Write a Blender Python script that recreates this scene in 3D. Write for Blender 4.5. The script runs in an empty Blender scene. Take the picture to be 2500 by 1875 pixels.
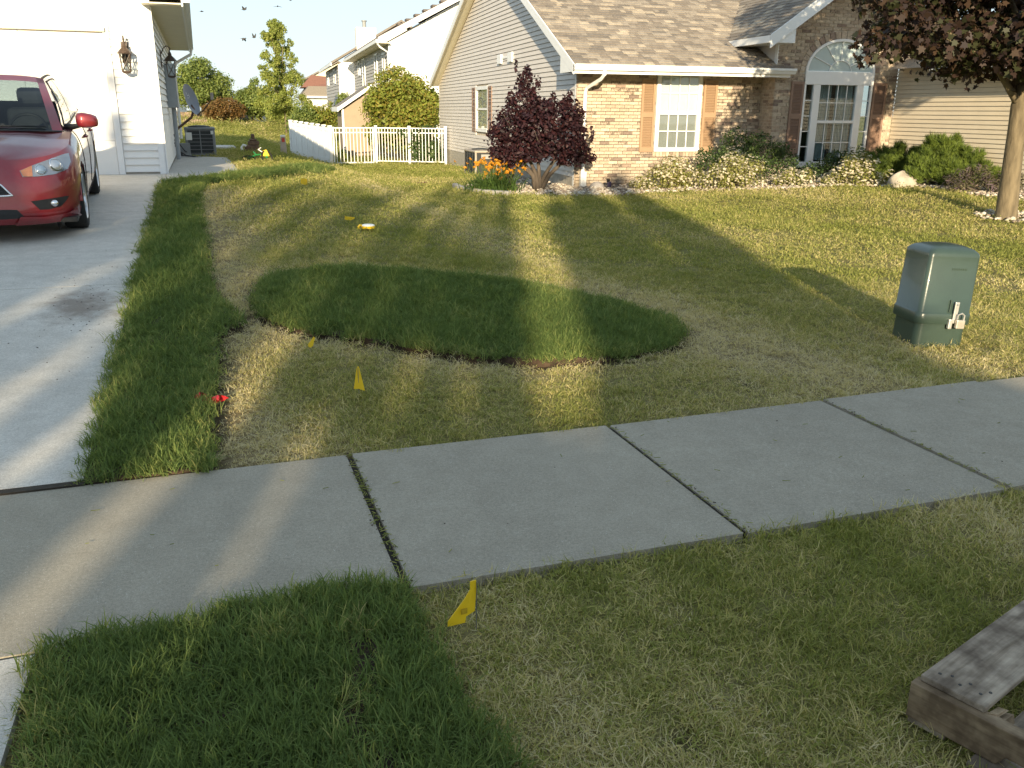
import bpy, math, random
import numpy as np
from mathutils import Matrix, Vector

random.seed(7)
rng = np.random.default_rng(11)
SC = bpy.context.scene
COL = SC.collection
PHI = 0.0671897650          # the street runs at this angle to the right-hand house
rad = math.radians

# ------------------------------------------------------------------ camera
cam_d = bpy.data.cameras.new('camera')
cam = bpy.data.objects.new('camera', cam_d)
COL.objects.link(cam)
cam_d.sensor_width = 36.0
cam_d.lens = 30.508
cam_d.clip_start = 0.05
cam_d.clip_end = 900.0
_x = Vector((0.96505468, -0.26192479, 0.0080543))
_u = Vector((0.0712733, 0.29193364, 0.95377925))
_f = Vector((0.25216975, 0.91987508, -0.30040017))
cam.matrix_world = Matrix(((_x.x, _u.x, -_f.x, 0.0), (_x.y, _u.y, -_f.y, 0.0), (_x.z, _u.z, -_f.z, 1.55), (0, 0, 0, 1)))
SC.camera = cam

# ------------------------------------------------------------------ light
SUN_DIR = Vector((-0.256, -0.967, 0.0))          # horizontal direction towards the sun
SUN_EL = rad(13.2)
world = bpy.data.worlds.new('World')
SC.world = world
world.use_nodes = True
wn = world.node_tree.nodes
wl = world.node_tree.links
for n in list(wn):
    wn.remove(n)
sky = wn.new('ShaderNodeTexSky')
sky.sky_type = 'NISHITA'
sky.sun_disc = False
sky.sun_elevation = SUN_EL
sky.sun_rotation = math.atan2(SUN_DIR.x, SUN_DIR.y) % (2 * math.pi)
sky.altitude = 200
sky.air_density = 1.0
sky.dust_density = 0.6
sky.ozone_density = 4.5
bg = wn.new('ShaderNodeBackground')
bg.inputs["Strength"].default_value = 0.155
wo = wn.new('ShaderNodeOutputWorld')
tint = wn.new('ShaderNodeMix')          # the photograph's warm white balance
tint.data_type = 'RGBA'
tint.blend_type = 'MULTIPLY'
tint.inputs[0].default_value = 1.0
tint.inputs[7].default_value = (0.96, 1.0, 1.0, 1)
soft = wn.new('ShaderNodeGamma')         # the phone's flattened contrast, the same over the whole sky
soft.inputs[1].default_value = 0.27
wl.new(sky.outputs[0], soft.inputs[0])
wl.new(soft.outputs[0], tint.inputs[6])
wl.new(tint.outputs[2], bg.inputs[0])
wl.new(bg.outputs[0], wo.inputs[0])
sd = bpy.data.lights.new('sun', 'SUN')
sd.energy = 2.2
sd.angle = rad(0.53)
sd.color = (1.0, 0.83, 0.56)
sun = bpy.data.objects.new('sun', sd)
COL.objects.link(sun)
sv = Vector((SUN_DIR.x * math.cos(SUN_EL), SUN_DIR.y * math.cos(SUN_EL), math.sin(SUN_EL)))
sun.rotation_euler = sv.to_track_quat('Z', 'Y').to_euler()
sun.location = (0, -20, 20)
SC.view_settings.view_transform = 'Standard'
SC.view_settings.look = 'None'
SC.view_settings.gamma = 1.0
SC.view_settings.use_curve_mapping = False
SC.view_settings.exposure = 2.15
SC.render.engine = 'CYCLES'
SC.cycles.max_bounces = 6
SC.cycles.transparent_max_bounces = 12
SC.cycles.sample_clamp_indirect = 6.0

# ------------------------------------------------------------------ helpers
ROOTM = {}


def Sm(x, y, z=0.0):
    c, s = math.cos(PHI), math.sin(PHI)
    return Vector((c * x - s * y, s * x + c * y, z))


def to_s(x, y):
    c, s = math.cos(PHI), math.sin(PHI)
    return c * x + s * y, -s * x + c * y


def sst(a, b, t):
    t = np.clip((np.asarray(t, float) - a) / (b - a), 0, 1)
    return t * t * (3 - 2 * t)


def ter(x, y):
    """height of the ground"""
    x = np.asarray(x, float)
    y = np.asarray(y, float)
    sx, sy = to_s(x, y)
    l = np.interp(sy, [3.8, 5, 8, 10, 12.5, 16.4, 22, 34, 45, 60, 75, 130], [0, .05, .24, .34, .45, .46, .42, .28, .2, .33, .48, .52])
    r = np.interp(sy, [17, 21, 25, 32, 38, 55, 75, 130], [0, -.08, -.2, -.36, -.3, 0, .42, .5])
    t = sst(.8, 4.6, sx)
    b = .22 * sst(6.8, 12, x) * sst(7.5, 13, y) * (1 - sst(20, 30, y))
    return l * (1 - t) + r * t + b


def terS(sx, sy):
    p = Sm(sx, sy)
    return float(ter(p.x, p.y))


HF = Matrix.Identity(4)
SF = Matrix.Rotation(PHI, 4, 'Z')


def tagp(o, label=None, cat=None, group=None, kind=None):
    if label:
        o['label'] = label
    if cat:
        o['category'] = cat
    if group:
        o['group'] = group
    if kind:
        o['kind'] = kind
    return o


def thing(name, label, cat, loc, rz=0.0, group=None, kind=None, rx=0.0, ry=0.0):
    o = bpy.data.objects.new(name, None)
    o.empty_display_size = 0.2
    COL.objects.link(o)
    o.location = loc
    o.rotation_euler = (rx, ry, rz)
    ROOTM[o.name] = Matrix.Translation(Vector(loc)) @ o.rotation_euler.to_matrix().to_4x4()
    return tagp(o, label, cat, group, kind)


def sthing(name, label, cat, sx, sy, z=None, rz=0.0, group=None, kind=None):
    p = Sm(sx, sy)
    if z is None:
        z = float(ter(p.x, p.y))
    return thing(name, label, cat, (p.x, p.y, z), PHI + rz, group, kind)


def root_matrix(o):
    while o.parent is not None:
        o = o.parent
    return ROOTM.get(o.name, Matrix.Identity(4))


def link_mesh(name, V, F, mats, parent=None, frame=None, mi=None, smooth=False, local=False, uvcol=None):
    """V in frame coordinates (HF house/world, SF street) or local=True when already in the parent's space."""
    V = np.asarray(V, float).reshape(-1, 3)
    if not isinstance(mats, (list, tuple)):
        mats = [mats]
    loc = None
    if not local:
        M = frame if frame is not None else HF
        A = np.array(M)
        V = V @ A[:3, :3].T + A[:3, 3]
        if parent is not None:
            A = np.array(root_matrix(parent).inverted())
            V = V @ A[:3, :3].T + A[:3, 3]
        else:
            loc = Vector(((V[:, 0].min() + V[:, 0].max()) / 2, (V[:, 1].min() + V[:, 1].max()) / 2, V[:, 2].min()))
            V = V - np.array(loc)
    me = bpy.data.meshes.new(name)
    if isinstance(F, np.ndarray):
        n, k = F.shape
        me.vertices.add(len(V))
        me.vertices.foreach_set('co', V.ravel())
        me.loops.add(n * k)
        me.polygons.add(n)
        me.polygons.foreach_set('loop_start', np.arange(0, n * k, k, dtype=np.int32))
        me.polygons.foreach_set('loop_total', np.full(n, k, dtype=np.int32))
        me.loops.foreach_set('vertex_index', F.ravel().astype(np.int32))
        me.update(calc_edges=True)
    else:
        me.from_pydata(V.tolist(), [], F)
        me.update()
    for m in mats:
        me.materials.append(m)
    if mi is not None:
        me.polygons.foreach_set('material_index', np.asarray(mi, dtype=np.int32))
    if smooth:
        me.polygons.foreach_set('use_smooth', np.ones(len(me.polygons), dtype=bool))
    o = bpy.data.objects.new(name, me)
    COL.objects.link(o)
    if parent is not None:
        o.parent = parent
    elif loc is not None:
        o.location = loc
        ROOTM[o.name] = Matrix.Translation(loc)
    return o


class MB:
    """collects shapes; build() links them as ONE mesh object"""

    def __init__(s):
        s.V = []
        s.F = []
        s.I = []

    def add(s, verts, faces, mi=0):
        b = len(s.V)
        s.V.extend([tuple(v) for v in verts])
        for f in faces:
            s.F.append([i + b for i in f])
            s.I.append(mi)
        return s

    def box(s, x0, x1, y0, y1, z0, z1, mi=0):
        v = [(x0, y0, z0), (x1, y0, z0), (x1, y1, z0), (x0, y1, z0), (x0, y0, z1), (x1, y0, z1), (x1, y1, z1), (x0, y1, z1)]
        return s.hexa(v, mi)

    def hexa(s, v, mi=0):
        return s.add(v, [(0, 3, 2, 1), (4, 5, 6, 7), (0, 1, 5, 4), (1, 2, 6, 5), (2, 3, 7, 6), (3, 0, 4, 7)], mi)

    def cbox(s, c, sz, rz=0.0, mi=0, M=None):
        hx, hy, hz = sz[0] / 2, sz[1] / 2, sz[2] / 2
        m = Matrix.Translation(Vector(c)) @ (M.to_4x4() if M is not None else Matrix.Rotation(rz, 4, 'Z'))
        v = [m @ Vector(p) for p in ((-hx, -hy, -hz), (hx, -hy, -hz), (hx, hy, -hz), (-hx, hy, -hz), (-hx, -hy, hz), (hx, -hy, hz), (hx, hy, hz), (-hx, hy, hz))]
        return s.hexa(v, mi)

    def prism(s, poly, axis, a, b, mi=0):
        """poly of 2D points extruded along axis from a to b (poly must be ccw seen from +axis for outward normals)"""
        def P(p, t):
            if axis == 'x':
                return (t, p[0], p[1])
            if axis == 'y':
                return (p[0], t, p[1])
            return (p[0], p[1], t)
        n = len(poly)
        v = [P(p, a) for p in poly] + [P(p, b) for p in poly]
        f = [tuple(range(n - 1, -1, -1)), tuple(range(n, 2 * n))] + [(i, (i + 1) % n, n + (i + 1) % n, n + i) for i in range(n)]
        return s.add(v, f, mi)

    def tube(s, pts, rs, n=8, mi=0, cap=True):
        pts = [Vector(p) for p in pts]
        if not isinstance(rs, (list, tuple)):
            rs = [rs] * len(pts)
        b = len(s.V)
        up = Vector((0, 0, 1))
        prev = None
        for i, p in enumerate(pts):
            d = (pts[min(i + 1, len(pts) - 1)] - pts[max(i - 1, 0)]).normalized()
            if prev is None:
                a = d.cross(up)
                if a.length < 1e-3:
                    a = d.cross(Vector((1, 0, 0)))
            else:
                a = prev - d * prev.dot(d)
            a.normalize()
            prev = a
            c = d.cross(a)
            for k in range(n):
                t = 2 * math.pi * k / n
                s.V.append(tuple(p + (a * math.cos(t) + c * math.sin(t)) * rs[i]))
        for i in range(len(pts) - 1):
            for k in range(n):
                s.F.append([b + i * n + k, b + i * n + (k + 1) % n, b + (i + 1) * n + (k + 1) % n, b + (i + 1) * n + k])
                s.I.append(mi)
        if cap:
            s.F.append([b + k for k in range(n - 1, -1, -1)])
            s.I.append(mi)
            e = b + (len(pts) - 1) * n
            s.F.append([e + k for k in range(n)])
            s.I.append(mi)
        return s

    def lathe(s, c, prof, n=24, axis='z', mi=0, a0=0.0, a1=2 * math.pi):
        """profile (r, h) spun about an axis through c"""
        b = len(s.V)
        full = abs(a1 - a0 - 2 * math.pi) < 1e-6
        m = n if full else n + 1
        for r, h in prof:
            for k in range(m):
                t = a0 + (a1 - a0) * k / n
                x, y = r * math.cos(t), r * math.sin(t)
                if axis == 'z':
                    p = (x, y, h)
                elif axis == 'x':
                    p = (h, x, y)
                else:
                    p = (x, h, y)
                s.V.append((c[0] + p[0], c[1] + p[1], c[2] + p[2]))
        for i in range(len(prof) - 1):
            for k in range(n):
                k2 = (k + 1) % m
                s.F.append([b + i * m + k, b + i * m + k2, b + (i + 1) * m + k2, b + (i + 1) * m + k])
                s.I.append(mi)
        return s

    def ell(s, c, r, n=12, m=8, mi=0):
        prof = [(max(1e-4, math.sin(math.pi * i / m)), -math.cos(math.pi * i / m)) for i in range(m + 1)]
        b = len(s.V)
        s.lathe((0, 0, 0), prof, n, 'z', mi)
        for i in range(b, len(s.V)):
            v = s.V[i]
            s.V[i] = (c[0] + v[0] * r[0], c[1] + v[1] * r[1], c[2] + v[2] * r[2])
        return s

    def grid(s, P, mi=0, flip=False):
        """P[i][j] points"""
        b = len(s.V)
        n, m = len(P), len(P[0])
        for r in P:
            s.V.extend([tuple(p) for p in r])
        for i in range(n - 1):
            for j in range(m - 1):
                q = [b + i * m + j, b + i * m + j + 1, b + (i + 1) * m + j + 1, b + (i + 1) * m + j]
                s.F.append(q[::-1] if flip else q)
                s.I.append(mi)
        return s

    def build(s, name, mats, parent=None, frame=None, smooth=False, bevel=0.0, local=False, seg=2, sharp=None):
        o = link_mesh(name, s.V, s.F, mats, parent, frame, s.I, smooth, local)
        if bevel > 0:
            m = o.modifiers.new('bevel', 'BEVEL')
            m.width = bevel
            m.segments = seg
            m.limit_method = 'ANGLE'
            m.angle_limit = rad(40)
        return o


def piece(name, mesh, parent, loc, rot=(0, 0, 0)):
    """another object on a shared mesh, placed in the parent's space"""
    o = bpy.data.objects.new(name, mesh)
    COL.objects.link(o)
    o.parent = parent
    o.location = loc
    o.rotation_euler = rot
    return o


def copy_tree(o, parent=None):
    c = o.copy()
    COL.objects.link(c)
    if parent is not None:
        c.parent = parent
    for ch in list(o.children):
        copy_tree(ch, c)
    return c


# ------------------------------------------------------------------ materials
def newmat(name):
    m = bpy.data.materials.new(name)
    m.use_nodes = True
    nt = m.node_tree
    nt.nodes.clear()
    return m, nt.nodes, nt.links


def bsdf(N, rough=0.6, metal=0.0, spec=0.5):
    b = N.new('ShaderNodeBsdfPrincipled')
    b.inputs['Roughness'].default_value = rough
    b.inputs['Metallic'].default_value = metal
    b.inputs['Specular IOR Level'].default_value = spec
    return b


def noise(N, L, vec, scale, detail=3.0, rough=0.55):
    n = N.new('ShaderNodeTexNoise')
    n.inputs['Scale'].default_value = scale
    n.inputs['Detail'].default_value = detail
    n.inputs['Roughness'].default_value = rough
    if vec is not None:
        L.new(vec, n.inputs['Vector'])
    return n


def ramp(N, L, fac, stops):
    r = N.new('ShaderNodeValToRGB')
    e = r.color_ramp.elements
    while len(e) < len(stops):
        e.new(0.5)
    for i, (p, c) in enumerate(stops):
        e[i].position = p
        e[i].color = (c[0], c[1], c[2], 1)
    if fac is not None:
        L.new(fac, r.inputs[0])
    return r


def mixc(N, L, fac, a, b, mode='MIX'):
    m = N.new('ShaderNodeMix')
    m.data_type = 'RGBA'
    m.blend_type = mode
    for sock, v in ((m.inputs[0], fac), (m.inputs[6], a), (m.inputs[7], b)):
        if isinstance(v, (int, float)):
            sock.default_value = v
        elif isinstance(v, (tuple, list)):
            sock.default_value = (v[0], v[1], v[2], 1)
        else:
            L.new(v, sock)
    return m.outputs[2]


def objcoord(N):
    return N.new('ShaderNodeTexCoord').outputs['Object']


def mat(name, col, rough=0.6, var=0.12, scale=8.0, bump=0.0, bscale=None, metal=0.0, spec=0.4, objvar=0.0, coat=0.0, stretch=None):
    """a plain surface with soft tonal wear, fine relief and an optional per-object tone"""
    m, N, L = newmat(name)
    b = bsdf(N, rough, metal, spec)
    oc = objcoord(N)
    if stretch:
        mp = N.new('ShaderNodeMapping')
        mp.inputs['Scale'].default_value = stretch
        L.new(oc, mp.inputs[0])
        oc = mp.outputs[0]
    n = noise(N, L, oc, scale, 4)
    lo = [c * (1 - var) for c in col]
    hi = [min(1, c * (1 + var)) for c in col]
    c = ramp(N, L, n.outputs['Fac'], [(0.3, lo), (0.7, hi)]).outputs[0]
    if objvar > 0:
        oi = N.new('ShaderNodeObjectInfo')
        r = ramp(N, L, oi.outputs['Random'], [(0, [1 - objvar] * 3), (1, [1 + objvar] * 3)])
        c = mixc(N, L, 1.0, c, r.outputs[0], 'MULTIPLY')
    L.new(c, b.inputs['Base Color'])
    if bump > 0:
        n2 = noise(N, L, oc, bscale or scale * 6, 3)
        bp = N.new('ShaderNodeBump')
        bp.inputs['Strength'].default_value = bump
        bp.inputs['Distance'].default_value = 0.01
        L.new(n2.outputs['Fac'], bp.inputs['Height'])
        L.new(bp.outputs[0], b.inputs['Normal'])
    if coat:
        b.inputs['Coat Weight'].default_value = coat
        b.inputs['Coat Roughness'].default_value = 0.03
    o = N.new('ShaderNodeOutputMaterial')
    L.new(b.outputs[0], o.inputs[0])
    return m


def glass_mat(name, tint=(0.8, 0.85, 0.85), amount=0.12, rough=0.02):
    m, N, L = newmat(name)
    t = N.new('ShaderNodeBsdfTransparent')
    t.inputs[0].default_value = (*tint, 1)
    g = N.new('ShaderNodeBsdfGlossy')
    g.inputs['Roughness'].default_value = rough
    fr = N.new('ShaderNodeLayerWeight')
    fr.inputs[0].default_value = 0.5
    pw = N.new('ShaderNodeMath')
    pw.operation = 'POWER'
    pw.inputs[1].default_value = 4.5
    L.new(fr.outputs['Facing'], pw.inputs[0])
    ad = N.new('ShaderNodeMath')
    ad.operation = 'ADD'
    ad.use_clamp = True
    ad.inputs[1].default_value = amount + .04
    L.new(pw.outputs[0], ad.inputs[0])
    mx = N.new('ShaderNodeMixShader')
    L.new(ad.outputs[0], mx.inputs[0])
    L.new(t.outputs[0], mx.inputs[1])
    L.new(g.outputs[0], mx.inputs[2])
    o = N.new('ShaderNodeOutputMaterial')
    L.new(mx.outputs[0], o.inputs[0])
    return m


def leaf_mat(name, col, trans=0.35, var=0.25, rough=0.55, tcol=None):
    m, N, L = newmat(name)
    geo = N.new('ShaderNodeNewGeometry')
    r = ramp(N, L, geo.outputs['Random Per Island'], [(0, [c * (1 - var) for c in col]), (1, [c * (1 + var) for c in col])])
    b = bsdf(N, rough, 0, 0.3)
    L.new(r.outputs[0], b.inputs['Base Color'])
    t = N.new('ShaderNodeBsdfTranslucent')
    if tcol is None:
        tcol = (col[0] * 1.5, col[1] * 1.5, col[2] * 0.8)
    t.inputs[0].default_value = (*[min(1, c) for c in tcol], 1)
    mx = N.new('ShaderNodeMixShader')
    mx.inputs[0].default_value = trans
    L.new(b.outputs[0], mx.inputs[1])
    L.new(t.outputs[0], mx.inputs[2])
    o = N.new('ShaderNodeOutputMaterial')
    L.new(mx.outputs[0], o.inputs[0])
    return m


def concrete_mat(name, base, warm, stain=0.3, dirt=None):
    m, N, L = newmat(name)
    b = bsdf(N, 0.85, 0, 0.25)
    oc = objcoord(N)
    geo = N.new('ShaderNodeNewGeometry').outputs['Position']
    big = noise(N, L, geo, 0.9, 5, 0.6)
    c = ramp(N, L, big.outputs['Fac'], [(0.3, base), (0.72, warm)]).outputs[0]
    mid = noise(N, L, geo, 7, 4, 0.6)
    c = mixc(N, L, stain, c, ramp(N, L, mid.outputs['Fac'], [(0.35, (0.55, 0.53, 0.5)), (0.65, (1, 1, 1))]).outputs[0], 'MULTIPLY')
    sp = N.new('ShaderNodeTexVoronoi')
    sp.inputs['Scale'].default_value = 95
    L.new(geo, sp.inputs['Vector'])
    lt = ramp(N, L, sp.outputs['Distance'], [(0.10, (1, 1, 1)), (0.2, (0, 0, 0))])
    sel = noise(N, L, geo, 60, 2)
    sel2 = ramp(N, L, sel.outputs['Fac'], [(0.5, (0, 0, 0)), (0.62, (1, 1, 1))])
    k = mixc(N, L, 1.0, lt.outputs[0], sel2.outputs[0], 'MULTIPLY')
    c = mixc(N, L, k, c, (0.62, 0.6, 0.55))
    fn = noise(N, L, geo, 240, 3)
    c = mixc(N, L, 0.7, c, ramp(N, L, fn.outputs['Fac'], [(0.3, (0.55, 0.53, 0.5)), (0.6, (1, 1, 1))]).outputs[0], 'MULTIPLY')
    f2 = noise(N, L, geo, 75, 4, 0.7)
    c = mixc(N, L, 0.6, c, ramp(N, L, f2.outputs['Fac'], [(0.34, (0.68, 0.66, 0.63)), (0.62, (1.04, 1.03, 1.0))]).outputs[0], 'MULTIPLY')
    if dirt:
        # soil trodden into the surface round one spot
        mp = N.new('ShaderNodeMapping')
        mp.vector_type = 'TEXTURE'
        mp.inputs['Location'].default_value = (dirt[0], dirt[1], 0)
        mp.inputs['Rotation'].default_value = (0, 0, dirt[4])
        mp.inputs['Scale'].default_value = (dirt[2], dirt[3], 50)
        L.new(geo, mp.inputs[0])
        ln = N.new('ShaderNodeVectorMath')
        ln.operation = 'LENGTH'
        L.new(mp.outputs[0], ln.inputs[0])
        dn = noise(N, L, geo, 5.5, 6, 0.7)
        sm = N.new('ShaderNodeMath')
        sm.operation = 'ADD'
        L.new(ln.outputs['Value'], sm.inputs[0])
        L.new(dn.outputs['Fac'], sm.inputs[1])
        k = ramp(N, L, sm.outputs[0], [(0.62, (.75, .75, .75)), (0.98, (0, 0, 0))])
        c = mixc(N, L, k.outputs[0], c, (0.17, 0.13, 0.10))
    L.new(c, b.inputs['Base Color'])
    bp = N.new('ShaderNodeBump')
    bp.inputs['Strength'].default_value = 0.35
    bp.inputs['Distance'].default_value = 0.004
    L.new(fn.outputs['Fac'], bp.inputs['Height'])
    L.new(bp.outputs[0], b.inputs['Normal'])
    o = N.new('ShaderNodeOutputMaterial')
    L.new(b.outputs[0], o.inputs[0])
    return m


def wood_mat(name, c0, c1, axis=0, rough=0.85):
    m, N, L = newmat(name)
    b = bsdf(N, rough, 0, 0.2)
    oc = objcoord(N)
    mp = N.new('ShaderNodeMapping')
    sc = [26.0, 26.0, 26.0]
    sc[axis] = 1.6
    mp.inputs['Scale'].default_value = sc
    L.new(oc, mp.inputs[0])
    oi = N.new('ShaderNodeObjectInfo')
    n = noise(N, L, mp.outputs[0], 1.6, 5, 0.65)
    c = ramp(N, L, n.outputs['Fac'], [(0.3, c0), (0.7, c1)]).outputs[0]
    st = noise(N, L, oc, 7, 4, 0.6)
    c = mixc(N, L, 0.75, c, ramp(N, L, st.outputs['Fac'], [(0.40, (0.22, 0.19, 0.18)), (0.60, (1, 1, 1))]).outputs[0], 'MULTIPLY')
    r = ramp(N, L, oi.outputs['Random'], [(0, (0.75, 0.74, 0.74)), (1, (1.12, 1.1, 1.06))])
    c = mixc(N, L, 1.0, c, r.outputs[0], 'MULTIPLY')
    L.new(c, b.inputs['Base Color'])
    bp = N.new('ShaderNodeBump')
    bp.inputs['Strength'].default_value = 0.5
    bp.inputs['Distance'].default_value = 0.004
    L.new(n.outputs['Fac'], bp.inputs['Height'])
    L.new(bp.outputs[0], b.inputs['Normal'])
    o = N.new('ShaderNodeOutputMaterial')
    L.new(b.outputs[0], o.inputs[0])
    return m


def grass_mat(name, green, straw, dead, trans=0.38):
    """blade colour: green to straw by how dry the tuft is, with each blade its own shade"""
    m, N, L = newmat(name)
    at = N.new('ShaderNodeAttribute')
    at.attribute_type = 'INSTANCER'
    at.attribute_name = 'dry'
    oi = N.new('ShaderNodeObjectInfo')
    geo = N.new('ShaderNodeNewGeometry')
    a = N.new('ShaderNodeMath')
    a.operation = 'MULTIPLY_ADD'
    L.new(geo.outputs['Random Per Island'], a.inputs[0])
    a.inputs[1].default_value = 0.8
    L.new(at.outputs['Fac'], a.inputs[2])
    s = N.new('ShaderNodeMath')
    s.operation = 'MULTIPLY_ADD'
    L.new(oi.outputs['Random'], s.inputs[0])
    s.inputs[1].default_value = 0.3
    L.new(a.outputs[0], s.inputs[2])
    s2 = N.new('ShaderNodeMath')
    s2.operation = 'SUBTRACT'
    s2.use_clamp = True
    L.new(s.outputs[0], s2.inputs[0])
    s2.inputs[1].default_value = 0.55
    dark = [c * 0.72 for c in green]
    r = ramp(N, L, s2.outputs[0], [(0.0, dark), (0.22, green), (0.48, [green[0] * .55 + straw[0] * .45, green[1] * .6 + straw[1] * .4, green[2] * .6 + straw[2] * .4]), (0.7, straw), (1.0, dead)])
    d = N.new('ShaderNodeBsdfDiffuse')
    L.new(r.outputs[0], d.inputs[0])
    t = N.new('ShaderNodeBsdfTranslucent')
    tc = mixc(N, L, 1.0, r.outputs[0], (1.25, 1.2, 0.7), 'MULTIPLY')
    L.new(tc, t.inputs[0])
    mx = N.new('ShaderNodeMixShader')
    mx.inputs[0].default_value = trans
    L.new(d.outputs[0], mx.inputs[1])
    L.new(t.outputs[0], mx.inputs[2])
    o = N.new('ShaderNodeOutputMaterial')
    L.new(mx.outputs[0], o.inputs[0])
    return m


def ground_mat():
    m, N, L = newmat('lawn_thatch')
    b = bsdf(N, 0.95, 0, 0.1)
    geo = N.new('ShaderNodeNewGeometry').outputs['Position']
    at = N.new('ShaderNodeAttribute')
    at.attribute_name = 'dryness'
    so = N.new('ShaderNodeAttribute')
    so.attribute_name = 'soil'
    fine = noise(N, L, geo, 55, 4, 0.7)
    mid = noise(N, L, geo, 1.3, 4, 0.6)
    g = ramp(N, L, fine.outputs['Fac'], [(0.3, (0.11, 0.115, 0.03)), (0.7, (0.28, 0.26, 0.085))]).outputs[0]
    d = ramp(N, L, fine.outputs['Fac'], [(0.3, (0.15, 0.115, 0.06)), (0.7, (0.40, 0.32, 0.17))]).outputs[0]
    f = mixc(N, L, 0.35, at.outputs['Color'], mid.outputs['Color'])
    c = mixc(N, L, at.outputs['Fac'], g, d)
    s = ramp(N, L, fine.outputs['Fac'], [(0.3, (0.018, 0.012, 0.008)), (0.7, (0.075, 0.05, 0.032))]).outputs[0]
    c = mixc(N, L, so.outputs['Fac'], c, s)
    L.new(c, b.inputs['Base Color'])
    bp = N.new('ShaderNodeBump')
    bp.inputs['Strength'].default_value = 0.9
    bp.inputs['Distance'].default_value = 0.03
    L.new(fine.outputs['Fac'], bp.inputs['Height'])
    L.new(bp.outputs[0], b.inputs['Normal'])
    o = N.new('ShaderNodeOutputMaterial')
    L.new(b.outputs[0], o.inputs[0])
    return m


def paint_mat():
    m, N, L = newmat('red_car_paint')
    b = bsdf(N, 0.38, 0.25, 0.5)
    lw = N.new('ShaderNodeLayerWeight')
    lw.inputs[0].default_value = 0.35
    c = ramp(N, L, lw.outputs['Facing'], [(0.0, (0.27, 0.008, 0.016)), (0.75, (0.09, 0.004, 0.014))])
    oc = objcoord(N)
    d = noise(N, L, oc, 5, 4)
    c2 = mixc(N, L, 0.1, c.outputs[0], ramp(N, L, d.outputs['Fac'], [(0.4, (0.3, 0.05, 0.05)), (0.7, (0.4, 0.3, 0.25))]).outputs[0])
    L.new(c2, b.inputs['Base Color'])
    b.inputs['Coat Weight'].default_value = 1.0
    b.inputs['Coat Roughness'].default_value = 0.06
    o = N.new('ShaderNodeOutputMaterial')
    L.new(b.outputs[0], o.inputs[0])
    return m


M = {}
M['white_siding'] = mat('white_vinyl_siding', (0.80, 0.79, 0.76), 0.5, 0.03, 3, 0.08, 60, objvar=0.015)
M['white_trim'] = mat('white_trim_paint', (0.80, 0.80, 0.79), 0.45, 0.03, 4)
M['white_vinyl'] = mat('white_vinyl_fence', (0.80, 0.80, 0.80), 0.4, 0.03, 5, objvar=0.02)
M['white_metal'] = mat('white_aluminium', (0.78, 0.78, 0.76), 0.35, 0.03, 6)
M['grey_siding'] = mat('pale_grey_siding', (0.64, 0.59, 0.54), 0.55, 0.04, 3, 0.1, 60, objvar=0.025)
M['beige_siding'] = mat('beige_siding', (0.68, 0.59, 0.45), 0.55, 0.04, 3, 0.1, 60, objvar=0.02)
M['cream_soffit'] = mat('cream_soffit', (0.72, 0.66, 0.50), 0.6, 0.04, 4)
M['foundation'] = mat('foundation_concrete', (0.36, 0.33, 0.28), 0.9, 0.18, 9, 0.4, 50)
M['mortar'] = mat('brick_mortar', (0.55, 0.475, 0.37), 0.95, 0.15, 12, 0.4, 90)
for i, c in enumerate([(0.46, 0.375, 0.285), (0.43, 0.345, 0.26), (0.50, 0.415, 0.315), (0.40, 0.315, 0.235), (0.27, 0.20, 0.155), (0.22, 0.165, 0.135)]):
    M['brick%d' % i] = mat('brick_tone_%d' % i, c, 0.9, 0.22, 16, 0.5, 120, objvar=0.10)
M['brick_chip'] = mat('chipped_brick', (0.33, 0.26, 0.20), 0.92, 0.75, 30, 0.6, 90, objvar=0.12)
for i, c in enumerate([(0.255, 0.215, 0.172), (0.31, 0.265, 0.212), (0.215, 0.18, 0.145), (0.41, 0.345, 0.262), (0.18, 0.155, 0.13)]):
    M['shingle%d' % i] = mat('shingle_tone_%d' % i, c, 0.95, 0.22, 26, 0.5, 160, objvar=0.10)
M['tan_shutter'] = mat('tan_shutter_plastic', (0.33, 0.215, 0.13), 0.5, 0.05, 4, objvar=0.03)
M['brown_shutter'] = mat('brown_shutter_plastic', (0.24, 0.155, 0.115), 0.5, 0.05, 4, objvar=0.03)
M['glass'] = glass_mat('window_glass', (0.92, 0.95, 0.95), 0.03)
M['dark_glass'] = glass_mat('dim_window_glass', (0.72, 0.78, 0.79), 0.02)
M['car_glass'] = glass_mat('tinted_car_glass', (0.45, 0.52, 0.54), 0.0)
M['frost'] = mat('pale_arch_blind', (0.45, 0.53, 0.52), 0.4, 0.06, 3, coat=0.5)
M['blind_white'] = mat('white_window_blind', (0.78, 0.78, 0.75), 0.5, 0.03, 4)
M['blind_grey'] = mat('grey_insect_screen', (0.30, 0.295, 0.28), 0.7, 0.05, 4)
M['curtain'] = mat('pale_curtain', (0.52, 0.57, 0.56), 0.9, 0.12, 6)
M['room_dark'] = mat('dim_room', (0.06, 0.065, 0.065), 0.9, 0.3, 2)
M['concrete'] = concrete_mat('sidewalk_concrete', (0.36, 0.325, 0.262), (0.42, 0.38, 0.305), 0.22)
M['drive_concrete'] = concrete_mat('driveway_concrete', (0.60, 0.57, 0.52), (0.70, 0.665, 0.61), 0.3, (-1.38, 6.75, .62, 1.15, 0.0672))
M['joint'] = mat('joint_dirt', (0.035, 0.028, 0.02), 0.95, 0.4, 20, 0.5, 80)
M['soil'] = mat('bare_soil', (0.055, 0.036, 0.022), 0.95, 0.5, 20, 0.8, 60)
M['asphalt'] = mat('asphalt', (0.05, 0.05, 0.052), 0.9, 0.2, 20, 0.5, 150)
M['ground'] = ground_mat()
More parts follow.
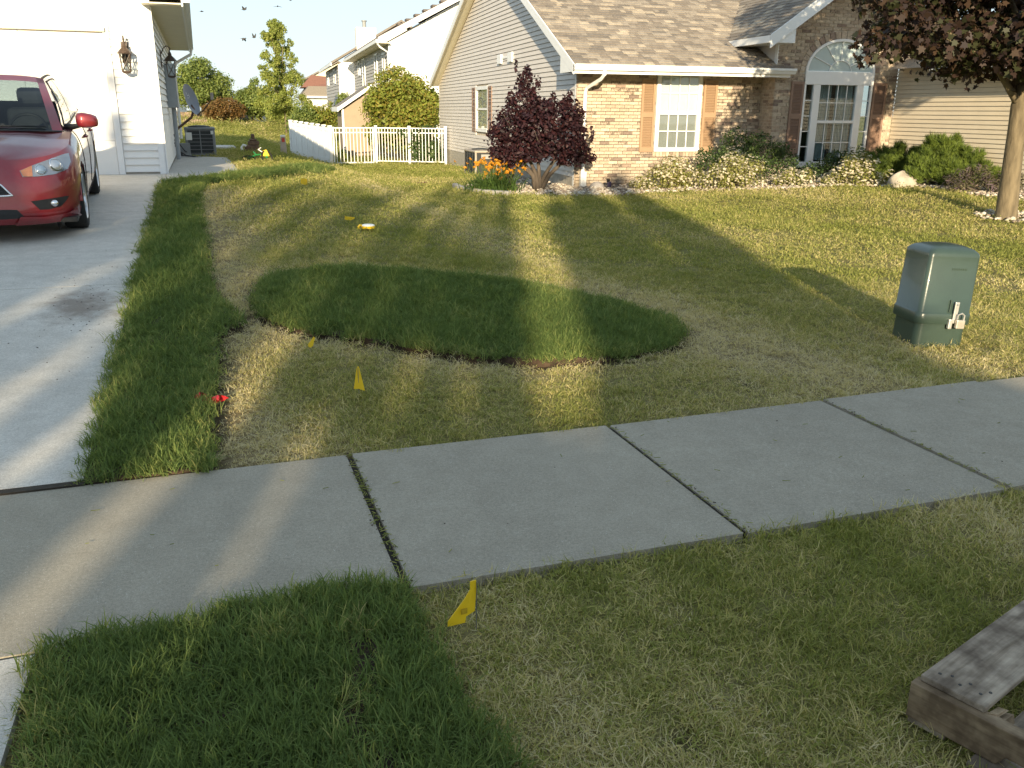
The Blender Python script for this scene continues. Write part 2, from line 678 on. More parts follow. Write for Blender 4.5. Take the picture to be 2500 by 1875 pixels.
M['bark'] = mat('maple_bark', (0.15, 0.118, 0.072), 0.9, 0.35, 14, 0.9, 40, stretch=(1, 1, 0.25))
M['dark_bark'] = mat('plum_bark', (0.095, 0.075, 0.058), 0.9, 0.35, 14, 0.8, 40, stretch=(1, 1, 0.3))
M['black_metal'] = mat('black_metal', (0.02, 0.018, 0.016), 0.45, 0.25, 12, spec=0.5)
M['bronze_metal'] = mat('weathered_bronze', (0.07, 0.045, 0.03), 0.5, 0.3, 12, spec=0.5)
M['grey_metal'] = mat('grey_painted_metal', (0.23, 0.24, 0.24), 0.5, 0.1, 9)
M['dark_metal'] = mat('dark_grille', (0.045, 0.048, 0.05), 0.6, 0.2, 12)
M['mid_grey'] = mat('meter_grey', (0.30, 0.32, 0.34), 0.5, 0.08, 6)
M['taupe_metal'] = mat('taupe_metal', (0.36, 0.31, 0.26), 0.5, 0.1, 7)
M['rust_metal'] = mat('brown_mast', (0.13, 0.075, 0.05), 0.6, 0.25, 10)
M['dish'] = mat('satellite_dish_grey', (0.20, 0.22, 0.26), 0.45, 0.06, 5)
M['pale_mark'] = mat('pale_print', (0.65, 0.66, 0.68), 0.6, 0.05, 5)
M['green_plastic'] = mat('green_pedestal_plastic', (0.033, 0.054, 0.043), 0.33, 0.10, 6, 0.05, 70, spec=0.5, coat=0.25)
M['zinc'] = mat('zinc_plate', (0.62, 0.60, 0.56), 0.35, 0.12, 20, metal=0.7)
M['brass'] = mat('steel_padlock', (0.55, 0.50, 0.42), 0.35, 0.15, 25, metal=0.6)
M['yellow'] = mat('yellow_flag_plastic', (0.80, 0.52, 0.015), 0.45, 0.06, 12, spec=0.4)
M['yellow_print'] = mat('faint_flag_print', (0.48, 0.31, 0.015), 0.6, 0.1, 60)
M['red_plastic'] = mat('red_ribbon_plastic', (0.55, 0.025, 0.035), 0.4, 0.15, 20)
M['white_plastic'] = mat('white_plastic', (0.78, 0.77, 0.72), 0.4, 0.04, 9)
M['wire'] = mat('wire_stake', (0.18, 0.18, 0.18), 0.5, 0.1, 9, metal=0.5)
M['pallet'] = wood_mat('weathered_pallet_top', (0.21, 0.165, 0.12), (0.47, 0.395, 0.31), 0)
M['pallet_side'] = wood_mat('pallet_stringer_wood', (0.20, 0.14, 0.085), (0.40, 0.305, 0.20), 1)
M['paint'] = paint_mat()
M['rubber'] = mat('tyre_rubber', (0.018, 0.018, 0.018), 0.85, 0.2, 20, 0.3, 80)
M['alloy'] = mat('alloy_wheel', (0.55, 0.56, 0.58), 0.3, 0.06, 9, metal=0.8)
M['chrome'] = mat('chrome', (0.80, 0.80, 0.80), 0.08, 0.02, 5, metal=1.0)
M['black_plastic'] = mat('black_plastic', (0.016, 0.016, 0.017), 0.55, 0.2, 14)
M['lamp_dark'] = mat('headlamp_housing', (0.30, 0.31, 0.33), 0.18, 0.1, 10, metal=0.6, coat=1.0)
M['lamp_blue'] = mat('headlamp_lens', (0.22, 0.30, 0.40), 0.06, 0.1, 10, metal=0.2, coat=1.0)
M['lamp_amber'] = mat('amber_lens', (0.42, 0.17, 0.08), 0.15, 0.15, 18, coat=1.0)
M['seat_fabric'] = mat('dark_seat_fabric', (0.03, 0.032, 0.036), 0.85, 0.2, 15)
M['boulder'] = mat('pale_boulder', (0.40, 0.35, 0.28), 0.9, 0.3, 5, 0.7, 25)
M['grey_stone'] = mat('grey_stone', (0.30, 0.28, 0.27), 0.9, 0.25, 7, 0.6, 30)
M['edging'] = mat('stone_edging', (0.33, 0.31, 0.27), 0.9, 0.2, 9, 0.5, 40)
for i, c in enumerate([(0.44, 0.39, 0.31), (0.34, 0.28, 0.22), (0.54, 0.49, 0.42), (0.25, 0.20, 0.16)]):
    M['pebble%d' % i] = mat('pebble_tone_%d' % i, c, 0.85, 0.2, 18)
M['purple_plastic'] = mat('dark_purple_lamp', (0.035, 0.025, 0.06), 0.4, 0.2, 10)
M['amber_stone'] = mat('brown_garden_stone', (0.17, 0.105, 0.07), 0.9, 0.3, 9, 0.6, 30, objvar=0.2)
M['tan_shed'] = mat('tan_shed_wall', (0.31, 0.235, 0.16), 0.6, 0.05, 4)
M['roof_dark'] = mat('dark_roof', (0.13, 0.11, 0.10), 0.95, 0.25, 18, 0.5, 60)
M['roof_red'] = mat('red_brown_roof', (0.22, 0.105, 0.075), 0.95, 0.2, 14, 0.5, 60)
M['roof_grey'] = mat('grey_brown_roof', (0.20, 0.175, 0.15), 0.95, 0.2, 14, 0.5, 60)
M['far_white'] = mat('far_white_siding', (0.78, 0.77, 0.74), 0.55, 0.03, 1.5)
M['far_grey'] = mat('far_grey_siding', (0.44, 0.42, 0.40), 0.6, 0.04, 1.5, objvar=0.03)
M['far_cream'] = mat('far_cream_wall', (0.70, 0.62, 0.45), 0.6, 0.04, 1.5)
M['fence_wood'] = wood_mat('weathered_fence_wood', (0.26, 0.19, 0.13), (0.42, 0.33, 0.24), 2)
M['green_bike'] = mat('green_toy_paint', (0.03, 0.22, 0.06), 0.4, 0.1, 9)
M['red_label'] = mat('red_label', (0.50, 0.06, 0.04), 0.5, 0.15, 30)
M['bird'] = mat('dark_bird', (0.07, 0.068, 0.066), 0.8, 0.3, 20)
M['black_hole'] = mat('dark_opening', (0.012, 0.012, 0.012), 0.9, 0.2, 5)

LF = {}
LF['maple'] = [leaf_mat('maple_leaf_%d' % i, c, 0.3, 0.3) for i, c in enumerate([(0.045, 0.027, 0.021), (0.040, 0.043, 0.018), (0.062, 0.037, 0.023), (0.032, 0.020, 0.019)])]
LF['plum'] = [leaf_mat('plum_leaf_%d' % i, c, 0.2, 0.3, tcol=(c[0] * 1.5, c[1], c[2])) for i, c in enumerate([(0.022, 0.009, 0.013), (0.030, 0.011, 0.015), (0.042, 0.013, 0.015)])]
LF['vine'] = [leaf_mat('vine_leaf_%d' % i, c, 0.35) for i, c in enumerate([(0.17, 0.205, 0.034), (0.21, 0.235, 0.042), (0.25, 0.215, 0.045)])]
LF['tree'] = [leaf_mat('tree_leaf_%d' % i, c, 0.35) for i, c in enumerate([(0.12, 0.165, 0.042), (0.16, 0.205, 0.05), (0.20, 0.235, 0.062)])]
LF['young'] = [leaf_mat('young_leaf_%d' % i, c, 0.4) for i, c in enumerate([(0.20, 0.245, 0.055), (0.25, 0.29, 0.07), (0.30, 0.32, 0.085)])]
LF['copper'] = [leaf_mat('copper_leaf_%d' % i, c, 0.35) for i, c in enumerate([(0.15, 0.085, 0.03), (0.20, 0.115, 0.04), (0.12, 0.09, 0.03)])]
LF['spirea'] = [leaf_mat('spirea_leaf_%d' % i, c, 0.35) for i, c in enumerate([(0.19, 0.205, 0.05), (0.25, 0.255, 0.07), (0.30, 0.28, 0.10)])]
LF['box'] = [leaf_mat('dark_shrub_leaf_%d' % i, c, 0.25) for i, c in enumerate([(0.035, 0.062, 0.02), (0.05, 0.085, 0.025), (0.07, 0.105, 0.03)])]
LF['pine'] = [leaf_mat('mugo_needle_%d' % i, c, 0.2) for i, c in enumerate([(0.11, 0.155, 0.026), (0.15, 0.20, 0.034), (0.07, 0.105, 0.02)])]
LF['lav'] = [leaf_mat('dusty_stem_%d' % i, c, 0.25) for i, c in enumerate([(0.11, 0.11, 0.055), (0.15, 0.13, 0.08), (0.13, 0.095, 0.11)])]
LF['conifer'] = [leaf_mat('conifer_spray_%d' % i, c, 0.1) for i, c in enumerate([(0.03, 0.055, 0.018), (0.045, 0.075, 0.022)])]
LF['lily'] = [leaf_mat('daylily_leaf_%d' % i, c, 0.35) for i, c in enumerate([(0.06, 0.11, 0.025), (0.09, 0.15, 0.035)])]
M['blossom'] = leaf_mat('cream_blossom', (0.66, 0.58, 0.43), 0.3, 0.1, tcol=(0.75, 0.7, 0.55))
M['lily_flower'] = leaf_mat('orange_daylily', (0.62, 0.27, 0.02), 0.35, 0.25, tcol=(0.65, 0.32, 0.02))
M['grass_old'] = grass_mat('old_lawn_blade', (0.290, 0.315, 0.085), (0.55, 0.47, 0.22), (0.62, 0.54, 0.34))
M['grass_sod'] = grass_mat('sod_blade', (0.175, 0.245, 0.078), (0.36, 0.365, 0.13), (0.50, 0.41, 0.20), 0.4)
# ------------------------------------------------------------------ ground
SOD1 = [(-.60, 3.83), (-.13, 3.83), (-.09, 4.8), (-.04, 5.6), (-.05, 5.9), (.09, 6.08), (.13, 6.32), (.01, 6.6), (-.05, 6.95), (-.1, 7.88), (-.07, 8.68), (-.12, 10.57), (-.12, 12.5), (-.05, 14.0), (.85, 15.0), (1.85, 16.87), (3.1, 22.5), (2.6, 22.6), (1.25, 17.3), (.64, 15.95), (-.55, 14.28)]
OVAL = [(0.3, 6.73), (0.36, 7.15), (0.5, 7.42), (0.9, 7.54), (1.4, 7.45), (2.07, 7.29), (2.55, 7.0), (2.98, 6.34), (3.23, 5.78), (3.14, 5.36), (2.84, 5.0), (2.29, 4.85), (1.84, 4.93), (1.46, 5.13), (1.07, 5.46), (0.66, 5.76), (0.42, 6.04), (0.32, 6.28)]
SOD3 = [(-.58, 2.50), (-.3, 2.545), (-.1, 2.56), (.02, 2.595), (.15, 2.57), (.3, 2.60), (.42, 2.575), (.49, 2.5), (.50, 2.09), (.53, 1.86), (.57, 1.5), (.6, 1.0), (-.42, 1.0), (-.49, 2.02)]
PATIO = [(-.60, 14.30), (.60, 15.92), (.55, 22.0), (-.60, 23.8)]
BED = [(3.86, 18.4), (3.95, 17.3), (4.5, 16.6), (5.6, 16.08), (6.39, 15.94), (7.3, 16.35), (8.1, 16.25), (9.6, 15.35), (10.75, 15.02), (11.7, 14.45), (12.05, 13.8), (11.75, 12.6), (12.0, 11.8), (13.6, 11.5), (13.6, 17.6), (10.6, 17.9), (6.4, 18.1), (6.25, 22.5), (5.3, 22.3), (4.3, 19.3)]
W0, W1 = 2.546, 3.80      # near and far edge of the sidewalk


def inpoly(x, y, poly):
    x = np.asarray(x)
    y = np.asarray(y)
    r = np.zeros(x.shape, bool)
    n = len(poly)
    for i in range(n):
        x0, y0 = poly[i]
        x1, y1 = poly[(i + 1) % n]
        if y0 == y1:
            continue
        c = ((y0 > y) != (y1 > y)) & (x < (x1 - x0) * (y - y0) / (y1 - y0) + x0)
        r ^= c
    return r


def polydist(x, y, poly):
    d = np.full(np.shape(x), 1e9)
    n = len(poly)
    for i in range(n):
        x0, y0 = poly[i]
        x1, y1 = poly[(i + 1) % n]
        dx, dy = x1 - x0, y1 - y0
        t = np.clip(((x - x0) * dx + (y - y0) * dy) / (dx * dx + dy * dy + 1e-12), 0, 1)
        d = np.minimum(d, np.hypot(x - x0 - t * dx, y - y0 - t * dy))
    return d


_ph = rng.uniform(0, 6.28, (3, 24))
_fr = rng.normal(0, 1, (2, 24))


def vnoise(x, y, sc):
    """smooth pseudo noise, about -1..1"""
    r = 0
    for k in range(12):
        r = r + np.sin(x * _fr[0, k] * sc + y * _fr[1, k] * sc + _ph[0, k])
    return r / 4.2


def dryness(x, y):
    """how straw-coloured the lawn is at a world point"""
    sx, sy = to_s(np.asarray(x, float), np.asarray(y, float))
    n = .40 + .17 * vnoise(sx, sy, 1.6) + .14 * vnoise(sx + 9, sy + 4, 4.5)
    d1 = polydist(sx, sy, SOD1)
    d2 = polydist(sx, sy, OVAL)
    near = sy > W1
    n = n + np.where(near, .75 * np.exp(-(d1 / .42) ** 2) * (sy < 13) + .42 * np.exp(-(d2 / .36) ** 2), 0)
    # trenched band running from the walk between the two lots towards the fence
    c = np.interp(sy, [3.8, 5.5, 7.5, 10, 13, 17, 24], [3.2, 3.6, 3.1, 3.0, 2.9, 2.9, 3.4])
    w = np.interp(sy, [3.8, 6, 10, 20], [.75, .45, .42, .35])
    n = n + np.where(near, .42 * np.exp(-((sx - c) / w) ** 2), 0)
    n = n + np.where(near & (sy < 5.4), .18 * (1 - np.clip((sy - 3.8) / 1.6, 0, 1)), 0)
    n = n + .02 * sst(4.6, 6.2, sx) * near - .12 * near * sst(6.2, 7.6, sy) * (sx > .8)
    n = n - .16 * sst(18, 24, sy)
    pk = ~near
    n = n + np.where(pk, .10 + .17 * vnoise(sx + 3, sy + 2, 3.4) + .16 * vnoise(sx, sy + 5, 9) + .10 * vnoise(sx + 1, sy + 5, 21), 0)
    return np.clip(n, 0.02, 1.0)


def soilness(x, y):
    sx, sy = to_s(np.asarray(x, float), np.asarray(y, float))
    s = np.zeros(np.shape(sx))
    for P, w in ((SOD1, .10), (OVAL, .10), (SOD3, .05)):
        s = np.maximum(s, np.exp(-(polydist(sx, sy, P) / w) ** 2) * (1 if P is not SOD1 else (sy < 9.5)))
    for cx, cy, r in ((2.74, 4.28, .05), (2.95, 4.2, .09), (.30, 2.1, .12), (.25, 1.75, .10), (1.05, 1.62, .05), (1.3, 2.05, .04)):
        s = np.maximum(s, .9 * np.exp(-((sx - cx) ** 2 + (sy - cy) ** 2) / r ** 2))
    s = np.maximum(s, ((sy > W0 - .008) & (sy < W1 + .012)).astype(float))
    return np.clip(s, 0, 1)


xs = np.concatenate([np.linspace(-160, -20, 15), np.linspace(-18, -3, 14), np.linspace(-2.5, -.85, 10), np.linspace(-.8, 5.2, 131), np.linspace(5.3, 9, 26), np.linspace(9.4, 15, 15), np.linspace(17, 40, 12), np.linspace(50, 200, 12)])
ys = np.concatenate([np.linspace(-80, -10, 8), np.array([-8.9, -8.6, -8.3, -8.1, -6, -4, -2, -.6, -.3, -.1, .05]), np.linspace(.25, 1.0, 5), np.linspace(1.05, 8.6, 150), np.linspace(8.75, 14, 36), np.linspace(14.3, 24, 34), np.linspace(25, 40, 16), np.linspace(43, 80, 16), np.linspace(90, 420, 14)])
GX, GY = np.meshgrid(xs, ys)
GZ = ter(GX, GY)
_sx, _sy = to_s(GX, GY)
road = (_sy < -.18) & (_sy > -8.6)
GZ = GZ - .14 * road
GZ = GZ - .022 * soilness(GX, GY) - .012
GZ = GZ + .010 * vnoise(_sx, _sy, 2.2) * (_sy > 4) * (_sy < 14)
nx, ny = len(xs), len(ys)
V = np.stack([GX.ravel(), GY.ravel(), GZ.ravel()], 1)
idx = np.arange(nx * ny).reshape(ny, nx)
F = np.stack([idx[:-1, :-1].ravel(), idx[:-1, 1:].ravel(), idx[1:, 1:].ravel(), idx[1:, :-1].ravel()], 1)
ground = link_mesh('ground', V, F, M['ground'], smooth=True)
tagp(ground, kind='structure')
for nm, fn in (('dryness', dryness), ('soil', soilness)):
    a = ground.data.attributes.new(nm, 'FLOAT', 'POINT')
    a.data.foreach_set('value', fn(V[:, 0], V[:, 1]).astype(np.float32))

# street behind the camera, with its kerbs
road_o = MB().box(-60, 60, -8.35, -.33, -.2, -.144).build('road', M['asphalt'], frame=SF)
tagp(road_o, kind='structure')
for y0 in (-.33, -8.5):
    k = MB().box(-60, 60, y0, y0 + .15, -.2, .012).build('kerb', M['concrete'], frame=SF, bevel=.02)
    tagp(k, kind='structure')


def slab(name, parent, quad, material, n=(4, 4), lift=.02, thick=.12, tilt=0.0):
    """a concrete panel lying on the ground: quad corners in street coordinates, counter-clockwise"""
    mb = MB()
    P = []
    for i in range(n[0] + 1):
        r = []
        u = i / n[0]
        for j in range(n[1] + 1):
            v = j / n[1]
            x = (quad[0][0] * (1 - u) + quad[1][0] * u) * (1 - v) + (quad[3][0] * (1 - u) + quad[2][0] * u) * v
            y = (quad[0][1] * (1 - u) + quad[1][1] * u) * (1 - v) + (quad[3][1] * (1 - u) + quad[2][1] * u) * v
            r.append((x, y, terS(x, y) + lift + tilt * (u - .5)))
        P.append(r)
    mb.grid(P, flip=True)
    ring = [P[i][0] for i in range(n[0] + 1)] + [P[n[0]][j] for j in range(1, n[1] + 1)] + [P[i][n[1]] for i in range(n[0] - 1, -1, -1)] + [P[0][j] for j in range(n[1] - 1, 0, -1)]
    low = [(p[0], p[1], p[2] - thick) for p in ring]
    m = len(ring)
    mb.add(ring + low, [(i, m + i, m + (i + 1) % m, (i + 1) % m) for i in range(m)])
    return mb.build(name, material, parent, SF, bevel=.006)


walk = thing('sidewalk', None, None, (0, 3, 0), PHI, kind='structure')
jx = [-3.45, .52, 1.846, 3.165, 4.28, 5.6, 6.93, 8.25, 9.57, 10.9, 12.2, 13.5]
lifts = [.012, .014, .010, .020, .014, .012, .014, .012, .013, .012, .012]
for i in range(len(jx) - 1):
    g = .014 if i in (0, 1) else .009
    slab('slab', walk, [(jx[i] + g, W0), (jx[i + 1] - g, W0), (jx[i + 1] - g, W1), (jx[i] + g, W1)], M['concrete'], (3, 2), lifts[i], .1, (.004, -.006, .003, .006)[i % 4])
for i in range(3):
    x1 = -3.464 - i * 1.33
    slab('slab', walk, [(x1 - 1.316, W0), (x1, W0), (x1, W1), (x1 - 1.316, W1)], M['concrete'], (2, 2), .012, .1)
jf = MB().box(-8, 13.5, W0 + .02, W1 - .02, -.09, .001).build('joint_filler', M['joint'], walk, SF)
drive = sthing('driveway', None, None, -3, 9, kind='structure')
yy = [3.835, 7.4, 11.0, 14.05, 16.27]
for i in range(4):
    for x0, x1 in ((-5.6, -3.075), (-3.06, -.61)):
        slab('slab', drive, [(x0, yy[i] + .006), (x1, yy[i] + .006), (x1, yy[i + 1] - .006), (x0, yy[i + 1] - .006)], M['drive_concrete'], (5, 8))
slab('slab', drive, [(-5.6, -.16), (-.62, -.16), (-.60, 2.530), (-5.6, 2.530)], M['drive_concrete'], (4, 4), .012)
MB().box(-5.6, -.6, 3.795, 3.842, -.08, .021).build('joint_filler', M['joint'], drive, SF)
patio = sthing('side_path', None, None, 0, 18, kind='structure')
slab('slab', patio, [(-.60, 14.30), (.60, 15.92), (.58, 18.6), (-.58, 18.6)], M['drive_concrete'], (5, 8), .03)
slab('slab', patio, [(-.58, 18.612), (.58, 18.612), (.55, 22.0), (-.58, 23.8)], M['drive_concrete'], (5, 8), .03)
rp = sthing('rear_path', None, None, .8, 31, kind='structure')
slab('slab', rp, [(-.8, 28.6), (1.0, 28.6), (1.0, 31.2), (-.8, 31.2)], M['drive_concrete'], (4, 6), .08)

# soil under the cut sod, a shallow raised pad with ragged sides
sods = {}
for key, P, lab in (('strip', SOD1, 'long strip of thick dark green sod laid along the driveway edge'),
                    ('oval', OVAL, 'oval patch of thick dark green sod laid in the middle of the dry lawn'),
                    ('corner', SOD3, 'square patch of thick dark green sod between the sidewalk and the camera')):
    cx = sum(p[0] for p in P) / len(P)
    cy = sum(p[1] for p in P) / len(P)
    if key == 'strip':
        cx, cy = -.35, 9.0
    root = sthing('sod_patch', lab, 'sod', cx, cy, group='patches of new sod')
    sods[key] = root
    ring = []
    n = len(P)
    for i in range(n):
        a, b = P[i], P[(i + 1) % n]
        L_ = math.hypot(b[0] - a[0], b[1] - a[1])
        k = max(1, int(L_ / .07))
        for j in range(k):
            t = j / k
            ring.append((a[0] + (b[0] - a[0]) * t + random.uniform(-.012, .012), a[1] + (b[1] - a[1]) * t + random.uniform(-.012, .012)))
    v = [(x, y, terS(x, y) + .022) for x, y in ring] + [(x, y, terS(x, y) - .05) for x, y in ring]
    m = len(ring)
    from mathutils.geometry import tessellate_polygon
    tri = tessellate_polygon([[Vector((x, y, 0)) for x, y in ring]])
    mb = MB()
    mb.add(v, [tuple(t) for t in tri] + [(i, m + i, m + (i + 1) % m, (i + 1) % m) for i in range(m)])
    mb.build('soil_pad', M['soil'], root, SF)


# ------------------------------------------------------------------ grass
def blade_mesh(name, n, h0, h1, spread, width, bend, seg, material, lie=0.0, r=None):
    V, F = [], []
    for i in range(n):
        a = r.uniform(0, 6.283)
        d = spread * math.sqrt(r.uniform(0, 1))
        bx, by = d * math.cos(a), d * math.sin(a)
        h = r.uniform(h0, h1)
        dirn = r.uniform(0, 6.283)
        ln = r.uniform(.15, 1.0) * bend * h + lie * h * r.uniform(0, 1) ** 2
        dx, dy = math.cos(dirn), math.sin(dirn)
        fa = dirn + 1.57 + r.uniform(-.9, .9)
        wx, wy = math.cos(fa) * width / 2, math.sin(fa) * width / 2
        if lie > 0 and r.uniform(0, 1) < .35:
            h *= .45
        b = len(V)
        for k in range(seg):
            t = k / seg
            w = 1 - .45 * t
            q = t ** 1.7
            V += [(bx + dx * ln * q - wx * w, by + dy * ln * q - wy * w, h * t - .006), (bx + dx * ln * q + wx * w, by + dy * ln * q + wy * w, h * t - .006)]
        V.append((bx + dx * ln, by + dy * ln, h * (1 - .25 * min(1, ln / h)) - .006))
        for k in range(seg - 1):
            F.append((b + 2 * k, b + 2 * k + 1, b + 2 * k + 3, b + 2 * k + 2))
        F.append((b + 2 * seg - 2, b + 2 * seg - 1, b + 2 * seg))
    me = bpy.data.meshes.new(name)
    me.from_pydata(V, [], F)
    me.materials.append(material)
    me.update()
    return me


def tuft_collection(name, specs, material):
    c = bpy.data.collections.new(name)
    r = random.Random(5)
    for i, s in enumerate(specs):
        o = bpy.data.objects.new('%s_%02d' % (name, i), blade_mesh(name, *s, material, r=r) if len(s) == 7 else blade_mesh(name, *s[:7], material, s[7], r=r))
        c.objects.link(o)
    return c


TUFT_OLD = tuft_collection('short_tuft', [(30, .014, .036, .06, .0034, 1.1, 2, 1.7)] * 5, M['grass_old'])
TUFT_FAR = tuft_collection('far_tuft', [(30, .018, .04, .12, .0085, 1.0, 2, 1.1)] * 4, M['grass_old'])
TUFT_SOD = tuft_collection('sod_tuft', [(30, .045, .105, .048, .0040, .75, 3, .35)] * 5, M['grass_sod'])


def scatter_tree(coll):
    g = bpy.data.node_groups.new('scatter_' + coll.name, 'GeometryNodeTree')
    g.interface.new_socket('Geometry', in_out='INPUT', socket_type='NodeSocketGeometry')
    g.interface.new_socket('Geometry', in_out='OUTPUT', socket_type='NodeSocketGeometry')
    N, L = g.nodes, g.links
    gi = N.new('NodeGroupInput')
    go = N.new('NodeGroupOutput')
    ci = N.new('GeometryNodeCollectionInfo')
    ci.inputs['Collection'].default_value = coll
    ci.inputs['Separate Children'].default_value = True
    ci.inputs['Reset Children'].default_value = True
    ip = N.new('GeometryNodeInstanceOnPoints')
    ip.inputs['Pick Instance'].default_value = True

    def named(nm, t):
        n = N.new('GeometryNodeInputNamedAttribute')
        n.data_type = t
        n.inputs['Name'].default_value = nm
        return [o for o in n.outputs if o.enabled and o.name == 'Attribute'][0]
    L.new(gi.outputs[0], ip.inputs['Points'])
    L.new(ci.outputs[0], ip.inputs['Instance'])
    L.new(named('idx', 'INT'), ip.inputs['Instance Index'])
    e = N.new('FunctionNodeEulerToRotation')
    L.new(named('rot', 'FLOAT_VECTOR'), e.inputs[0])
    L.new(e.outputs[0], ip.inputs['Rotation'])
    L.new(named('scl', 'FLOAT_VECTOR'), ip.inputs['Scale'])
    L.new(ip.outputs[0], go.inputs[0])
    return g


TREES = {}


def scatter(name, pts, scl, dry, coll, parent=None, tilt=.25):
    n = len(pts)
    V = np.asarray(pts, float)
    if parent is not None:
        A = np.array(root_matrix(parent).inverted())
        V = V @ A[:3, :3].T + A[:3, 3]
    me = bpy.data.meshes.new(name)
    me.vertices.add(n)
    me.vertices.foreach_set('co', V.ravel())
    rot = np.stack([rng.normal(0, tilt, n), rng.normal(0, tilt, n), rng.uniform(0, 6.283, n)], 1)
    for nm, t, arr, key in (('rot', 'FLOAT_VECTOR', rot, 'vector'), ('scl', 'FLOAT_VECTOR', scl, 'vector'), ('dry', 'FLOAT', dry, 'value'), ('idx', 'INT', rng.integers(0, len(coll.objects), n), 'value')):
        a = me.attributes.new(nm, t, 'POINT')
        a.data.foreach_set(key, np.asarray(arr).ravel().astype(np.int32 if t == 'INT' else np.float32))
    me.update()
    o = bpy.data.objects.new(name, me)
    COL.objects.link(o)
    if parent is not None:
        o.parent = parent
    if coll.name not in TREES:
        TREES[coll.name] = scatter_tree(coll)
    md = o.modifiers.new('scatter', 'NODES')
    md.node_group = TREES[coll.name]
    return o


def sod_grass(root, P, dens, h, dry0, extra=0):
    xs_ = [p[0] for p in P]
    ys_ = [p[1] for p in P]
    A = (max(xs_) - min(xs_)) * (max(ys_) - min(ys_))
    n = int(A * dens)
    x = rng.uniform(min(xs_) - .03, max(xs_) + .03, n)
    y = rng.uniform(min(ys_) - .03, max(ys_) + .03, n)
    pd = polydist(x, y, P)
    k = inpoly(x, y, P) | (pd < .018) | ((pd < .045) & (rng.uniform(0, 1, n) < .3))
    if P is SOD3:
        seam = np.abs(x - (.27 + .04 * np.sin(y * 9))) < .035
        k &= ~(seam & (rng.uniform(0, 1, n) < .8) & (y < 2.3))
    dd = np.clip(3.2 / np.maximum(3.0, y), .12, 1) ** .75
    k &= rng.uniform(0, 1, n) < dd
    x, y, dd = x[k], y[k], dd[k]
    c, s = math.cos(PHI), math.sin(PHI)
    wx, wy = c * x - s * y, s * x + c * y
    z = ter(wx, wy) + .02
    edge = np.exp(-(polydist(x, y, P) / .07) ** 2)
    sc = h * rng.uniform(.75, 1.2, len(x)) * (1 + .18 * vnoise(x, y, 5)) * (1 - .25 * edge)
    wf = np.clip(dd ** -.7, 1, 3.2)
    scl = np.stack([wf * sc ** .3, wf * sc ** .3, sc], 1)
    sc = sc * (1 + .16 * vnoise(x + 5, y, 2.0))
    scl[:, 2] = sc
    dry = dry0 + .10 * vnoise(x, y, 4) + .10 * vnoise(x + 3, y, 11) + edge * rng.uniform(0, .35, len(x))
    if P is SOD3:
        dry = dry + .5 * np.exp(-((x - .27 - .04 * np.sin(y * 9)) / .05) ** 2) * (y < 2.35) + .55 * np.exp(-((x - .08) ** 2 + (y - 2.40) ** 2) / .09 ** 2)
    g = scatter('grass', np.stack([wx, wy, z], 1), scl, np.clip(dry, 0, 1), TUFT_SOD, root)
    g['kind'] = 'stuff'


sod_grass(sods['strip'], SOD1, 950, .95, .10)
sod_grass(sods['oval'], OVAL, 1500, .80, .05)
sod_grass(sods['corner'], SOD3, 1500, .98, .03)


def lawn(name, dens_k, rmin, rmax, coll, base, a0=-52, a1=30):
    n = 0
    PX = []
    A = [(-22, 42), (rmin * .6, rmax)]
    D = rng.uniform(rmin ** 1.0, rmax, int(dens_k * (rmax - rmin)))      # density falls off as 1/D
    ang = rng.uniform(rad(a0), rad(a1), len(D))                          # clockwise negative, measured from +Y
    x, y = -D * np.sin(ang), D * np.cos(ang)
    sx, sy = to_s(x, y)
    wv = .012 + .014 * vnoise(sx, sy * 0, 7)
    k = ~((sy > W0 + wv) & (sy < W1 - .4 * wv))
    k &= ~((sx < -.58) & (sy > W1) & (sy < 16.4))
    k &= ~((sx < -.59) & (sy < W1))
    k &= ~inpoly(sx, sy, PATIO) & ~((sx < -.45) & (sy > 15.8) & (sy < 30))
    k &= ~((sx > -.8) & (sx < 1.0) & (sy > 28.6) & (sy < 31.2))
    for P in (SOD1, OVAL, SOD3):
        k &= ~inpoly(sx, sy, P)
    k &= ~inpoly(x, y, BED) & ~((x > 6.2) & (y > 18)) & ~((x > 13.4) & (y > 11))
    k &= np.hypot(x - 10.6, y - 10.62) > .42
    s = soilness(x, y)
    k &= rng.uniform(0, 1, len(x)) > s * 1.15
    k &= np.hypot(sx - 1.9, sy - 1.2) > .0
    x, y, D, sx, sy = x[k], y[k], D[k], sx[k], sy[k]
    z = ter(x, y) - .010 + .010 * vnoise(sx, sy, 2.2) * (sy > 4) * (sy < 14)
    dr = dryness(x, y)
    g = np.clip(1.0 - .35 * dr, .5, 1)
    hh = base * rng.uniform(.75, 1.25, len(x)) * g * (1 + .2 * vnoise(sx, sy, 2.7))
    hh = hh * np.where(sy < W0, 1.25, 1.0)
    hh = hh * np.where((np.abs(sy - W0) < .05) | (np.abs(sy - W1) < .03), 1.55, 1.0)
    f = np.clip(1 + (D - rmin) / 18, 1, 3) * (1.0 if rmax < 60 else 3.2)
    scl = np.stack([f, f, hh * np.clip(f, 1, 1.6)], 1)
    o = scatter(name, np.stack([x, y, z], 1), scl, dr, coll)
    tagp(o, kind='stuff')
    return o


lawn('lawn_grass', 4300, 1.5, 9.0, TUFT_OLD, 1.0)
lawn('lawn_grass', 2100, 9.0, 46.0, TUFT_FAR, 1.0)
lawn('lawn_grass', 240, 46.0, 110.0, TUFT_FAR, 1.2, -9, 16)

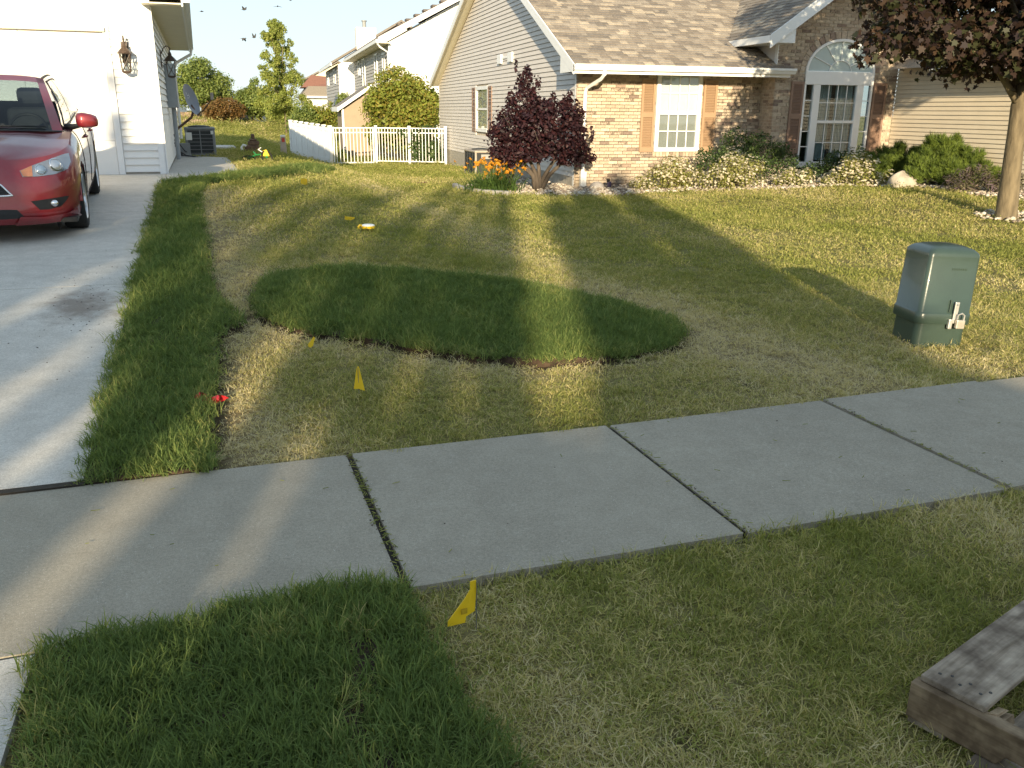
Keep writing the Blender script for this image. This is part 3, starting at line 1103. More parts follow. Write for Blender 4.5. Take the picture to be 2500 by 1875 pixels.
# crumbs of soil and grass clippings dropped on the driveway and the walk
mb = MB()
for i in range(560):
    if i < 110:
        x, y = random.gauss(-.9, .18), random.gauss(6.9, .7)
        if x > -.63:
            continue
    elif i < 150:
        x, y = random.uniform(-.55, 4.0), random.uniform(2.6, 3.78)
    else:
        jn = random.choice((.52, .52, 1.846, 3.165))
        x, y = jn + random.gauss(0, .012), random.uniform(2.56, 3.8)
    z = terS(x, y) + .022
    r = random.uniform(.0015, .006)
    if i >= 110 and i % 3:
        a = random.uniform(0, 6.28)
        l = random.uniform(.01, .035)
        mb.cbox((x, y, z), (l, .0025, .0018), a, 1)
    else:
        mb.ell((x, y, z), (r, r * random.uniform(.5, 1), r * .4), 5, 4, 0)
o = mb.build('soil_crumbs', [M['soil'], M['grass_old']], None, SF)
tagp(o, kind='stuff')

# pebbles of the planting beds
ico = [(0, 0, 1)] + [(.894 * math.cos(6.283 * k / 5), .894 * math.sin(6.283 * k / 5), .447) for k in range(5)] + [(.894 * math.cos(6.283 * (k + .5) / 5), .894 * math.sin(6.283 * (k + .5) / 5), -.447) for k in range(5)] + [(0, 0, -1)]
icof = [(0, 1 + k, 1 + (k + 1) % 5) for k in range(5)] + [(1 + k, 6 + k, 1 + (k + 1) % 5) for k in range(5)] + [(1 + (k + 1) % 5, 6 + k, 6 + (k + 1) % 5) for k in range(5)] + [(11, 6 + (k + 1) % 5, 6 + k) for k in range(5)]
ico = np.array(ico)
icof = np.array(icof)


def pebbles(name, x, y, r0, r1):
    n = len(x)
    s = rng.uniform(r0, r1, (n, 1)) * np.stack([rng.uniform(.7, 1.3, n), rng.uniform(.7, 1.3, n), rng.uniform(.45, .8, n)], 1)
    a = rng.uniform(0, 6.283, n)
    P = ico[None] * s[:, None, :] * rng.uniform(.85, 1.15, (n, 12, 1))
    X = P[:, :, 0] * np.cos(a)[:, None] - P[:, :, 1] * np.sin(a)[:, None] + x[:, None]
    Y = P[:, :, 0] * np.sin(a)[:, None] + P[:, :, 1] * np.cos(a)[:, None] + y[:, None]
    Z = P[:, :, 2] + (ter(x, y) + rng.uniform(-.005, .03, n))[:, None]
    V = np.stack([X, Y, Z], 2).reshape(-1, 3)
    F = (icof[None] + (np.arange(n) * 12)[:, None, None]).reshape(-1, 3)
    mi = np.repeat(rng.integers(0, 4, n), 20)
    o = link_mesh(name, V, F, [M['pebble%d' % i] for i in range(4)], mi=mi)
    return tagp(o, kind='stuff')


n = 22000
px = rng.uniform(3.8, 13.6, n)
py = rng.uniform(11.5, 22.4, n)
k = inpoly(px, py, BED) & ((polydist(px, py, BED) < 1.5) | (px < 8.2))
px, py = px[k], py[k]
pebbles('gravel', px[:7500], py[:7500], .018, .042)
a = rng.uniform(0, 6.283, 200)
r = .52 * np.sqrt(rng.uniform(.02, 1, 200))
pebbles('gravel', 10.6 + r * np.cos(a), 10.62 + r * np.sin(a), .018, .04)
# ------------------------------------------------------------------ right-hand brick and siding house
HX, HY = 6.31, 18.05
BAYX0, BAYX1, BAYY = 10.59, 13.62, 17.50
house = thing('brick_house', 'brick and grey siding ranch house with brown shingle roof, right of the lawn', 'house', (HX, HY, 0))
PEAKY, PEAKZ = 25.0, 5.9
EAVEZ, EAVEY = 2.46, 17.36
SL = (PEAKZ - EAVEZ) / (PEAKY - EAVEY)


def lap(name, parent, frame, x_plane, nrm, a0, a1, b0, b1, z0, z1, material, proud=.016, axis='x'):
    """a lap board on a vertical plane: lower edge from a0 to a1, upper edge b0..b1, tilted so the lower edge stands proud"""
    o0, o1 = x_plane + nrm * (proud + .008), x_plane + nrm * .003
    bk = x_plane - nrm * .015
    z1 = z1 - .055 * (z1 - z0)
    if axis == 'x':
        v = [(bk, a0, z0), (o0, a0, z0), (o0, a1, z0), (bk, a1, z0), (bk, b0, z1), (o1, b0, z1), (o1, b1, z1), (bk, b1, z1)]
    else:
        v = [(a0, bk, z0), (a0, o0, z0), (a1, o0, z0), (a1, bk, z0), (b0, bk, z1), (b0, o1, z1), (b1, o1, z1), (b1, bk, z1)]
    f = [(0, 1, 2, 3), (4, 7, 6, 5), (1, 5, 6, 2), (0, 4, 5, 1), (3, 2, 6, 7), (0, 3, 7, 4)]
    return MB().add(v, f).build(name, material, parent, frame)


# core walls (sheathing) behind the cladding
core = MB()
core.prism([(18.10, -.6), (33.6, -.6), (33.6, 2.6), (25.0, 5.75), (18.10, 2.75)], 'x', HX + .02, HX + .2)
core.box(HX + .04, BAYX0 + .2, 18.10, 18.3, -.6, 2.6)
core.build('wall', M['mortar'], house)
MB().box(HX - .01, HX + .05, 18.2, 33.6, -.7, .2).build('foundation', M['foundation'], house)

# siding courses on the gable end
z = .20
ex = .105
WY0, WY1, WZ0, WZ1 = 25.86, 27.47, .93, 2.24


def gab(z):
    """where the gable edge is at height z"""
    if z < 2.45:
        return 18.16, 33.6
    f = 18.16 + (z - 2.45) * (25.0 - 18.16) / (5.62 - 2.45)
    b = 33.6 - (z - 2.45) * (33.6 - 25.0) / (5.62 - 2.45)
    return min(f, 24.95), max(b, 25.05)


while z < 5.55:
    a0, a1 = gab(z)
    b0, b1 = gab(z + ex)
    if z + ex > WZ0 and z < WZ1:
        lap('siding_board', house, None, HX, -1, a0, WY0, b0, WY0, z, z + ex, M['grey_siding'])
        lap('siding_board', house, None, HX, -1, WY1, a1, WY1, b1, z, z + ex, M['grey_siding'])
    else:
        lap('siding_board', house, None, HX, -1, a0, a1, b0, b1, z, z + ex, M['grey_siding'])
    z += ex
MB().box(HX - .022, HX + .03, 18.09, 18.17, -.05, 2.5).build('corner_trim', M['white_trim'], house)

# side window with tan shutters
w = MB().box(HX - .03, HX + .02, WY0, WY0 + .09, WZ0, WZ1).box(HX - .03, HX + .02, WY1 - .09, WY1, WZ0, WZ1).box(HX - .031, HX + .019, WY0 + .09, WY1 - .09, WZ1 - .1, WZ1).box(HX - .04, HX + .021, WY0 + .09, WY1 - .09, WZ0, WZ0 + .09).box(HX - .02, HX + .01, WY0 + .09, WY1 - .09, 1.56, 1.62).build('window', M['white_trim'], house)
for zz0, zz1 in ((WZ0 + .09, 1.56), (1.62, WZ1 - .1)):
    for k in range(2):
        y0 = WY0 + .09 + k * .715
        MB().box(HX + .002, HX + .008, y0 + .01, y0 + .705, zz0, zz1).build('pane', M['glass'], w)
b_ = MB()
for k in range(12):
    y0 = WY0 + .1 + k * .118
    b_.hexa([(HX + .012, y0, WZ0 + .1), (HX + .022, y0 + .1, WZ0 + .1), (HX + .03, y0 + .1, WZ0 + .1), (HX + .02, y0, WZ0 + .1), (HX + .012, y0, WZ1 - .1), (HX + .022, y0 + .1, WZ1 - .1), (HX + .03, y0 + .1, WZ1 - .1), (HX + .02, y0, WZ1 - .1)])
b_.build('vertical_blind', M['blind_white'], w)


def shutter(parent, plane, nrm, a0, a1, z0, z1, material, axis, slats=24, lab=None):
    def bx(mb, p0, p1, q0, q1, r0, r1):
        lo, hi = sorted((plane + nrm * p0, plane + nrm * p1))
        if axis == 'x':
            mb.box(lo, hi, q0, q1, r0, r1)
        else:
            mb.box(q0, q1, lo, hi, r0, r1)
    st = .05
    zm = z0 + (z1 - z0) * .52
    f = MB()
    bx(f, .004, .036, a0, a0 + st, z0, z1)
    bx(f, .004, .036, a1 - st, a1, z0, z1)
    for r0, r1 in ((z0, z0 + .1), (zm - .05, zm + .05), (z1 - .06, z1)):
        bx(f, .005, .035, a0 + st, a1 - st, r0, r1)
    bx(f, .004, .010, a0 + st, a1 - st, z0 + .1, z1 - .06)
    o = f.build('shutter', material, parent)
    if lab:
        o['label'] = lab
    sm = None
    for p0, p1 in ((z0 + .1, zm - .05), (zm + .05, z1 - .06)):
        n = slats // 2
        for k in range(n):
            zz = p0 + (k + .5) * (p1 - p0) / n
            h = (p1 - p0) / n
            if sm is None:
                d0, d1 = plane + nrm * .011, plane + nrm * .033
                q0, q1 = a0 + st + .003, a1 - st - .003
                if axis == 'x':
                    v = [(d0, q0, .30 * h), (d1, q0, -.22 * h), (d1, q1, -.22 * h), (d0, q1, .30 * h)]
                else:
                    v = [(q0, d0, .30 * h), (q0, d1, -.22 * h), (q1, d1, -.22 * h), (q1, d0, .30 * h)]
                inv = np.array(root_matrix(parent).inverted())
                off = inv[:3, 3]
                v = [tuple(np.array(p) + off * np.array([1, 1, 0])) for p in v]
                v2 = [(p[0], p[1], p[2] - .22 * h) for p in v]
                mb = MB()
                mb.add(v + v2, [(0, 1, 2, 3), (7, 6, 5, 4), (0, 4, 5, 1), (1, 5, 6, 2), (2, 6, 7, 3), (3, 7, 4, 0)])
                so = mb.build('slat', material, o, local=True)
                so.location = (0, 0, zz)
                sm = so.data
            else:
                piece('slat', sm, o, (0, 0, zz))
    return o


shutter(house, HX, -1, WY0 - .47, WY0 - .03, WZ0 - .02, WZ1 - .02, M['brown_shutter'], 'x', 24, 'taupe louvred shutter beside the side window')
shutter(house, HX, -1, WY1 + .03, WY1 + .47, WZ0 - .02, WZ1 - .02, M['brown_shutter'], 'x', 24)
# little white vents high on the gable
v_ = MB()
for y0 in (23.1, 24.2):
    v_.box(HX - .07, HX - .017, y0, y0 + .42, 2.76 + (y0 - 23.1) * .0, 3.0 + (y0 - 23.1) * .0)
v_.box(HX - .04, HX - .018, 23.5, 24.22, 2.87, 2.93)
v_.build('vent_hood', M['white_trim'], house, bevel=.01)

# ---- bricks
BL, BH, GAPM = .200, .0580, .0097
COURSE = BH + GAPM
brick_tones = ['brick0'] * 6 + ['brick1'] * 6 + ['brick2'] * 5 + ['brick3'] * 4 + ['brick4', 'brick5'] + ['brick_chip'] * 3
BSPOTS = []          # (x0, x1, plane, axis, zc, tone)


def brick_wall(plane, axis, a0, a1, zlo, zhi, holes, keep=None, sign=1):
    r = random.Random(int(plane * 100) + len(axis))
    row = 0
    z0 = zlo
    while z0 + BH < zhi:
        x = a0 - (BL + GAPM) / 2 * (row % 2)
        while x < a1:
            p0, p1 = max(a0, x), min(a1, x + BL)
            x += BL + GAPM
            segs = [(p0, p1)]
            for h in holes:
                if z0 + BH > h[2] and z0 < h[3]:
                    ns = []
                    for s0, s1 in segs:
                        lo, hi = h[0], h[1]
                        if len(h) > 4:
                            lo, hi = h[4](z0 + BH / 2)
                        if s1 <= lo or s0 >= hi:
                            ns.append((s0, s1))
                        else:
                            if s0 < lo:
                                ns.append((s0, lo))
                            if s1 > hi:
                                ns.append((hi, s1))
                    segs = ns
            for s0, s1 in segs:
                if s1 - s0 < .025:
                    continue
                if keep and not keep((s0 + s1) / 2, z0 + BH / 2):
                    continue
                BSPOTS.append((s0, s1, plane, axis, z0, r.choice(brick_tones), r.uniform(-.002, .003)))
        z0 += COURSE
        row += 1


AXC, AHW = 12.14, .86          # arched window centre and half width
ARZ, ARR = 2.40, .68           # springing height and rise


def arch_hole(zc):
    t = (zc - ARZ) / (ARR + .16)
    h = (AHW + .13) * math.sqrt(max(0, 1 - t * t)) if t < 1 else -1
    return AXC - h, AXC + h


brick_wall(18.05, 'y', HX + .01, BAYX0, .0, 2.44, [(8.08, 9.15, .62, 2.44)])
brick_wall(HX - .006, 'x', 18.05, 18.09, .0, 2.44, [])
brick_wall(BAYX0, 'x', BAYY + .0, 18.05, .0, 2.44, [])
rk = lambda x: 3.42 + .70 * min(x - BAYX0, BAYX1 - x) - .03
brick_wall(BAYY, 'y', BAYX0, BAYX1, .0, 4.6, [(AXC - AHW, AXC + AHW, .0, ARZ), (0, 0, ARZ, ARZ + ARR + .17, arch_hole)], keep=lambda x, z_: z_ < rk(x))
# soldier course under the left window and around the arch are built below


def brick_box(s0, s1, plane, axis, z0, pr):
    v = []
    if axis == 'y':
        y0, y1 = plane - .012 - pr, plane + .03
        return [(s0, y0, z0), (s1, y0, z0), (s1, y1, z0), (s0, y1, z0), (s0, y0, z0 + BH), (s1, y0, z0 + BH), (s1, y1, z0 + BH), (s0, y1, z0 + BH)]
    x0, x1 = plane - .012 - pr, plane + .03
    return [(x0, s0, z0), (x1, s0, z0), (x1, s1, z0), (x0, s1, z0), (x0, s0, z0 + BH), (x1, s0, z0 + BH), (x1, s1, z0 + BH), (x0, s1, z0 + BH)]


# the 300 whole bricks that show largest are objects of their own, the rest are one part
whole = [b for b in BSPOTS if b[1] - b[0] > .19 and b[3] == 'y']
vis = [b for b in whole if (b[2] > 18 and (b[0] < 7.75 or b[0] > 9.5) and b[4] > .15 and (b[0] < 7.9 or b[4] > .9)) or (b[2] < 18 and b[4] > 1.0 and b[4] < 3.3)]
random.Random(3).shuffle(vis)
vis.sort(key=lambda b: 0 if b[2] > 18 else 1)
single = set(map(id, vis[:300]))
bm_cache = {}
rest = MB()
tone_list = ['brick0', 'brick1', 'brick2', 'brick3', 'brick4', 'brick5', 'brick_chip']
for b in BSPOTS:
    s0, s1, plane, axis, z0, tone, pr = b
    if id(b) in single:
        if tone not in bm_cache:
            mb = MB().hexa(brick_box(0, BL, 0, 'y', 0, 0))
            o = mb.build('brick', M[tone], house, local=True)
            o.location = (s0 - HX, plane - HY - pr, z0)
            bm_cache[tone] = o.data
        else:
            piece('brick', bm_cache[tone], house, (s0 - HX, plane - HY - pr, z0))
    else:
        rest.hexa(brick_box(s0, s1, plane, axis, z0, pr), tone_list.index(tone))
rest.build('brickwork', [M[t] for t in tone_list], house)['kind'] = 'stuff'
# soldier sill under the window
for k in range(14):
    x0 = 8.07 + k * .0785
    MB().hexa([(x0, 18.02, .62), (x0 + .069, 18.02, .62), (x0 + .069, 18.08, .62), (x0, 18.08, .62), (x0, 18.02, .735), (x0 + .069, 18.02, .735), (x0 + .069, 18.08, .735), (x0, 18.08, .735)]).build('sill_brick', M[random.choice(['brick0', 'brick2', 'brick3', 'brick4', 'brick1'])], house)
# arch bricks
na = 21
for k in range(na):
    t0, t1 = math.pi * (k + .06) / na, math.pi * (k + .94) / na
    v = []
    for yy_ in (BAYY - .018, BAYY + .03):
        for (a, b, t) in ((AHW + .005, ARR + .005, t0), (AHW + .125, ARR + .155, t0), (AHW + .125, ARR + .155, t1), (AHW + .005, ARR + .005, t1)):
            v.append((AXC + a * math.cos(t), yy_, ARZ + b * math.sin(t)))
    MB().add(v, [(0, 1, 2, 3), (7, 6, 5, 4), (0, 4, 5, 1), (1, 5, 6, 2), (2, 6, 7, 3), (3, 7, 4, 0)]).build('arch_brick', M[random.choice(['brick1', 'brick3', 'brick4', 'brick0'])], house)

# mortar behind the bay, with its gable
bay = MB()
yb0, yb1 = BAYY + .004, BAYY + .03
bay.box(BAYX0 + .004, AXC - AHW, yb0, yb1, 0, ARZ)
bay.box(AXC + AHW, BAYX1, yb0, yb1, 0, ARZ)
N_ = 24
arc = [(AXC + AHW * math.cos(math.pi * k / N_), ARZ + ARR * math.sin(math.pi * k / N_)) for k in range(N_ + 1)]
top = lambda x: rk(x) + .03
for k in range(N_):
    (xa, za), (xb, zb) = arc[k], arc[k + 1]
    bay.add([(xa, yb0, za), (xb, yb0, zb), (xb, yb0, top(xb)), (xa, yb0, top(xa))], [(0, 1, 2, 3)])
bay.add([(BAYX0, yb0, ARZ), (AXC - AHW, yb0, ARZ), (AXC - AHW, yb0, top(AXC - AHW)), (BAYX0, yb0, top(BAYX0))], [(0, 1, 2, 3)])
bay.add([(AXC + AHW, yb0, ARZ), (BAYX1, yb0, ARZ), (BAYX1, yb0, top(BAYX1)), (AXC + AHW, yb0, top(AXC + AHW))], [(0, 1, 2, 3)])
bay.box(BAYX0 + .004, BAYX0 + .03, yb1, 18.2, 0, 2.5)
bay.build('bay_wall', M['mortar'], house)
# bay side wall above the main roof: siding with a white corner board
bs = MB().box(BAYX0 - .004, BAYX0 + .03, BAYY + .03, 19.6, 2.46, 3.2).build('bay_side_wall', M['grey_siding'], house)
MB().box(BAYX0 - .02, BAYX0 + .02, BAYY - .01, BAYY + .09, 2.52, 3.0).build('corner_trim', M['white_trim'], house)

# ---- left front window
wx0, wx1, wz0, wz1 = 8.09, 9.14, .74, 2.40
WYP = 18.03
wf = MB()
wf.box(wx0, wx0 + .085, WYP - .03, WYP + .05, wz0, wz1)
wf.box(wx1 - .085, wx1, WYP - .03, WYP + .05, wz0, wz1)
wf.box(wx0 + .085, wx1 - .085, WYP - .029, WYP + .05, wz1 - .09, wz1)
wf.box(wx0 - .01, wx1 + .01, WYP - .05, WYP + .05, wz0 - .012, wz0 + .07)
zm = 1.53
wf.box(wx0 + .085, wx1 - .085, WYP - .022, WYP + .03, zm - .035, zm + .035)
win = wf.build('window', M['white_trim'], house, bevel=.006)


def grid_panes(win, x0, x1, z0, z1, nx_, nz_, y, bar, glass):
    mu = MB()
    dx, dz = (x1 - x0) / nx_, (z1 - z0) / nz_
    for i in range(1, nx_):
        mu.box(x0 + i * dx - bar / 2, x0 + i * dx + bar / 2, y - .006, y + .006, z0, z1)
    for j in range(1, nz_):
        for i in range(nx_):
            a = x0 + i * dx + (bar / 2 if i else 0)
            b = x0 + (i + 1) * dx - (bar / 2 if i < nx_ - 1 else 0)
            mu.box(a, b, y - .0055, y + .0055, z0 + j * dz - bar / 2, z0 + j * dz + bar / 2)
    mu.build('muntin', M['white_trim'], win)
    pm = None
    for i in range(nx_):
        for j in range(nz_):
            MB().box(x0 + i * dx + bar / 2 - .002, x0 + (i + 1) * dx - bar / 2 + .002, y + .008, y + .012, z0 + j * dz + bar / 2 - .002, z0 + (j + 1) * dz - bar / 2 + .002).build('pane', glass, win)


grid_panes(win, wx0 + .085, wx1 - .085, zm + .035, wz1 - .09, 4, 2, WYP - .012, .02, M['glass'])
grid_panes(win, wx0 + .085, wx1 - .085, wz0 + .07, zm - .035, 4, 2, WYP - .004, .02, M['glass'])
for za, zb, m_, nm in ((zm + .03, wz1 - .085, 'blind_white', 'blind'), (wz0 + .065, zm - .03, 'blind_grey', 'blind')):
    mb = MB()
    n = int((zb - za) / .024)
    for k in range(n):
        z0 = za + k * (zb - za) / n
        h = (zb - za) / n
        mb.add([(wx0 + .08, WYP + .022, z0), (wx1 - .08, WYP + .022, z0), (wx1 - .08, WYP + .034, z0 + h), (wx0 + .08, WYP + .034, z0 + h)], [(0, 1, 2, 3)])
    mb.build(nm, M[m_], win)
shutter(house, 18.04, -1, 7.745, 8.055, .72, 2.20, M['tan_shutter'], 'y', 36, 'tan louvred shutter beside the blind-covered window')
shutter(house, 18.04, -1, 9.185, 9.51, .72, 2.20, M['tan_shutter'], 'y', 36)
shutter(house, BAYY - .012, -1, 10.965, 11.275, .70, 2.20, M['brown_shutter'], 'y', 40, 'dark brown louvred shutter beside the arched window')
shutter(house, BAYY - .012, -1, 13.02, 13.36, .70, 2.20, M['brown_shutter'], 'y', 40, 'dark brown louvred shutter beside the arched window')

# ---- big arched window
AY = BAYY - .01
x0, x1 = AXC - AHW, AXC + AHW
aw = MB()
aw.box(x0, x0 + .05, AY - .03, AY + .06, .45, ARZ - .12)
aw.box(x1 - .05, x1, AY - .03, AY + .06, .45, ARZ - .12)
aw.box(x0, x1, AY - .04, AY + .06, ARZ - .26, ARZ + .015)
aw.box(x0, x1, AY - .035, AY + .06, .40, .52)
for xa in (x0 + .235, x1 - .405):
    aw.box(xa, xa + .17, AY - .034, AY + .06, .52, ARZ - .26)
aw.box(x0 + .405, x1 - .405, AY - .028, AY + .05, 1.34, 1.40)
arch = aw.build('arched_window', M['white_trim'], house, bevel=.006)
arch['label'] = 'white arched window with fan light and pale curtains'
fr = MB()
pr_o = [(AXC + AHW * math.cos(math.pi * k / 32), ARZ + ARR * math.sin(math.pi * k / 32)) for k in range(33)]
pr_i = [(AXC + (AHW - .055) * math.cos(math.pi * k / 32), ARZ + .02 + (ARR - .075) * math.sin(math.pi * k / 32)) for k in range(33)]
for k in range(32):
    o0, o1, i0, i1 = pr_o[k], pr_o[k + 1], pr_i[k], pr_i[k + 1]
    v = [(o0[0], AY - .035, o0[1]), (o1[0], AY - .035, o1[1]), (i1[0], AY - .035, i1[1]), (i0[0], AY - .035, i0[1])]
    v += [(p[0], AY + .05, p[2]) for p in v]
    fr.add(v, [(3, 2, 1, 0), (4, 5, 6, 7), (0, 1, 5, 4), (2, 3, 7, 6)])
# sunburst bars
ri, ra = .27, .22
for k in range(16):
    t0, t1 = math.pi * k / 16, math.pi * (k + 1) / 16
    fr.tube([(AXC + ri * math.cos(t0), AY + .0, ARZ + .02 + ra * math.sin(t0)), (AXC + ri * math.cos(t1), AY + .0, ARZ + .02 + ra * math.sin(t1))], .010, 6)
for k in range(1, 6):
    t = math.pi * k / 6
    fr.tube([(AXC + ri * math.cos(t), AY, ARZ + .02 + ra * math.sin(t)), (AXC + (AHW - .05) * math.cos(t), AY, ARZ + .02 + (ARR - .07) * math.sin(t))], .010, 6)
fr.build('arch_frame', M['white_trim'], arch)
# pale fan-light panes
for k in range(6):
    t0, t1 = math.pi * k / 6, math.pi * (k + 1) / 6
    P = []
    for j in range(7):
        t = t0 + (t1 - t0) * j / 6
        P.append([(AXC + ri * math.cos(t), AY + .012, ARZ + .02 + ra * math.sin(t)), (AXC + (AHW - .03) * math.cos(t), AY + .012, ARZ + .02 + (ARR - .04) * math.sin(t))])
    MB().grid(P).build('fan_pane', M['frost'], arch)
P = [[(AXC, AY + .012, ARZ + .02), (AXC + ri * math.cos(math.pi * k / 12), AY + .012, ARZ + .02 + ra * math.sin(math.pi * k / 12))] for k in range(13)]
MB().grid(P).build('fan_pane', M['frost'], arch)
grid_panes(arch, x0 + .405, x1 - .405, 1.40, ARZ - .26, 4, 2, AY, .016, M['dark_glass'])
grid_panes(arch, x0 + .405, x1 - .405, .52, 1.34, 4, 2, AY + .008, .016, M['dark_glass'])
grid_panes(arch, x0 + .05, x0 + .235, .52, ARZ - .26, 1, 5, AY, .016, M['dark_glass'])
grid_panes(arch, x1 - .235, x1 - .05, .52, ARZ - .26, 1, 5, AY, .016, M['dark_glass'])
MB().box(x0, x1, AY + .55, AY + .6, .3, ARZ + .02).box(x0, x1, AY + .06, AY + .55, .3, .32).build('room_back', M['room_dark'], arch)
for xa, xb in ((x0 + .41, AXC - .10), (AXC + .02, x1 - .42)):
    P = []
    n = 40
    for k in range(n + 1):
        t = k / n
        yv = AY + .11 + .028 * math.sin(t * 38) + .012 * math.sin(t * 91)
        P.append([(xa + (xb - xa) * t, yv, .55), (xa + (xb - xa) * t + .01, yv, ARZ - .25)])
    MB().grid(P).build('curtain', M['curtain'], arch, smooth=True)

# ---- roofs
roof = MB()
XR = 17.0
XJ, YJ = 10.93, 17.62
ZJ = EAVEZ + (YJ - EAVEY) * SL
for dz, rev in ((0, False), (-.03, True)):
    f = [(0, 1, 2, 3), (3, 2, 5, 4), (6, 7, 8, 9)]
    roof.add([(5.98, EAVEY, EAVEZ + dz), (XJ, EAVEY, EAVEZ + dz), (XJ, PEAKY, PEAKZ + dz), (5.98, PEAKY, PEAKZ + dz), (5.98, 33.7, 2.55 + dz), (XJ, 33.7, 2.55 + dz), (XJ, YJ, ZJ + dz), (XR, YJ, ZJ + dz), (XR, PEAKY, PEAKZ + dz), (XJ, PEAKY, PEAKZ + dz)], [q_[::-1] for q_ in f] if rev else f)
roof_o = roof.build('roof', M['shingle2'], house)

BSL = .71
bex0, bex1, bey = 10.04, 14.24, 16.9
bz = 3.07
bpk = bz + BSL * (AXC - bex0)
broof = MB()
ybk = EAVEY + (bz - EAVEZ) / SL
ypk = EAVEY + (bpk - EAVEZ) / SL
broof.add([(bex0, bey, bz), (bex0, ybk, bz), (AXC, ypk, bpk), (AXC, bey, bpk), (bex1, bey, bz), (bex1, ybk, bz)], [(0, 3, 2, 1), (3, 4, 5, 2)])
bro = broof.build('bay_roof', M['shingle2'], house)

tones = ['shingle0', 'shingle0', 'shingle1', 'shingle1', 'shingle2', 'shingle2', 'shingle3', 'shingle4']
TL = ['shingle0', 'shingle1', 'shingle2', 'shingle3', 'shingle4']
EXP = .140
main_s, bay_s = [], []
sl = math.hypot(1, SL)
r_ = random.Random(12)
row = 0
s = 0.0
while s < 6.6:
    x = 5.985 - r_.uniform(0, .25)
    while x < 15.5:
        wd = r_.choice((.12, .17, .22, .28, .33))
        xa, xb = max(5.985, x), x + wd
        x = xb
        y0 = EAVEY - .03 + s / sl
        z0 = EAVEZ + (s / sl) * SL
        if xb > XJ and y0 < YJ:
            continue
        # hidden under the bay roof
        if xa > bex0 + .02 and z0 > bz + BSL * min(xa - bex0, bex1 - xa) * 0 + .02 and y0 < ypk:
            lim = AXC - (AXC - bex0) * (1 - (z0 - bz) / (bpk - bz)) if z0 > bz else 99
            if bex0 + (z0 - bz) / BSL < xa < bex1 - (z0 - bz) / BSL:
                continue
        if xb - xa > .03:
            main_s.append((xa, xb - .004, s, r_.choice(tones), r_.uniform(0, .003)))
    s += EXP
    row += 1


def tab_verts(xa, xb, s, up):
    y0, z0 = EAVEY - .03 + s / sl, EAVEZ - .012 + (s / sl) * SL
    y1, z1 = EAVEY - .03 + (s + EXP * 1.25) / sl, EAVEZ - .012 + ((s + EXP * 1.25) / sl) * SL
    n = Vector((0, -SL, 1)).normalized()
    h0, h1 = n * (.019 + up), n * .008
    return [(xa, y0, z0), (xb, y0, z0), (xb, y1, z1), (xa, y1, z1), (xa, y0 + h0.y, z0 + h0.z), (xb, y0 + h0.y, z0 + h0.z), (xb, y1 + h1.y, z1 + h1.z), (xa, y1 + h1.y, z1 + h1.z)]


big = sorted(range(len(main_s)), key=lambda i: main_s[i][2] + (9 if main_s[i][1] - main_s[i][0] < .16 else 0) + (4 if main_s[i][0] > 10.3 else 0))
single = set(big[:300])
cache = {}
rest = MB()
for i, (xa, xb, s, tone, up) in enumerate(main_s):
    if i in single:
        key = (tone, round(xb - xa, 2))
        if key not in cache:
            o = MB().hexa([(v[0], v[1] - EAVEY, v[2] - EAVEZ) for v in tab_verts(0, xb - xa, 0, 0)]).build('shingle', M[tone], roof_o, local=True)
            cache[key] = o.data
            o.location = (xa - HX, EAVEY + s / sl - HY, EAVEZ + (s / sl) * SL + up)
        else:
            piece('shingle', cache[key], roof_o, (xa - HX, EAVEY + s / sl - HY, EAVEZ + (s / sl) * SL + up))
    else:
        rest.hexa(tab_verts(xa, xb, s, up), TL.index(tone))
rest.build('shingle_field', [M[t] for t in TL], roof_o)['kind'] = 'stuff'
# bay roof shingles, both slopes
bl = math.hypot(1, BSL)
rest = MB()
for side in (1, -1):
    s = 0.0
    while s < (AXC - bex0) * bl:
        y = bey - r_.uniform(0, .2)
        zz = bz + s / bl * BSL
        yend = EAVEY + (zz - EAVEZ) / SL + .1
        while y < yend:
            wd = r_.choice((.12, .17, .22, .28, .33))
            ya, yb = max(bey - .01, y), min(y + wd, yend)
            y += wd
            if yb - ya < .03:
                continue
            def pt(ss, yv, lift):
                return ((bex0 + ss / bl - lift * BSL / bl) if side > 0 else (bex1 - ss / bl + lift * BSL / bl), yv, bz - .01 + ss / bl * BSL + lift / bl)
            a, b = s, s + EXP * 1.25
            v = [pt(a, ya, 0), pt(a, yb - .004, 0), pt(b, yb - .004, 0), pt(b, ya, 0), pt(a, ya, .02), pt(a, yb - .004, .02), pt(b, yb - .004, .009), pt(b, ya, .009)]
            if side > 0:
                v = [v[1], v[0], v[3], v[2], v[5], v[4], v[7], v[6]]
            rest.hexa(v, TL.index(r_.choice(tones)))
        s += EXP
rest.build('shingle_field', [M[t] for t in TL], bro)['kind'] = 'stuff'

# rakes, soffits, fascia and gutter
tr = MB()
def rake(mb, x_out, x_in, ya, za, yb, zb, depth, mi=0):
    v = [(x_out, ya, za - depth), (x_in, ya, za - depth), (x_in, yb, zb - depth), (x_out, yb, zb - depth), (x_out, ya, za), (x_in, ya, za), (x_in, yb, zb), (x_out, yb, zb)]
    mb.hexa(v, mi)
rake(tr, 5.955, 5.982, EAVEY - .02, EAVEZ - .005, PEAKY, PEAKZ - .005, .2)
rake(tr, 5.955, 5.982, 33.72, 2.53, PEAKY, PEAKZ - .005, .2)
tr.build('rake_board', M['white_trim'], house)
so_ = MB()
rake(so_, 5.982, HX, EAVEY - .0, EAVEZ - .10, PEAKY, PEAKZ - .10, .03)
rake(so_, 5.982, HX, 33.7, 2.43, PEAKY, PEAKZ - .10, .03)
so_.build('rake_soffit', M['cream_soffit'], house)
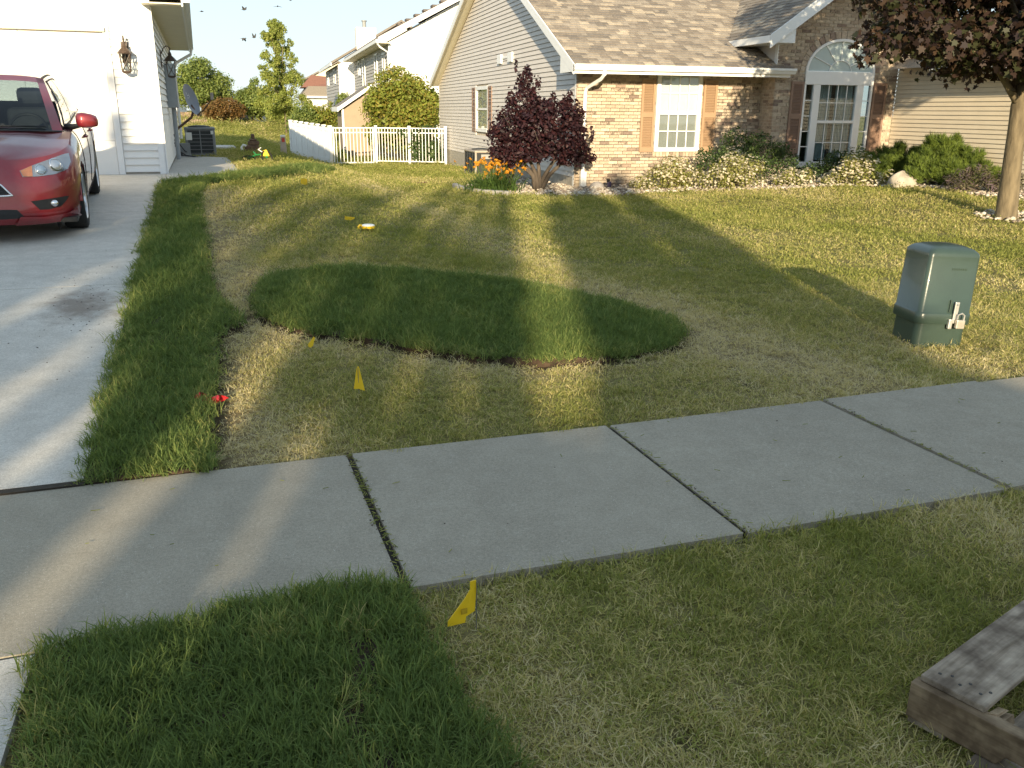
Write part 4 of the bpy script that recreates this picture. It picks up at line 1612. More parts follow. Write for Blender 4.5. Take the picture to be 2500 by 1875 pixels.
# boxed return at the eave corner
MB().add([(5.958, 17.34, 2.30), (5.958, 18.17, 2.30), (5.958, 18.17, 2.72), (5.958, 17.34, 2.44), (HX - .002, 17.34, 2.30), (HX - .002, 18.17, 2.30), (HX - .002, 18.17, 2.72), (HX - .002, 17.34, 2.44)], [(0, 3, 2, 1), (4, 5, 6, 7), (0, 1, 5, 4), (1, 2, 6, 5), (0, 4, 7, 3)]).build('eave_return', M['white_trim'], house)
MB().box(5.96, BAYX0 - .02, 17.40, 18.04, 2.30, 2.325).build('soffit', M['cream_soffit'], house)
MB().box(5.96, 10.85, 17.355, 17.40, 2.27, 2.44).build('fascia', M['white_trim'], house)
MB().add([(x, y, z) for x in (5.97, 10.92) for (y, z) in ((17.354, 2.33), (17.28, 2.335), (17.25, 2.40), (17.235, 2.40), (17.235, 2.445), (17.25, 2.445), (17.265, 2.40), (17.354, 2.38))], [tuple(range(8)), tuple(range(15, 7, -1))] + [(i, i + 8, (i + 1) % 8 + 8, (i + 1) % 8) for i in range(8)]).build('gutter', M['white_trim'], house)
dp = MB()
pts = [(6.62, 17.30, 2.36), (6.62, 17.32, 2.26), (6.60, 17.45, 2.18), (6.47, 17.90, 2.02), (6.46, 17.97, 1.93), (6.46, 17.98, 1.5), (6.46, 17.98, .22), (6.45, 17.96, .1)]
dp.tube(pts, .046, 4)
dp.box(6.395, 6.525, 17.92, 18.02, .0, .32)
dp.build('downspout', M['white_trim'], house, bevel=.008)
# bay trim: rakes, eave box and return
bt = MB()
for sgn, xe in ((1, bex0), (-1, bex1)):
    for (y0, y1, dz0, dz1) in ((bey - .03, bey - .002, -.26, .0),):
        v = [(xe - sgn * .02, y0, bz + dz0 - .0), (xe - sgn * .02, y1, bz + dz0), (AXC, y1, bpk + dz0), (AXC, y0, bpk + dz0), (xe - sgn * .02, y0, bz + dz1), (xe - sgn * .02, y1, bz + dz1), (AXC, y1, bpk + dz1), (AXC, y0, bpk + dz1)]
        bt.hexa(v)
    lo, hi = sorted((xe - sgn * .028, xe))
    bt.box(lo, hi, bey, ybk + .2, bz - .15, bz - .012)
bt.build('bay_rake_board', M['white_trim'], house)
bs_ = MB()
bs_.box(bex0, BAYX0, bey + .002, ybk + .1, 2.925, 2.94).box(BAYX1, bex1, bey + .002, ybk + .1, 2.925, 2.94)
for sgn, xe in ((1, bex0), (-1, bex1)):
    xw = BAYX0 if sgn > 0 else BAYX1
    bs_.add([(xe, bey, 2.92), (xw, bey, 2.92), (xw, bey, 2.92 + .36), (xe, bey, 2.99)], [(0, 1, 2, 3)])
    bs_.add([(xw, bey, 2.92), (xw, BAYY, 2.92), (xw, BAYY, 3.28), (xw, bey, 3.28)], [(0, 1, 2, 3)])
    bs_.add([(xw, bey, 3.25), (AXC, bey, bpk - .2), (AXC, BAYY, bpk - .2), (xw, BAYY, 3.25)], [(0, 1, 2, 3)])
bs_.build('bay_soffit', M['white_trim'], house)

# ---- garage wing on the right: its side wall of beige boards
gx = BAYX1
MB().box(gx + .004, gx + .2, 10.6, 17.46, -.1, 3.3).build('garage_wall', M['foundation'], house)
z = .32
while z < 3.0:
    ya = 10.6 if z < 2.36 else 15.85
    lap('siding_board', house, None, gx, -1, ya, 17.47, ya, 17.47, z, z + .087, M['beige_siding'], .014)
    z += .087
gs = MB().box(13.22, gx - .016, 10.2, 15.85, 2.34, 2.36).box(13.20, 13.225, 10.2, 15.85, 2.29, 2.45)
gs.build('garage_soffit', M['cream_soffit'], house)
MB().box(13.10, 13.20, 10.2, 15.88, 2.36, 2.46).build('gutter', M['white_trim'], house)
gr = MB()
gr.add([(13.12, 10.2, 2.47), (13.12, 17.2, 2.47), (17.5, 17.2, 4.5), (17.5, 10.2, 4.5), (22, 10.2, 2.47), (22, 17.2, 2.47)], [(0, 3, 2, 1), (3, 4, 5, 2)])
gr.build('garage_roof', M['shingle0'], house)
MB().box(gx, 21.6, 10.6, 10.8, -.1, 2.4).build('garage_front', M['beige_siding'], house)
# ------------------------------------------------------------------ left-hand white garage
GSX, GSY, GZ0 = -.60, 16.27, .44
gar = sthing('white_garage', 'white sided garage house behind the red car', 'house', -3, GSY, GZ0)
MB().box(-8, GSX - .004, GSY + .004, 28.0, GZ0 - .3, 3.12).build('wall', M['far_white'], gar, SF)
MB().box(-8, GSX + .008, GSY - .008, 28.0, GZ0 - .3, GZ0 + .07).build('foundation', M['foundation'], gar, SF)
z = GZ0 + .075
while z < 3.6:
    e = .116
    if z < 2.75:
        lap('siding_board', gar, SF, GSY, -1, -1.235, GSX - .10, -1.235, GSX - .10, z, z + e, M['white_siding'], .02, 'y')
    else:
        lap('siding_board', gar, SF, GSY, -1, -7.9, GSX - .10, -7.9, GSX - .10, z, z + e, M['white_siding'], .02, 'y')
    lap('siding_board', gar, SF, GSX, 1, GSY + .10, 28.0, GSY + .10, 28.0, z, z + e, M['white_siding'], .02, 'x') if z < 3.0 else None
    z += e
MB().box(GSX - .10, GSX + .012, GSY - .03, GSY + .0, GZ0 + .03, 3.7).box(GSX + .0, GSX + .028, GSY - .03, GSY + .10, GZ0 + .0, 3.1).build('corner_trim', M['white_trim'], gar, SF)
# overhead door
gd = MB().box(-6.2, -1.33, GSY + .03, GSY + .06, GZ0 - .05, 2.72).build('garage_door', M['far_white'], gar, SF)
ph = (2.71 - GZ0 - .02) / 4
for k in range(4):
    z0 = GZ0 + .02 + k * ph
    for j in range(4):
        x0 = -1.335 - (j + 1) * 1.21
        MB().box(x0, x0 + 1.205, GSY - .012, GSY + .028, z0 + .004, z0 + ph - .004).build('door_panel', M['white_siding'], gd, SF, bevel=.008)
MB().box(-6.3, -1.335, GSY - .01, GSY + .02, GZ0 - .03, GZ0 + .02).build('door_seal', M['black_plastic'], gd, SF)
tr = MB().box(-1.335, -1.24, GSY - .045, GSY + .02, GZ0 - .01, 2.72).box(-6.3, -1.24, GSY - .046, GSY + .02, 2.72, 2.80)
tr.build('door_trim', M['white_trim'], gar, SF, bevel=.006)
MB().box(-6.3, -1.30, GSY - .10, GSY - .046, 2.70, 2.765).build('door_head', M['cream_soffit'], gar, SF)
# eave along the side
ez = 3.12
MB().box(GSX - .1, GSX + .50, 15.9, 28.3, ez, ez + .02).build('soffit', M['cream_soffit'], gar, SF)
MB().box(GSX + .50, GSX + .525, 15.88, 28.3, ez - .03, ez + .17).build('fascia', M['white_trim'], gar, SF)
MB().box(GSX + .525, GSX + .63, 15.88, 28.3, ez + .03, ez + .15).build('gutter', M['white_trim'], gar, SF)
gr = MB()
gr.add([(GSX + .62, 15.85, ez + .16), (GSX + .62, 28.4, ez + .16), (-4.3, 28.4, 5.2), (-4.3, 15.85, 5.2), (-8.6, 15.85, ez + .16), (-8.6, 28.4, ez + .16)], [(0, 1, 2, 3), (3, 2, 5, 4)])
gr.build('roof', M['roof_grey'], gar, SF)
MB().add([(-8, GSY, 3.1), (GSX, GSY, 3.1), (GSX, GSY, 3.5), (-4.3, GSY, 5.1), (-8, GSY, 3.5)], [(0, 1, 2, 3, 4)]).build('gable_wall', M['far_white'], gar, SF)
dp = MB().tube([(GSX + .58, 27.8, ez + .05), (GSX + .55, 27.8, ez - .12), (GSX + .15, 27.8, ez - .35), (GSX + .07, 27.8, ez - .5), (GSX + .07, 27.8, .7)], .045, 6)
dp.build('downspout', M['white_trim'], gar, SF)
# meter cabinet and conduit on the side wall
mtr = MB().box(GSX + .02, GSX + .22, 20.2, 20.75, 1.55, 2.42).build('meter_box', M['mid_grey'], gar, SF, bevel=.012)
MB().tube([(GSX + .12, 20.45, 1.55), (GSX + .12, 20.45, .5)], .045, 8).tube([(GSX + .12, 20.9, 2.3), (GSX + .12, 20.9, .5)], .028, 8).build('conduit', M['mid_grey'], gar, SF)


def lantern(lab, sx, sy, z, face, group):
    """carriage lamp: wall plate, scroll arm, roof, four-sided cage with crossed bars and glass. face = outward direction angle in street frame"""
    t = sthing('wall_lantern', lab, 'wall lamp', sx, sy, z, face, group)
    b = MB()
    b.box(-.055, .055, -.02, 0, -.16, .16)
    b.tube([(0, -.02, .10), (0, -.07, .20), (0, -.13, .24), (0, -.18, .20), (0, -.17, .13)], .012, 6)
    b.tube([(0, -.02, -.05), (0, -.08, -.10), (0, -.13, -.02)], .009, 6)
    o = b.build('bracket', M['bronze_metal'], t, local=True)
    r = MB()
    c = (0, -.17)
    r.lathe((c[0], c[1], .0), [(.002, .15), (.02, .13), (.035, .09), (.03, .075), (.085, .02), (.115, -.02), (.112, -.03), (.004, -.03)], 8)
    r.build('lamp_roof', M['bronze_metal'], t, local=True)
    g = MB()
    for k in range(4):
        a0, a1 = math.pi / 4 + k * math.pi / 2, math.pi / 4 + (k + 1) * math.pi / 2
        p = lambda a, rr, z_: (c[0] + rr * math.cos(a), c[1] + rr * math.sin(a), z_)
        g.tube([p(a0, .11, -.03), p(a0, .085, -.30)], .008, 5)
        g.tube([p(a0, .11, -.03), p(a1, .085, -.30)], .0055, 5)
        g.tube([p(a1, .11, -.03), p(a0, .085, -.30)], .0055, 5)
        g.tube([p(a0, .085, -.30), p(a1, .085, -.30)], .011, 5)
    g.lathe((c[0], c[1], 0), [(.002, -.30), (.075, -.30), (.05, -.325), (.01, -.335)], 8)
    g.build('cage', M['bronze_metal'], t, local=True)
    gl = MB()
    for k in range(4):
        a0, a1 = math.pi / 4 + k * math.pi / 2, math.pi / 4 + (k + 1) * math.pi / 2
        p = lambda a, rr, z_: (c[0] + rr * math.cos(a), c[1] + rr * math.sin(a), z_)
        gl.add([p(a0, .10, -.035), p(a1, .10, -.035), p(a1, .078, -.295), p(a0, .078, -.295)], [(0, 1, 2, 3)])
    gl.build('glass', M['glass'], t, local=True)
    return t


lantern('bronze carriage lamp on the sunlit white garage front', -1.03, GSY - .022, 2.40, 0, 'carriage lamps on the white garage')
lantern('dark carriage lamp in shade on the garage side wall under the eave', GSX + .02, 18.6, 2.42, math.pi / 2, 'carriage lamps on the white garage')

# satellite dish on a leaning mast
dsh = sthing('satellite_dish', 'grey satellite dish on a bent mast beside the garage wall', 'satellite dish', -.5, 22.6, 1.0)
mast = MB().tube([(-.56, 22.6, .85), (-.50, 22.58, 1.08), (-.16, 22.5, 1.34), (-.10, 22.48, 1.50)], .03, 8).box(-.60, -.54, 22.5, 22.7, .7, 1.0).build('mast', M['rust_metal'], dsh, SF)
ax = Vector((.86, -.42, .30)).normalized()
e1 = ax.cross(Vector((0, 0, 1))).normalized()
e2 = e1.cross(ax).normalized()
cc = Vector((-.12, 22.42, 1.74))
P = []
for i in range(9):
    r = i / 8
    P.append([tuple(cc + e1 * (.31 * r * math.cos(6.2832 * k / 28)) + e2 * (.36 * r * math.sin(6.2832 * k / 28)) + ax * (.07 * (r * r - 1))) for k in range(29)])
rf = MB().grid(P)
rf.build('reflector', M['dish'], dsh, SF, smooth=True)
mk = MB()
for a, b, w_, h_ in ((-.05, .10, .10, .012), (-.05, .06, .012, .09), (.04, .08, .012, .10), (-.005, .04, .09, .012)):
    q = cc + e1 * a + e2 * b + ax * -.045
    mk.add([tuple(q), tuple(q + e1 * w_), tuple(q + e1 * w_ + e2 * h_), tuple(q + e2 * h_)], [(0, 1, 2, 3)])
mk.build('print', M['pale_mark'], dsh, SF)
tip = cc + ax * .50 - e2 * .12
MB().tube([tuple(cc - e2 * .36 - ax * .0), tuple(cc - e2 * .30 + ax * .2), tuple(tip)], .014, 6).tube([tuple(cc - ax * .08 - e2 * .12), (-.10, 22.48, 1.50)], .045, 8).build('feed_arm', M['rust_metal'], dsh, SF)
MB().cbox(tuple(tip + e2 * .04), (.07, .07, .16)).build('feed_horn', M['taupe_metal'], dsh, SF, bevel=.01)
MB().tube([(-.57, 22.6, .85), (-.55, 22.7, .62), (-.45, 22.8, .5), (-.5, 23.2, .44)], .012, 5).tube([(-.5, 22.7, .75), (-.38, 22.9, .56), (-.28, 23.2, .5)], .011, 5).build('cable', M['black_plastic'], dsh, SF)


def condenser(lab, t, x0, x1, y0, y1, z0, z1, frame, shell, grill, cols, rows, lid):
    """outdoor cooling unit: base, corner posts, louvred sides, lid with fan guard, label plates"""
    b = MB().box(x0, x1, y0, y1, z0, z0 + .05)
    for x in (x0, x1 - .05):
        for y in (y0, y1 - .05):
            b.box(x, x + .05, y, y + .05, z0 + .05, z1 - .05)
    b.build('frame', shell, t, frame, bevel=.008)
    lidm = MB().box(x0 - .012, x1 + .012, y0 - .012, y1 + .012, z1 - .06, z1)
    lidm.build('lid', lid, t, frame, bevel=.02)
    MB().lathe(((x0 + x1) / 2, (y0 + y1) / 2, z1), [(.26, .0), (.26, .02), (.2, .035), (.1, .045), (.002, .048)], 20).build('fan_guard', M['dark_metal'], t, frame)
    MB().box(x0 + .045, x1 - .045, y0 + .045, y1 - .045, z0 + .05, z1 - .06).build('coil', M['dark_metal'], t, frame)
    for (axis, p, a0, a1) in (('y', y0, x0 + .05, x1 - .05), ('x', x0, y0 + .05, y1 - .05), ('x', x1, y0 + .05, y1 - .05)):
        g = MB()
        n = rows
        for k in range(n + 1):
            z_ = z0 + .07 + k * (z1 - z0 - .15) / n
            lo, hi = (p + .004, p + .02) if axis == 'y' or p == x0 else (p - .02, p - .004)
            if axis == 'y':
                g.box(a0, a1, lo, hi, z_ - .006, z_ + .006)
            else:
                g.box(lo, hi, a0, a1, z_ - .006, z_ + .006)
        for k in range(cols + 1):
            a = a0 + k * (a1 - a0) / cols
            lo, hi = (p + .002, p + .022) if axis == 'y' or p == x0 else (p - .022, p - .002)
            if axis == 'y':
                g.box(a - .012, a + .012, lo, hi, z0 + .05, z1 - .06)
            else:
                g.box(lo, hi, a - .012, a + .012, z0 + .05, z1 - .06)
        g.build('louver_panel', grill, t, frame)


ac = sthing('air_conditioner', 'dark grey air conditioner unit beside the white garage path', 'air conditioner', -.02, 23.75, group='outdoor cooling units')
condenser('', ac, -.36, .34, 23.38, 24.08, .42, 1.10, SF, M['grey_metal'], M['grey_metal'], 2, 6, M['grey_metal'])
MB().box(-.34, -.20, 23.374, 23.379, .80, .98).box(.24, .30, 23.374, 23.379, .94, 1.02).build('label_plate', M['white_plastic'], ac, SF)
MB().box(-.42, .42, 23.3, 24.2, .34, .42).build('pad', M['dark_metal'], ac, SF)
bx_ = MB().box(-.54, -.26, 23.0, 23.16, .42, .74)
ub = bx_.build('utility_box', M['grey_metal'], None, SF, bevel=.015)
tagp(ub, 'small grey utility box in front of the dark air conditioner', 'utility box')
ho = MB().tube([(-.56, 21.6, .8), (-.5, 21.8, .62), (-.35, 22.1, .50), (-.1, 22.4, .44), (.1, 22.6, .43)], .016, 6).tube([(-.56, 21.8, .72), (-.45, 22.2, .5), (-.3, 22.8, .45)], .014, 6).build('hose', M['black_plastic'], None, SF)
tagp(ho, 'black hoses curling from the garage wall to the path edge', 'hose')

# ------------------------------------------------------------------ yard pieces between the houses
orn = sthing('garden_ornament', 'brown stacked stone ornament in the grass behind the path', 'ornament', 1.37, 27.6)
for (x0, x1, y0, y1, z0, z1) in ((1.08, 1.52, 27.45, 27.8, .28, .40), (1.20, 1.60, 27.5, 27.8, .40, .52), (1.30, 1.62, 27.5, 27.75, .52, .64), (1.34, 1.56, 27.5, 27.72, .64, .70), (1.40, 1.50, 27.54, 27.68, .70, .84)):
    MB().box(x0, x1, y0, y1, z0, z1).build('stone', M['amber_stone'], orn, SF, bevel=.03)
wp = MB().tube([(1.12, 27.4, .32), (1.10, 27.42, .46), (1.16, 27.44, .53), (1.24, 27.44, .50)], .035, 8).build('pipe', M['white_plastic'], None, SF)
tagp(wp, 'white curved pipe at the foot of the brown stone ornament', 'pipe')
up = sthing('utility_post', 'slim pale grey utility post with a red label in the grass', 'utility post', 2.8, 33.66)
MB().hexa([(2.70, 33.6, -.12), (2.94, 33.6, -.12), (2.94, 33.75, -.12), (2.70, 33.75, -.12), (2.74, 33.6, .60), (2.90, 33.6, .60), (2.90, 33.72, .60), (2.74, 33.72, .60)]).build('post_body', M['taupe_metal'], up, SF, bevel=.012)
MB().box(2.735, 2.905, 33.59, 33.73, .58, .64).build('cap', M['white_plastic'], up, SF, bevel=.01)
MB().box(2.77, 2.87, 33.592, 33.5995, .40, .54).build('label_plate', M['red_label'], up, SF)
bk = sthing('toy_bike', 'small yellow and green kids bike lying in the grass', 'bike', 1.2, 21.0)
zb = terS(1.2, 21.0)
def ring(mb, c, r, tr_, nrm, mi=0):
    nrm = Vector(nrm).normalized()
    a = nrm.cross(Vector((.3, .2, 1))).normalized()
    b = nrm.cross(a)
    mb.tube([tuple(Vector(c) + a * r * math.cos(6.2832 * k / 20) + b * r * math.sin(6.2832 * k / 20)) for k in range(21)], tr_, 6, mi)
for c, nrm in (((1.0, 21.3, zb + .06), (.1, -.3, 1)), ((1.36, 20.75, zb + .11), (.5, -.9, .35))):
    w_ = MB()
    ring(w_, c, .13, .016, nrm)
    wo_ = w_.build('wheel', M['rubber'], bk, SF)
    MB().ell(c, (.03, .03, .03), 8, 6).build('hub', M['green_bike'], wo_, SF)
MB().tube([(1.0, 21.3, zb + .06), (1.15, 21.05, zb + .14), (1.3, 20.85, zb + .16), (1.36, 20.75, zb + .11)], .018, 6).tube([(1.15, 21.05, zb + .14), (1.1, 21.2, zb + .2)], .015, 6).build('bike_frame', M['green_bike'], bk, SF)
MB().hexa([(1.22, 20.8, zb + .12), (1.42, 20.72, zb + .12), (1.44, 20.86, zb + .14), (1.26, 20.92, zb + .14), (1.28, 20.78, zb + .24), (1.36, 20.75, zb + .27), (1.38, 20.84, zb + .26), (1.30, 20.87, zb + .24)]).build('fork_guard', M['yellow'], bk, SF, bevel=.012)
MB().tube([(1.26, 20.95, zb + .30), (1.2, 21.0, zb + .26), (1.32, 20.84, zb + .18)], .012, 6).build('handlebar', M['white_plastic'], bk, SF)

# ------------------------------------------------------------------ white fences and gate (house frame)
FY, FZ = 32.75, -.36
PICKS = {}
def pickets(root, x0, x1, n, ya, yb, z0, z1, first=None):
    for k in range(n):
        t = (k + .5) / n
        x, y = x0 + (x1 - x0) * t, ya + (yb - ya) * t
        rm = root_matrix(root).inverted()
        p = rm @ Vector((x, y, z0))
        key = round(z1 - z0, 2)
        if key not in PICKS:
            PICKS[key] = MB().box(-.011, .011, -.011, .011, 0, z1 - z0).build('picket', M['white_metal'], root, local=True)
            PICKS[key].location = p
        else:
            piece('picket', PICKS[key].data, root, p)
gate = thing('metal_gate', 'white aluminium picket gate between two posts, ajar beside the solid fence', 'gate', (2.95, FY, FZ))
gx0, gx1 = 2.28, 3.72
ga, gb = 32.60, 32.95
def rail(mb, x0, x1, ya, yb, z, h=.035, w=.03):
    mb.hexa([(x0, ya - w / 2, z), (x1, yb - w / 2, z), (x1, yb + w / 2, z), (x0, ya + w / 2, z), (x0, ya - w / 2, z + h), (x1, yb - w / 2, z + h), (x1, yb + w / 2, z + h), (x0, ya + w / 2, z + h)])
r = MB()
for z in (-.32, .74, .90):
    rail(r, gx0, gx1, ga, gb, z, .05 if z < 0 else .035)
for x, y in ((gx0, ga), (gx1, gb)):
    r.box(x - .025, x + .025, y - .025, y + .025, -.33, .95)
r.build('gate_frame', M['white_metal'], gate)
pickets(gate, gx0 + .03, gx1 - .03, 11, ga, gb, -.30, .90)
fen = thing('picket_fence', 'white aluminium picket fence running from the gate to the siding wall', 'fence', (5, FY, FZ))
xs_ = [3.82, 4.95, 6.16]
ysf = [32.95, 32.4, 31.8]
for k, (x, y) in enumerate(zip(xs_, ysf)):
    MB().box(x - .045, x + .045, y - .045, y + .045, -.5, .97).box(x - .052, x + .052, y - .052, y + .052, .97, 1.0).build('post', M['white_metal'], fen)
for k in range(2):
    r = MB()
    for z in (-.26, .74, .90):
        rail(r, xs_[k] + .045, xs_[k + 1] - .045, ysf[k], ysf[k + 1], z)
    r.build('rail', M['white_metal'], fen)
    pickets(fen, xs_[k] + .06, xs_[k + 1] - .06, 10, ysf[k], ysf[k + 1], -.24, .90)
sf_ = thing('solid_fence', 'white solid vinyl board fence running back from the gate', 'fence', (1.5, 34.5, -.3))
p0, p1 = Vector((2.16, 32.62, -.36)), Vector((.92, 36.4, -.22))
dv = (p1 - p0)
L_ = math.hypot(dv.x, dv.y)
fa = math.atan2(dv.y, dv.x)
nb = 14
for k in range(nb):
    t = (k + .5) / nb
    c = p0 + dv * t
    MB().cbox((c.x, c.y, c.z + .66), (L_ / nb - .016, .022, 1.12), fa).build('board', M['white_vinyl'], sf_)
for zz, h in ((.15, .14), (1.22, .12)):
    c = p0 + dv * .5
    mb = MB()
    for (a, b) in ((0, 1),):
        nrm = Vector((-math.sin(fa), math.cos(fa), 0)) * .03
        A, B = p0 + Vector((0, 0, zz - h / 2)), p1 + Vector((0, 0, zz - h / 2))
        up_ = Vector((0, 0, h))
        mb.hexa([tuple(A - nrm), tuple(B - nrm), tuple(B + nrm), tuple(A + nrm), tuple(A - nrm + up_), tuple(B - nrm + up_), tuple(B + nrm + up_), tuple(A + nrm + up_)])
    mb.build('rail', M['white_vinyl'], sf_)
for k in range(8):
    c = p0 + dv * (k / 7)
    big = k in (0, 7)
    MB().cbox((c.x, c.y, c.z + .62), (.11 if big else .07, .11 if big else .07, 1.38), fa).cbox((c.x, c.y, c.z + 1.335), (.13, .13, .05), fa).build('post', M['white_vinyl'], sf_)

# shed behind the gate
shed = thing('shed', 'tan garden shed with white roof trim behind the white gate', 'shed', (4.2, 38.3, -.36))
MB().prism([(3.0, -.5), (5.4, -.5), (5.4, 1.62), (4.2, 2.35), (3.0, 1.62)], 'y', 37.0, 39.8).build('wall', M['tan_shed'], shed)
for sg in (0, 1):
    a, b = ((2.82, 1.55), (4.2, 2.45)) if sg == 0 else ((5.58, 1.55), (4.2, 2.45))
    MB().hexa([(a[0], 36.8, a[1]), (b[0], 36.8, b[1]), (b[0], 40, b[1]), (a[0], 40, a[1]), (a[0], 36.8, a[1] + .08), (b[0], 36.8, b[1] + .08), (b[0], 40, b[1] + .08), (a[0], 40, a[1] + .08)]).build('roof', M['roof_grey'], shed)
    MB().hexa([(a[0], 36.76, a[1] - .06), (b[0], 36.76, b[1] - .06), (b[0], 36.8, b[1] - .06), (a[0], 36.8, a[1] - .06), (a[0], 36.76, a[1] + .09), (b[0], 36.76, b[1] + .09), (b[0], 36.8, b[1] + .09), (a[0], 36.8, a[1] + .09)]).build('trim', M['white_trim'], shed)
MB().box(2.78, 2.82, 36.78, 40, 1.46, 1.64).box(2.96, 3.04, 36.94, 37.02, -.4, 1.6).build('fascia', M['white_trim'], shed)

# cooling unit at the brick house, behind the lilies
ac2 = thing('air_conditioner', 'taupe air conditioner unit against the siding behind the orange lilies', 'air conditioner', (5.75, 24.3, -.16), 0, 'outdoor cooling units')
condenser('', ac2, 5.45, 6.1, 23.9, 25.3, -.2, .50, HF, M['taupe_metal'], M['dark_metal'], 4, 18, M['taupe_metal'])
MB().box(5.62, 5.9, 23.888, 23.894, .28, .40).build('label_plate', M['blind_grey'], ac2)

# ------------------------------------------------------------------ houses further back
def window_far(parent, plane, a0, a1, z0, z1, axis='x', nrm=-1, fm='white_trim', gm='dark_glass'):
    d0, d1 = sorted((plane, plane + nrm * .06))
    f = MB()
    t = .09
    for q0, q1, r0, r1 in ((a0, a0 + t, z0, z1), (a1 - t, a1, z0, z1), (a0 + t, a1 - t, z0, z0 + t), (a0 + t, a1 - t, z1 - t, z1), (a0 + t, a1 - t, (z0 + z1) / 2 - .04, (z0 + z1) / 2 + .04)):
        f.box(d0, d1, q0, q1, r0, r1) if axis == 'x' else f.box(q0, q1, d0, d1, r0, r1)
    o = f.build('window', M[fm], parent)
    for r0, r1 in ((z0 + t, (z0 + z1) / 2 - .04), ((z0 + z1) / 2 + .04, z1 - t)):
        p0, p1 = sorted((plane + nrm * .01, plane + nrm * .02))
        (MB().box(p0, p1, a0 + t, a1 - t, r0, r1) if axis == 'x' else MB().box(a0 + t, a1 - t, p0, p1, r0, r1)).build('pane', M['blind_grey'], o)
    return o


h2 = thing('two_storey_house', 'two storey house with sunlit white gable behind the brick house', 'house', (10.5, 52, 0))
X2, Y2 = 6.30, 47.0
MB().prism([(X2, -.4), (15.5, -.4), (15.5, 4.85), (10.9, 7.35), (X2, 4.85)], 'y', Y2, 66.0).build('wall', M['far_white'], h2)
z = .2
while z < 4.75:
    lap('siding_board', h2, None, X2, -1, Y2 + .12, 65.9, Y2 + .12, 65.9, z, z + .18, M['far_grey'], .03)
    z += .18
z = .2
while z < 7.2:
    if z > 4.85:
        t = (z - 4.85) / 2.5 * 4.6
        a0, a1 = X2 + t + .1, 15.5 - t - .1
        if a1 - a0 > .3:
            lap('siding_board', h2, None, Y2, -1, a0, a1, a0 + .3, a1 - .3, z, z + .18, M['far_white'], .03, 'y')
    else:
        lap('siding_board', h2, None, Y2, -1, X2 + .12, 15.4, X2 + .12, 15.4, z, z + .18, M['far_white'], .03, 'y')
    z += .18
MB().box(X2 - .05, X2 + .12, Y2 - .05, Y2 + .12, 0, 4.8).build('corner_trim', M['white_trim'], h2)
for sg in (1, -1):
    xe = X2 - .62 if sg > 0 else 16.1
    ze = 4.86 - .0
    rr = MB().hexa([(xe, Y2 - .45, ze), (10.9, Y2 - .45, 7.55), (10.9, 66.4, 7.55), (xe, 66.4, ze), (xe, Y2 - .45, ze + .16), (10.9, Y2 - .45, 7.71), (10.9, 66.4, 7.71), (xe, 66.4, ze + .16)])
    rr.build('roof', M['roof_dark'], h2)
    MB().hexa([(xe, Y2 - .52, ze - .16), (10.9, Y2 - .52, 7.36), (10.9, Y2 - .46, 7.36), (xe, Y2 - .46, ze - .16), (xe, Y2 - .52, ze + .12), (10.9, Y2 - .52, 7.66), (10.9, Y2 - .46, 7.66), (xe, Y2 - .46, ze + .12)]).build('rake_board', M['white_trim'], h2)
for k in range(9):
    t = .22 + k * .085
    MB().cbox((X2 - .62 + (10.9 - X2 + .62) * t, Y2 - .2, 5.03 + (7.71 - 5.02) * t), (.3, .6, .10), 0).build('cap_shingle', M['roof_dark'], h2)
MB().box(X2 - .62, X2, Y2 - .46, 66.3, 4.72, 4.76).build('soffit', M['cream_soffit'], h2)
MB().box(X2 - .72, X2 - .62, Y2 - .46, 66.3, 4.74, 4.9).build('gutter', M['white_trim'], h2)
MB().tube([(X2 - .66, Y2 - .3, 4.74), (X2 - .5, Y2 - .2, 4.55), (X2 - .08, Y2 - .08, 4.3), (X2 - .06, Y2 - .08, .2)], .05, 6).build('downspout', M['white_trim'], h2)
window_far(h2, X2 - .03, 51.9, 53.1, 2.9, 4.55)
window_far(h2, X2 - .03, 58.4, 59.8, 2.9, 4.62)
window_far(h2, X2 - .03, 61.4, 62.6, 3.7, 4.62)
window_far(h2, X2 - .03, 48.6, 49.5, 2.9, 4.4)
h3 = thing('two_storey_house', 'far two storey house with a chimney pipe left of the sunlit white gable', 'house', (9.5, 73, .3))
X3, Y3 = 5.37, 68.0
MB().prism([(X3, 0), (14.5, 0), (14.5, 4.65), (10, 7.4), (X3, 4.65)], 'y', Y3, 82).build('wall', M['far_white'], h3)
z = .6
while z < 4.5:
    lap('siding_board', h3, None, X3, -1, Y3 + .1, 81.9, Y3 + .1, 81.9, z, z + .24, M['far_grey'], .03)
    z += .24
for xe in (X3 - .5, 15.0):
    MB().hexa([(xe, Y3 - .4, 4.68), (10, Y3 - .4, 7.62), (10, 82.4, 7.62), (xe, 82.4, 4.68), (xe, Y3 - .4, 4.84), (10, Y3 - .4, 7.78), (10, 82.4, 7.78), (xe, 82.4, 4.84)]).build('roof', M['roof_grey'], h3)
MB().box(X3 - .6, X3 - .5, Y3 - .4, 82, 4.55, 4.75).build('gutter', M['white_trim'], h3)
window_far(h3, X3 - .03, 78.0, 79.4, 3.4, 4.5)
window_far(h3, X3 - .03, 70.6, 72.2, 3.4, 4.45)
ch = MB().box(6.7, 8.1, 67.4, 68.6, 0, 7.15).build('chimney', M['far_white'], h3)
MB().lathe((7.35, 68, 7.15), [(.14, 0), (.14, .42), (.2, .44), (.2, .52), (.02, .55)], 12).build('flue', M['grey_metal'], ch)
h4 = thing('bungalow', 'low white house with red brown roof far behind the tall young tree', 'house', (6, 96, .4))
MB().box(3.9, 11, 95, 104, .2, 2.75).build('wall', M['far_white'], h4)
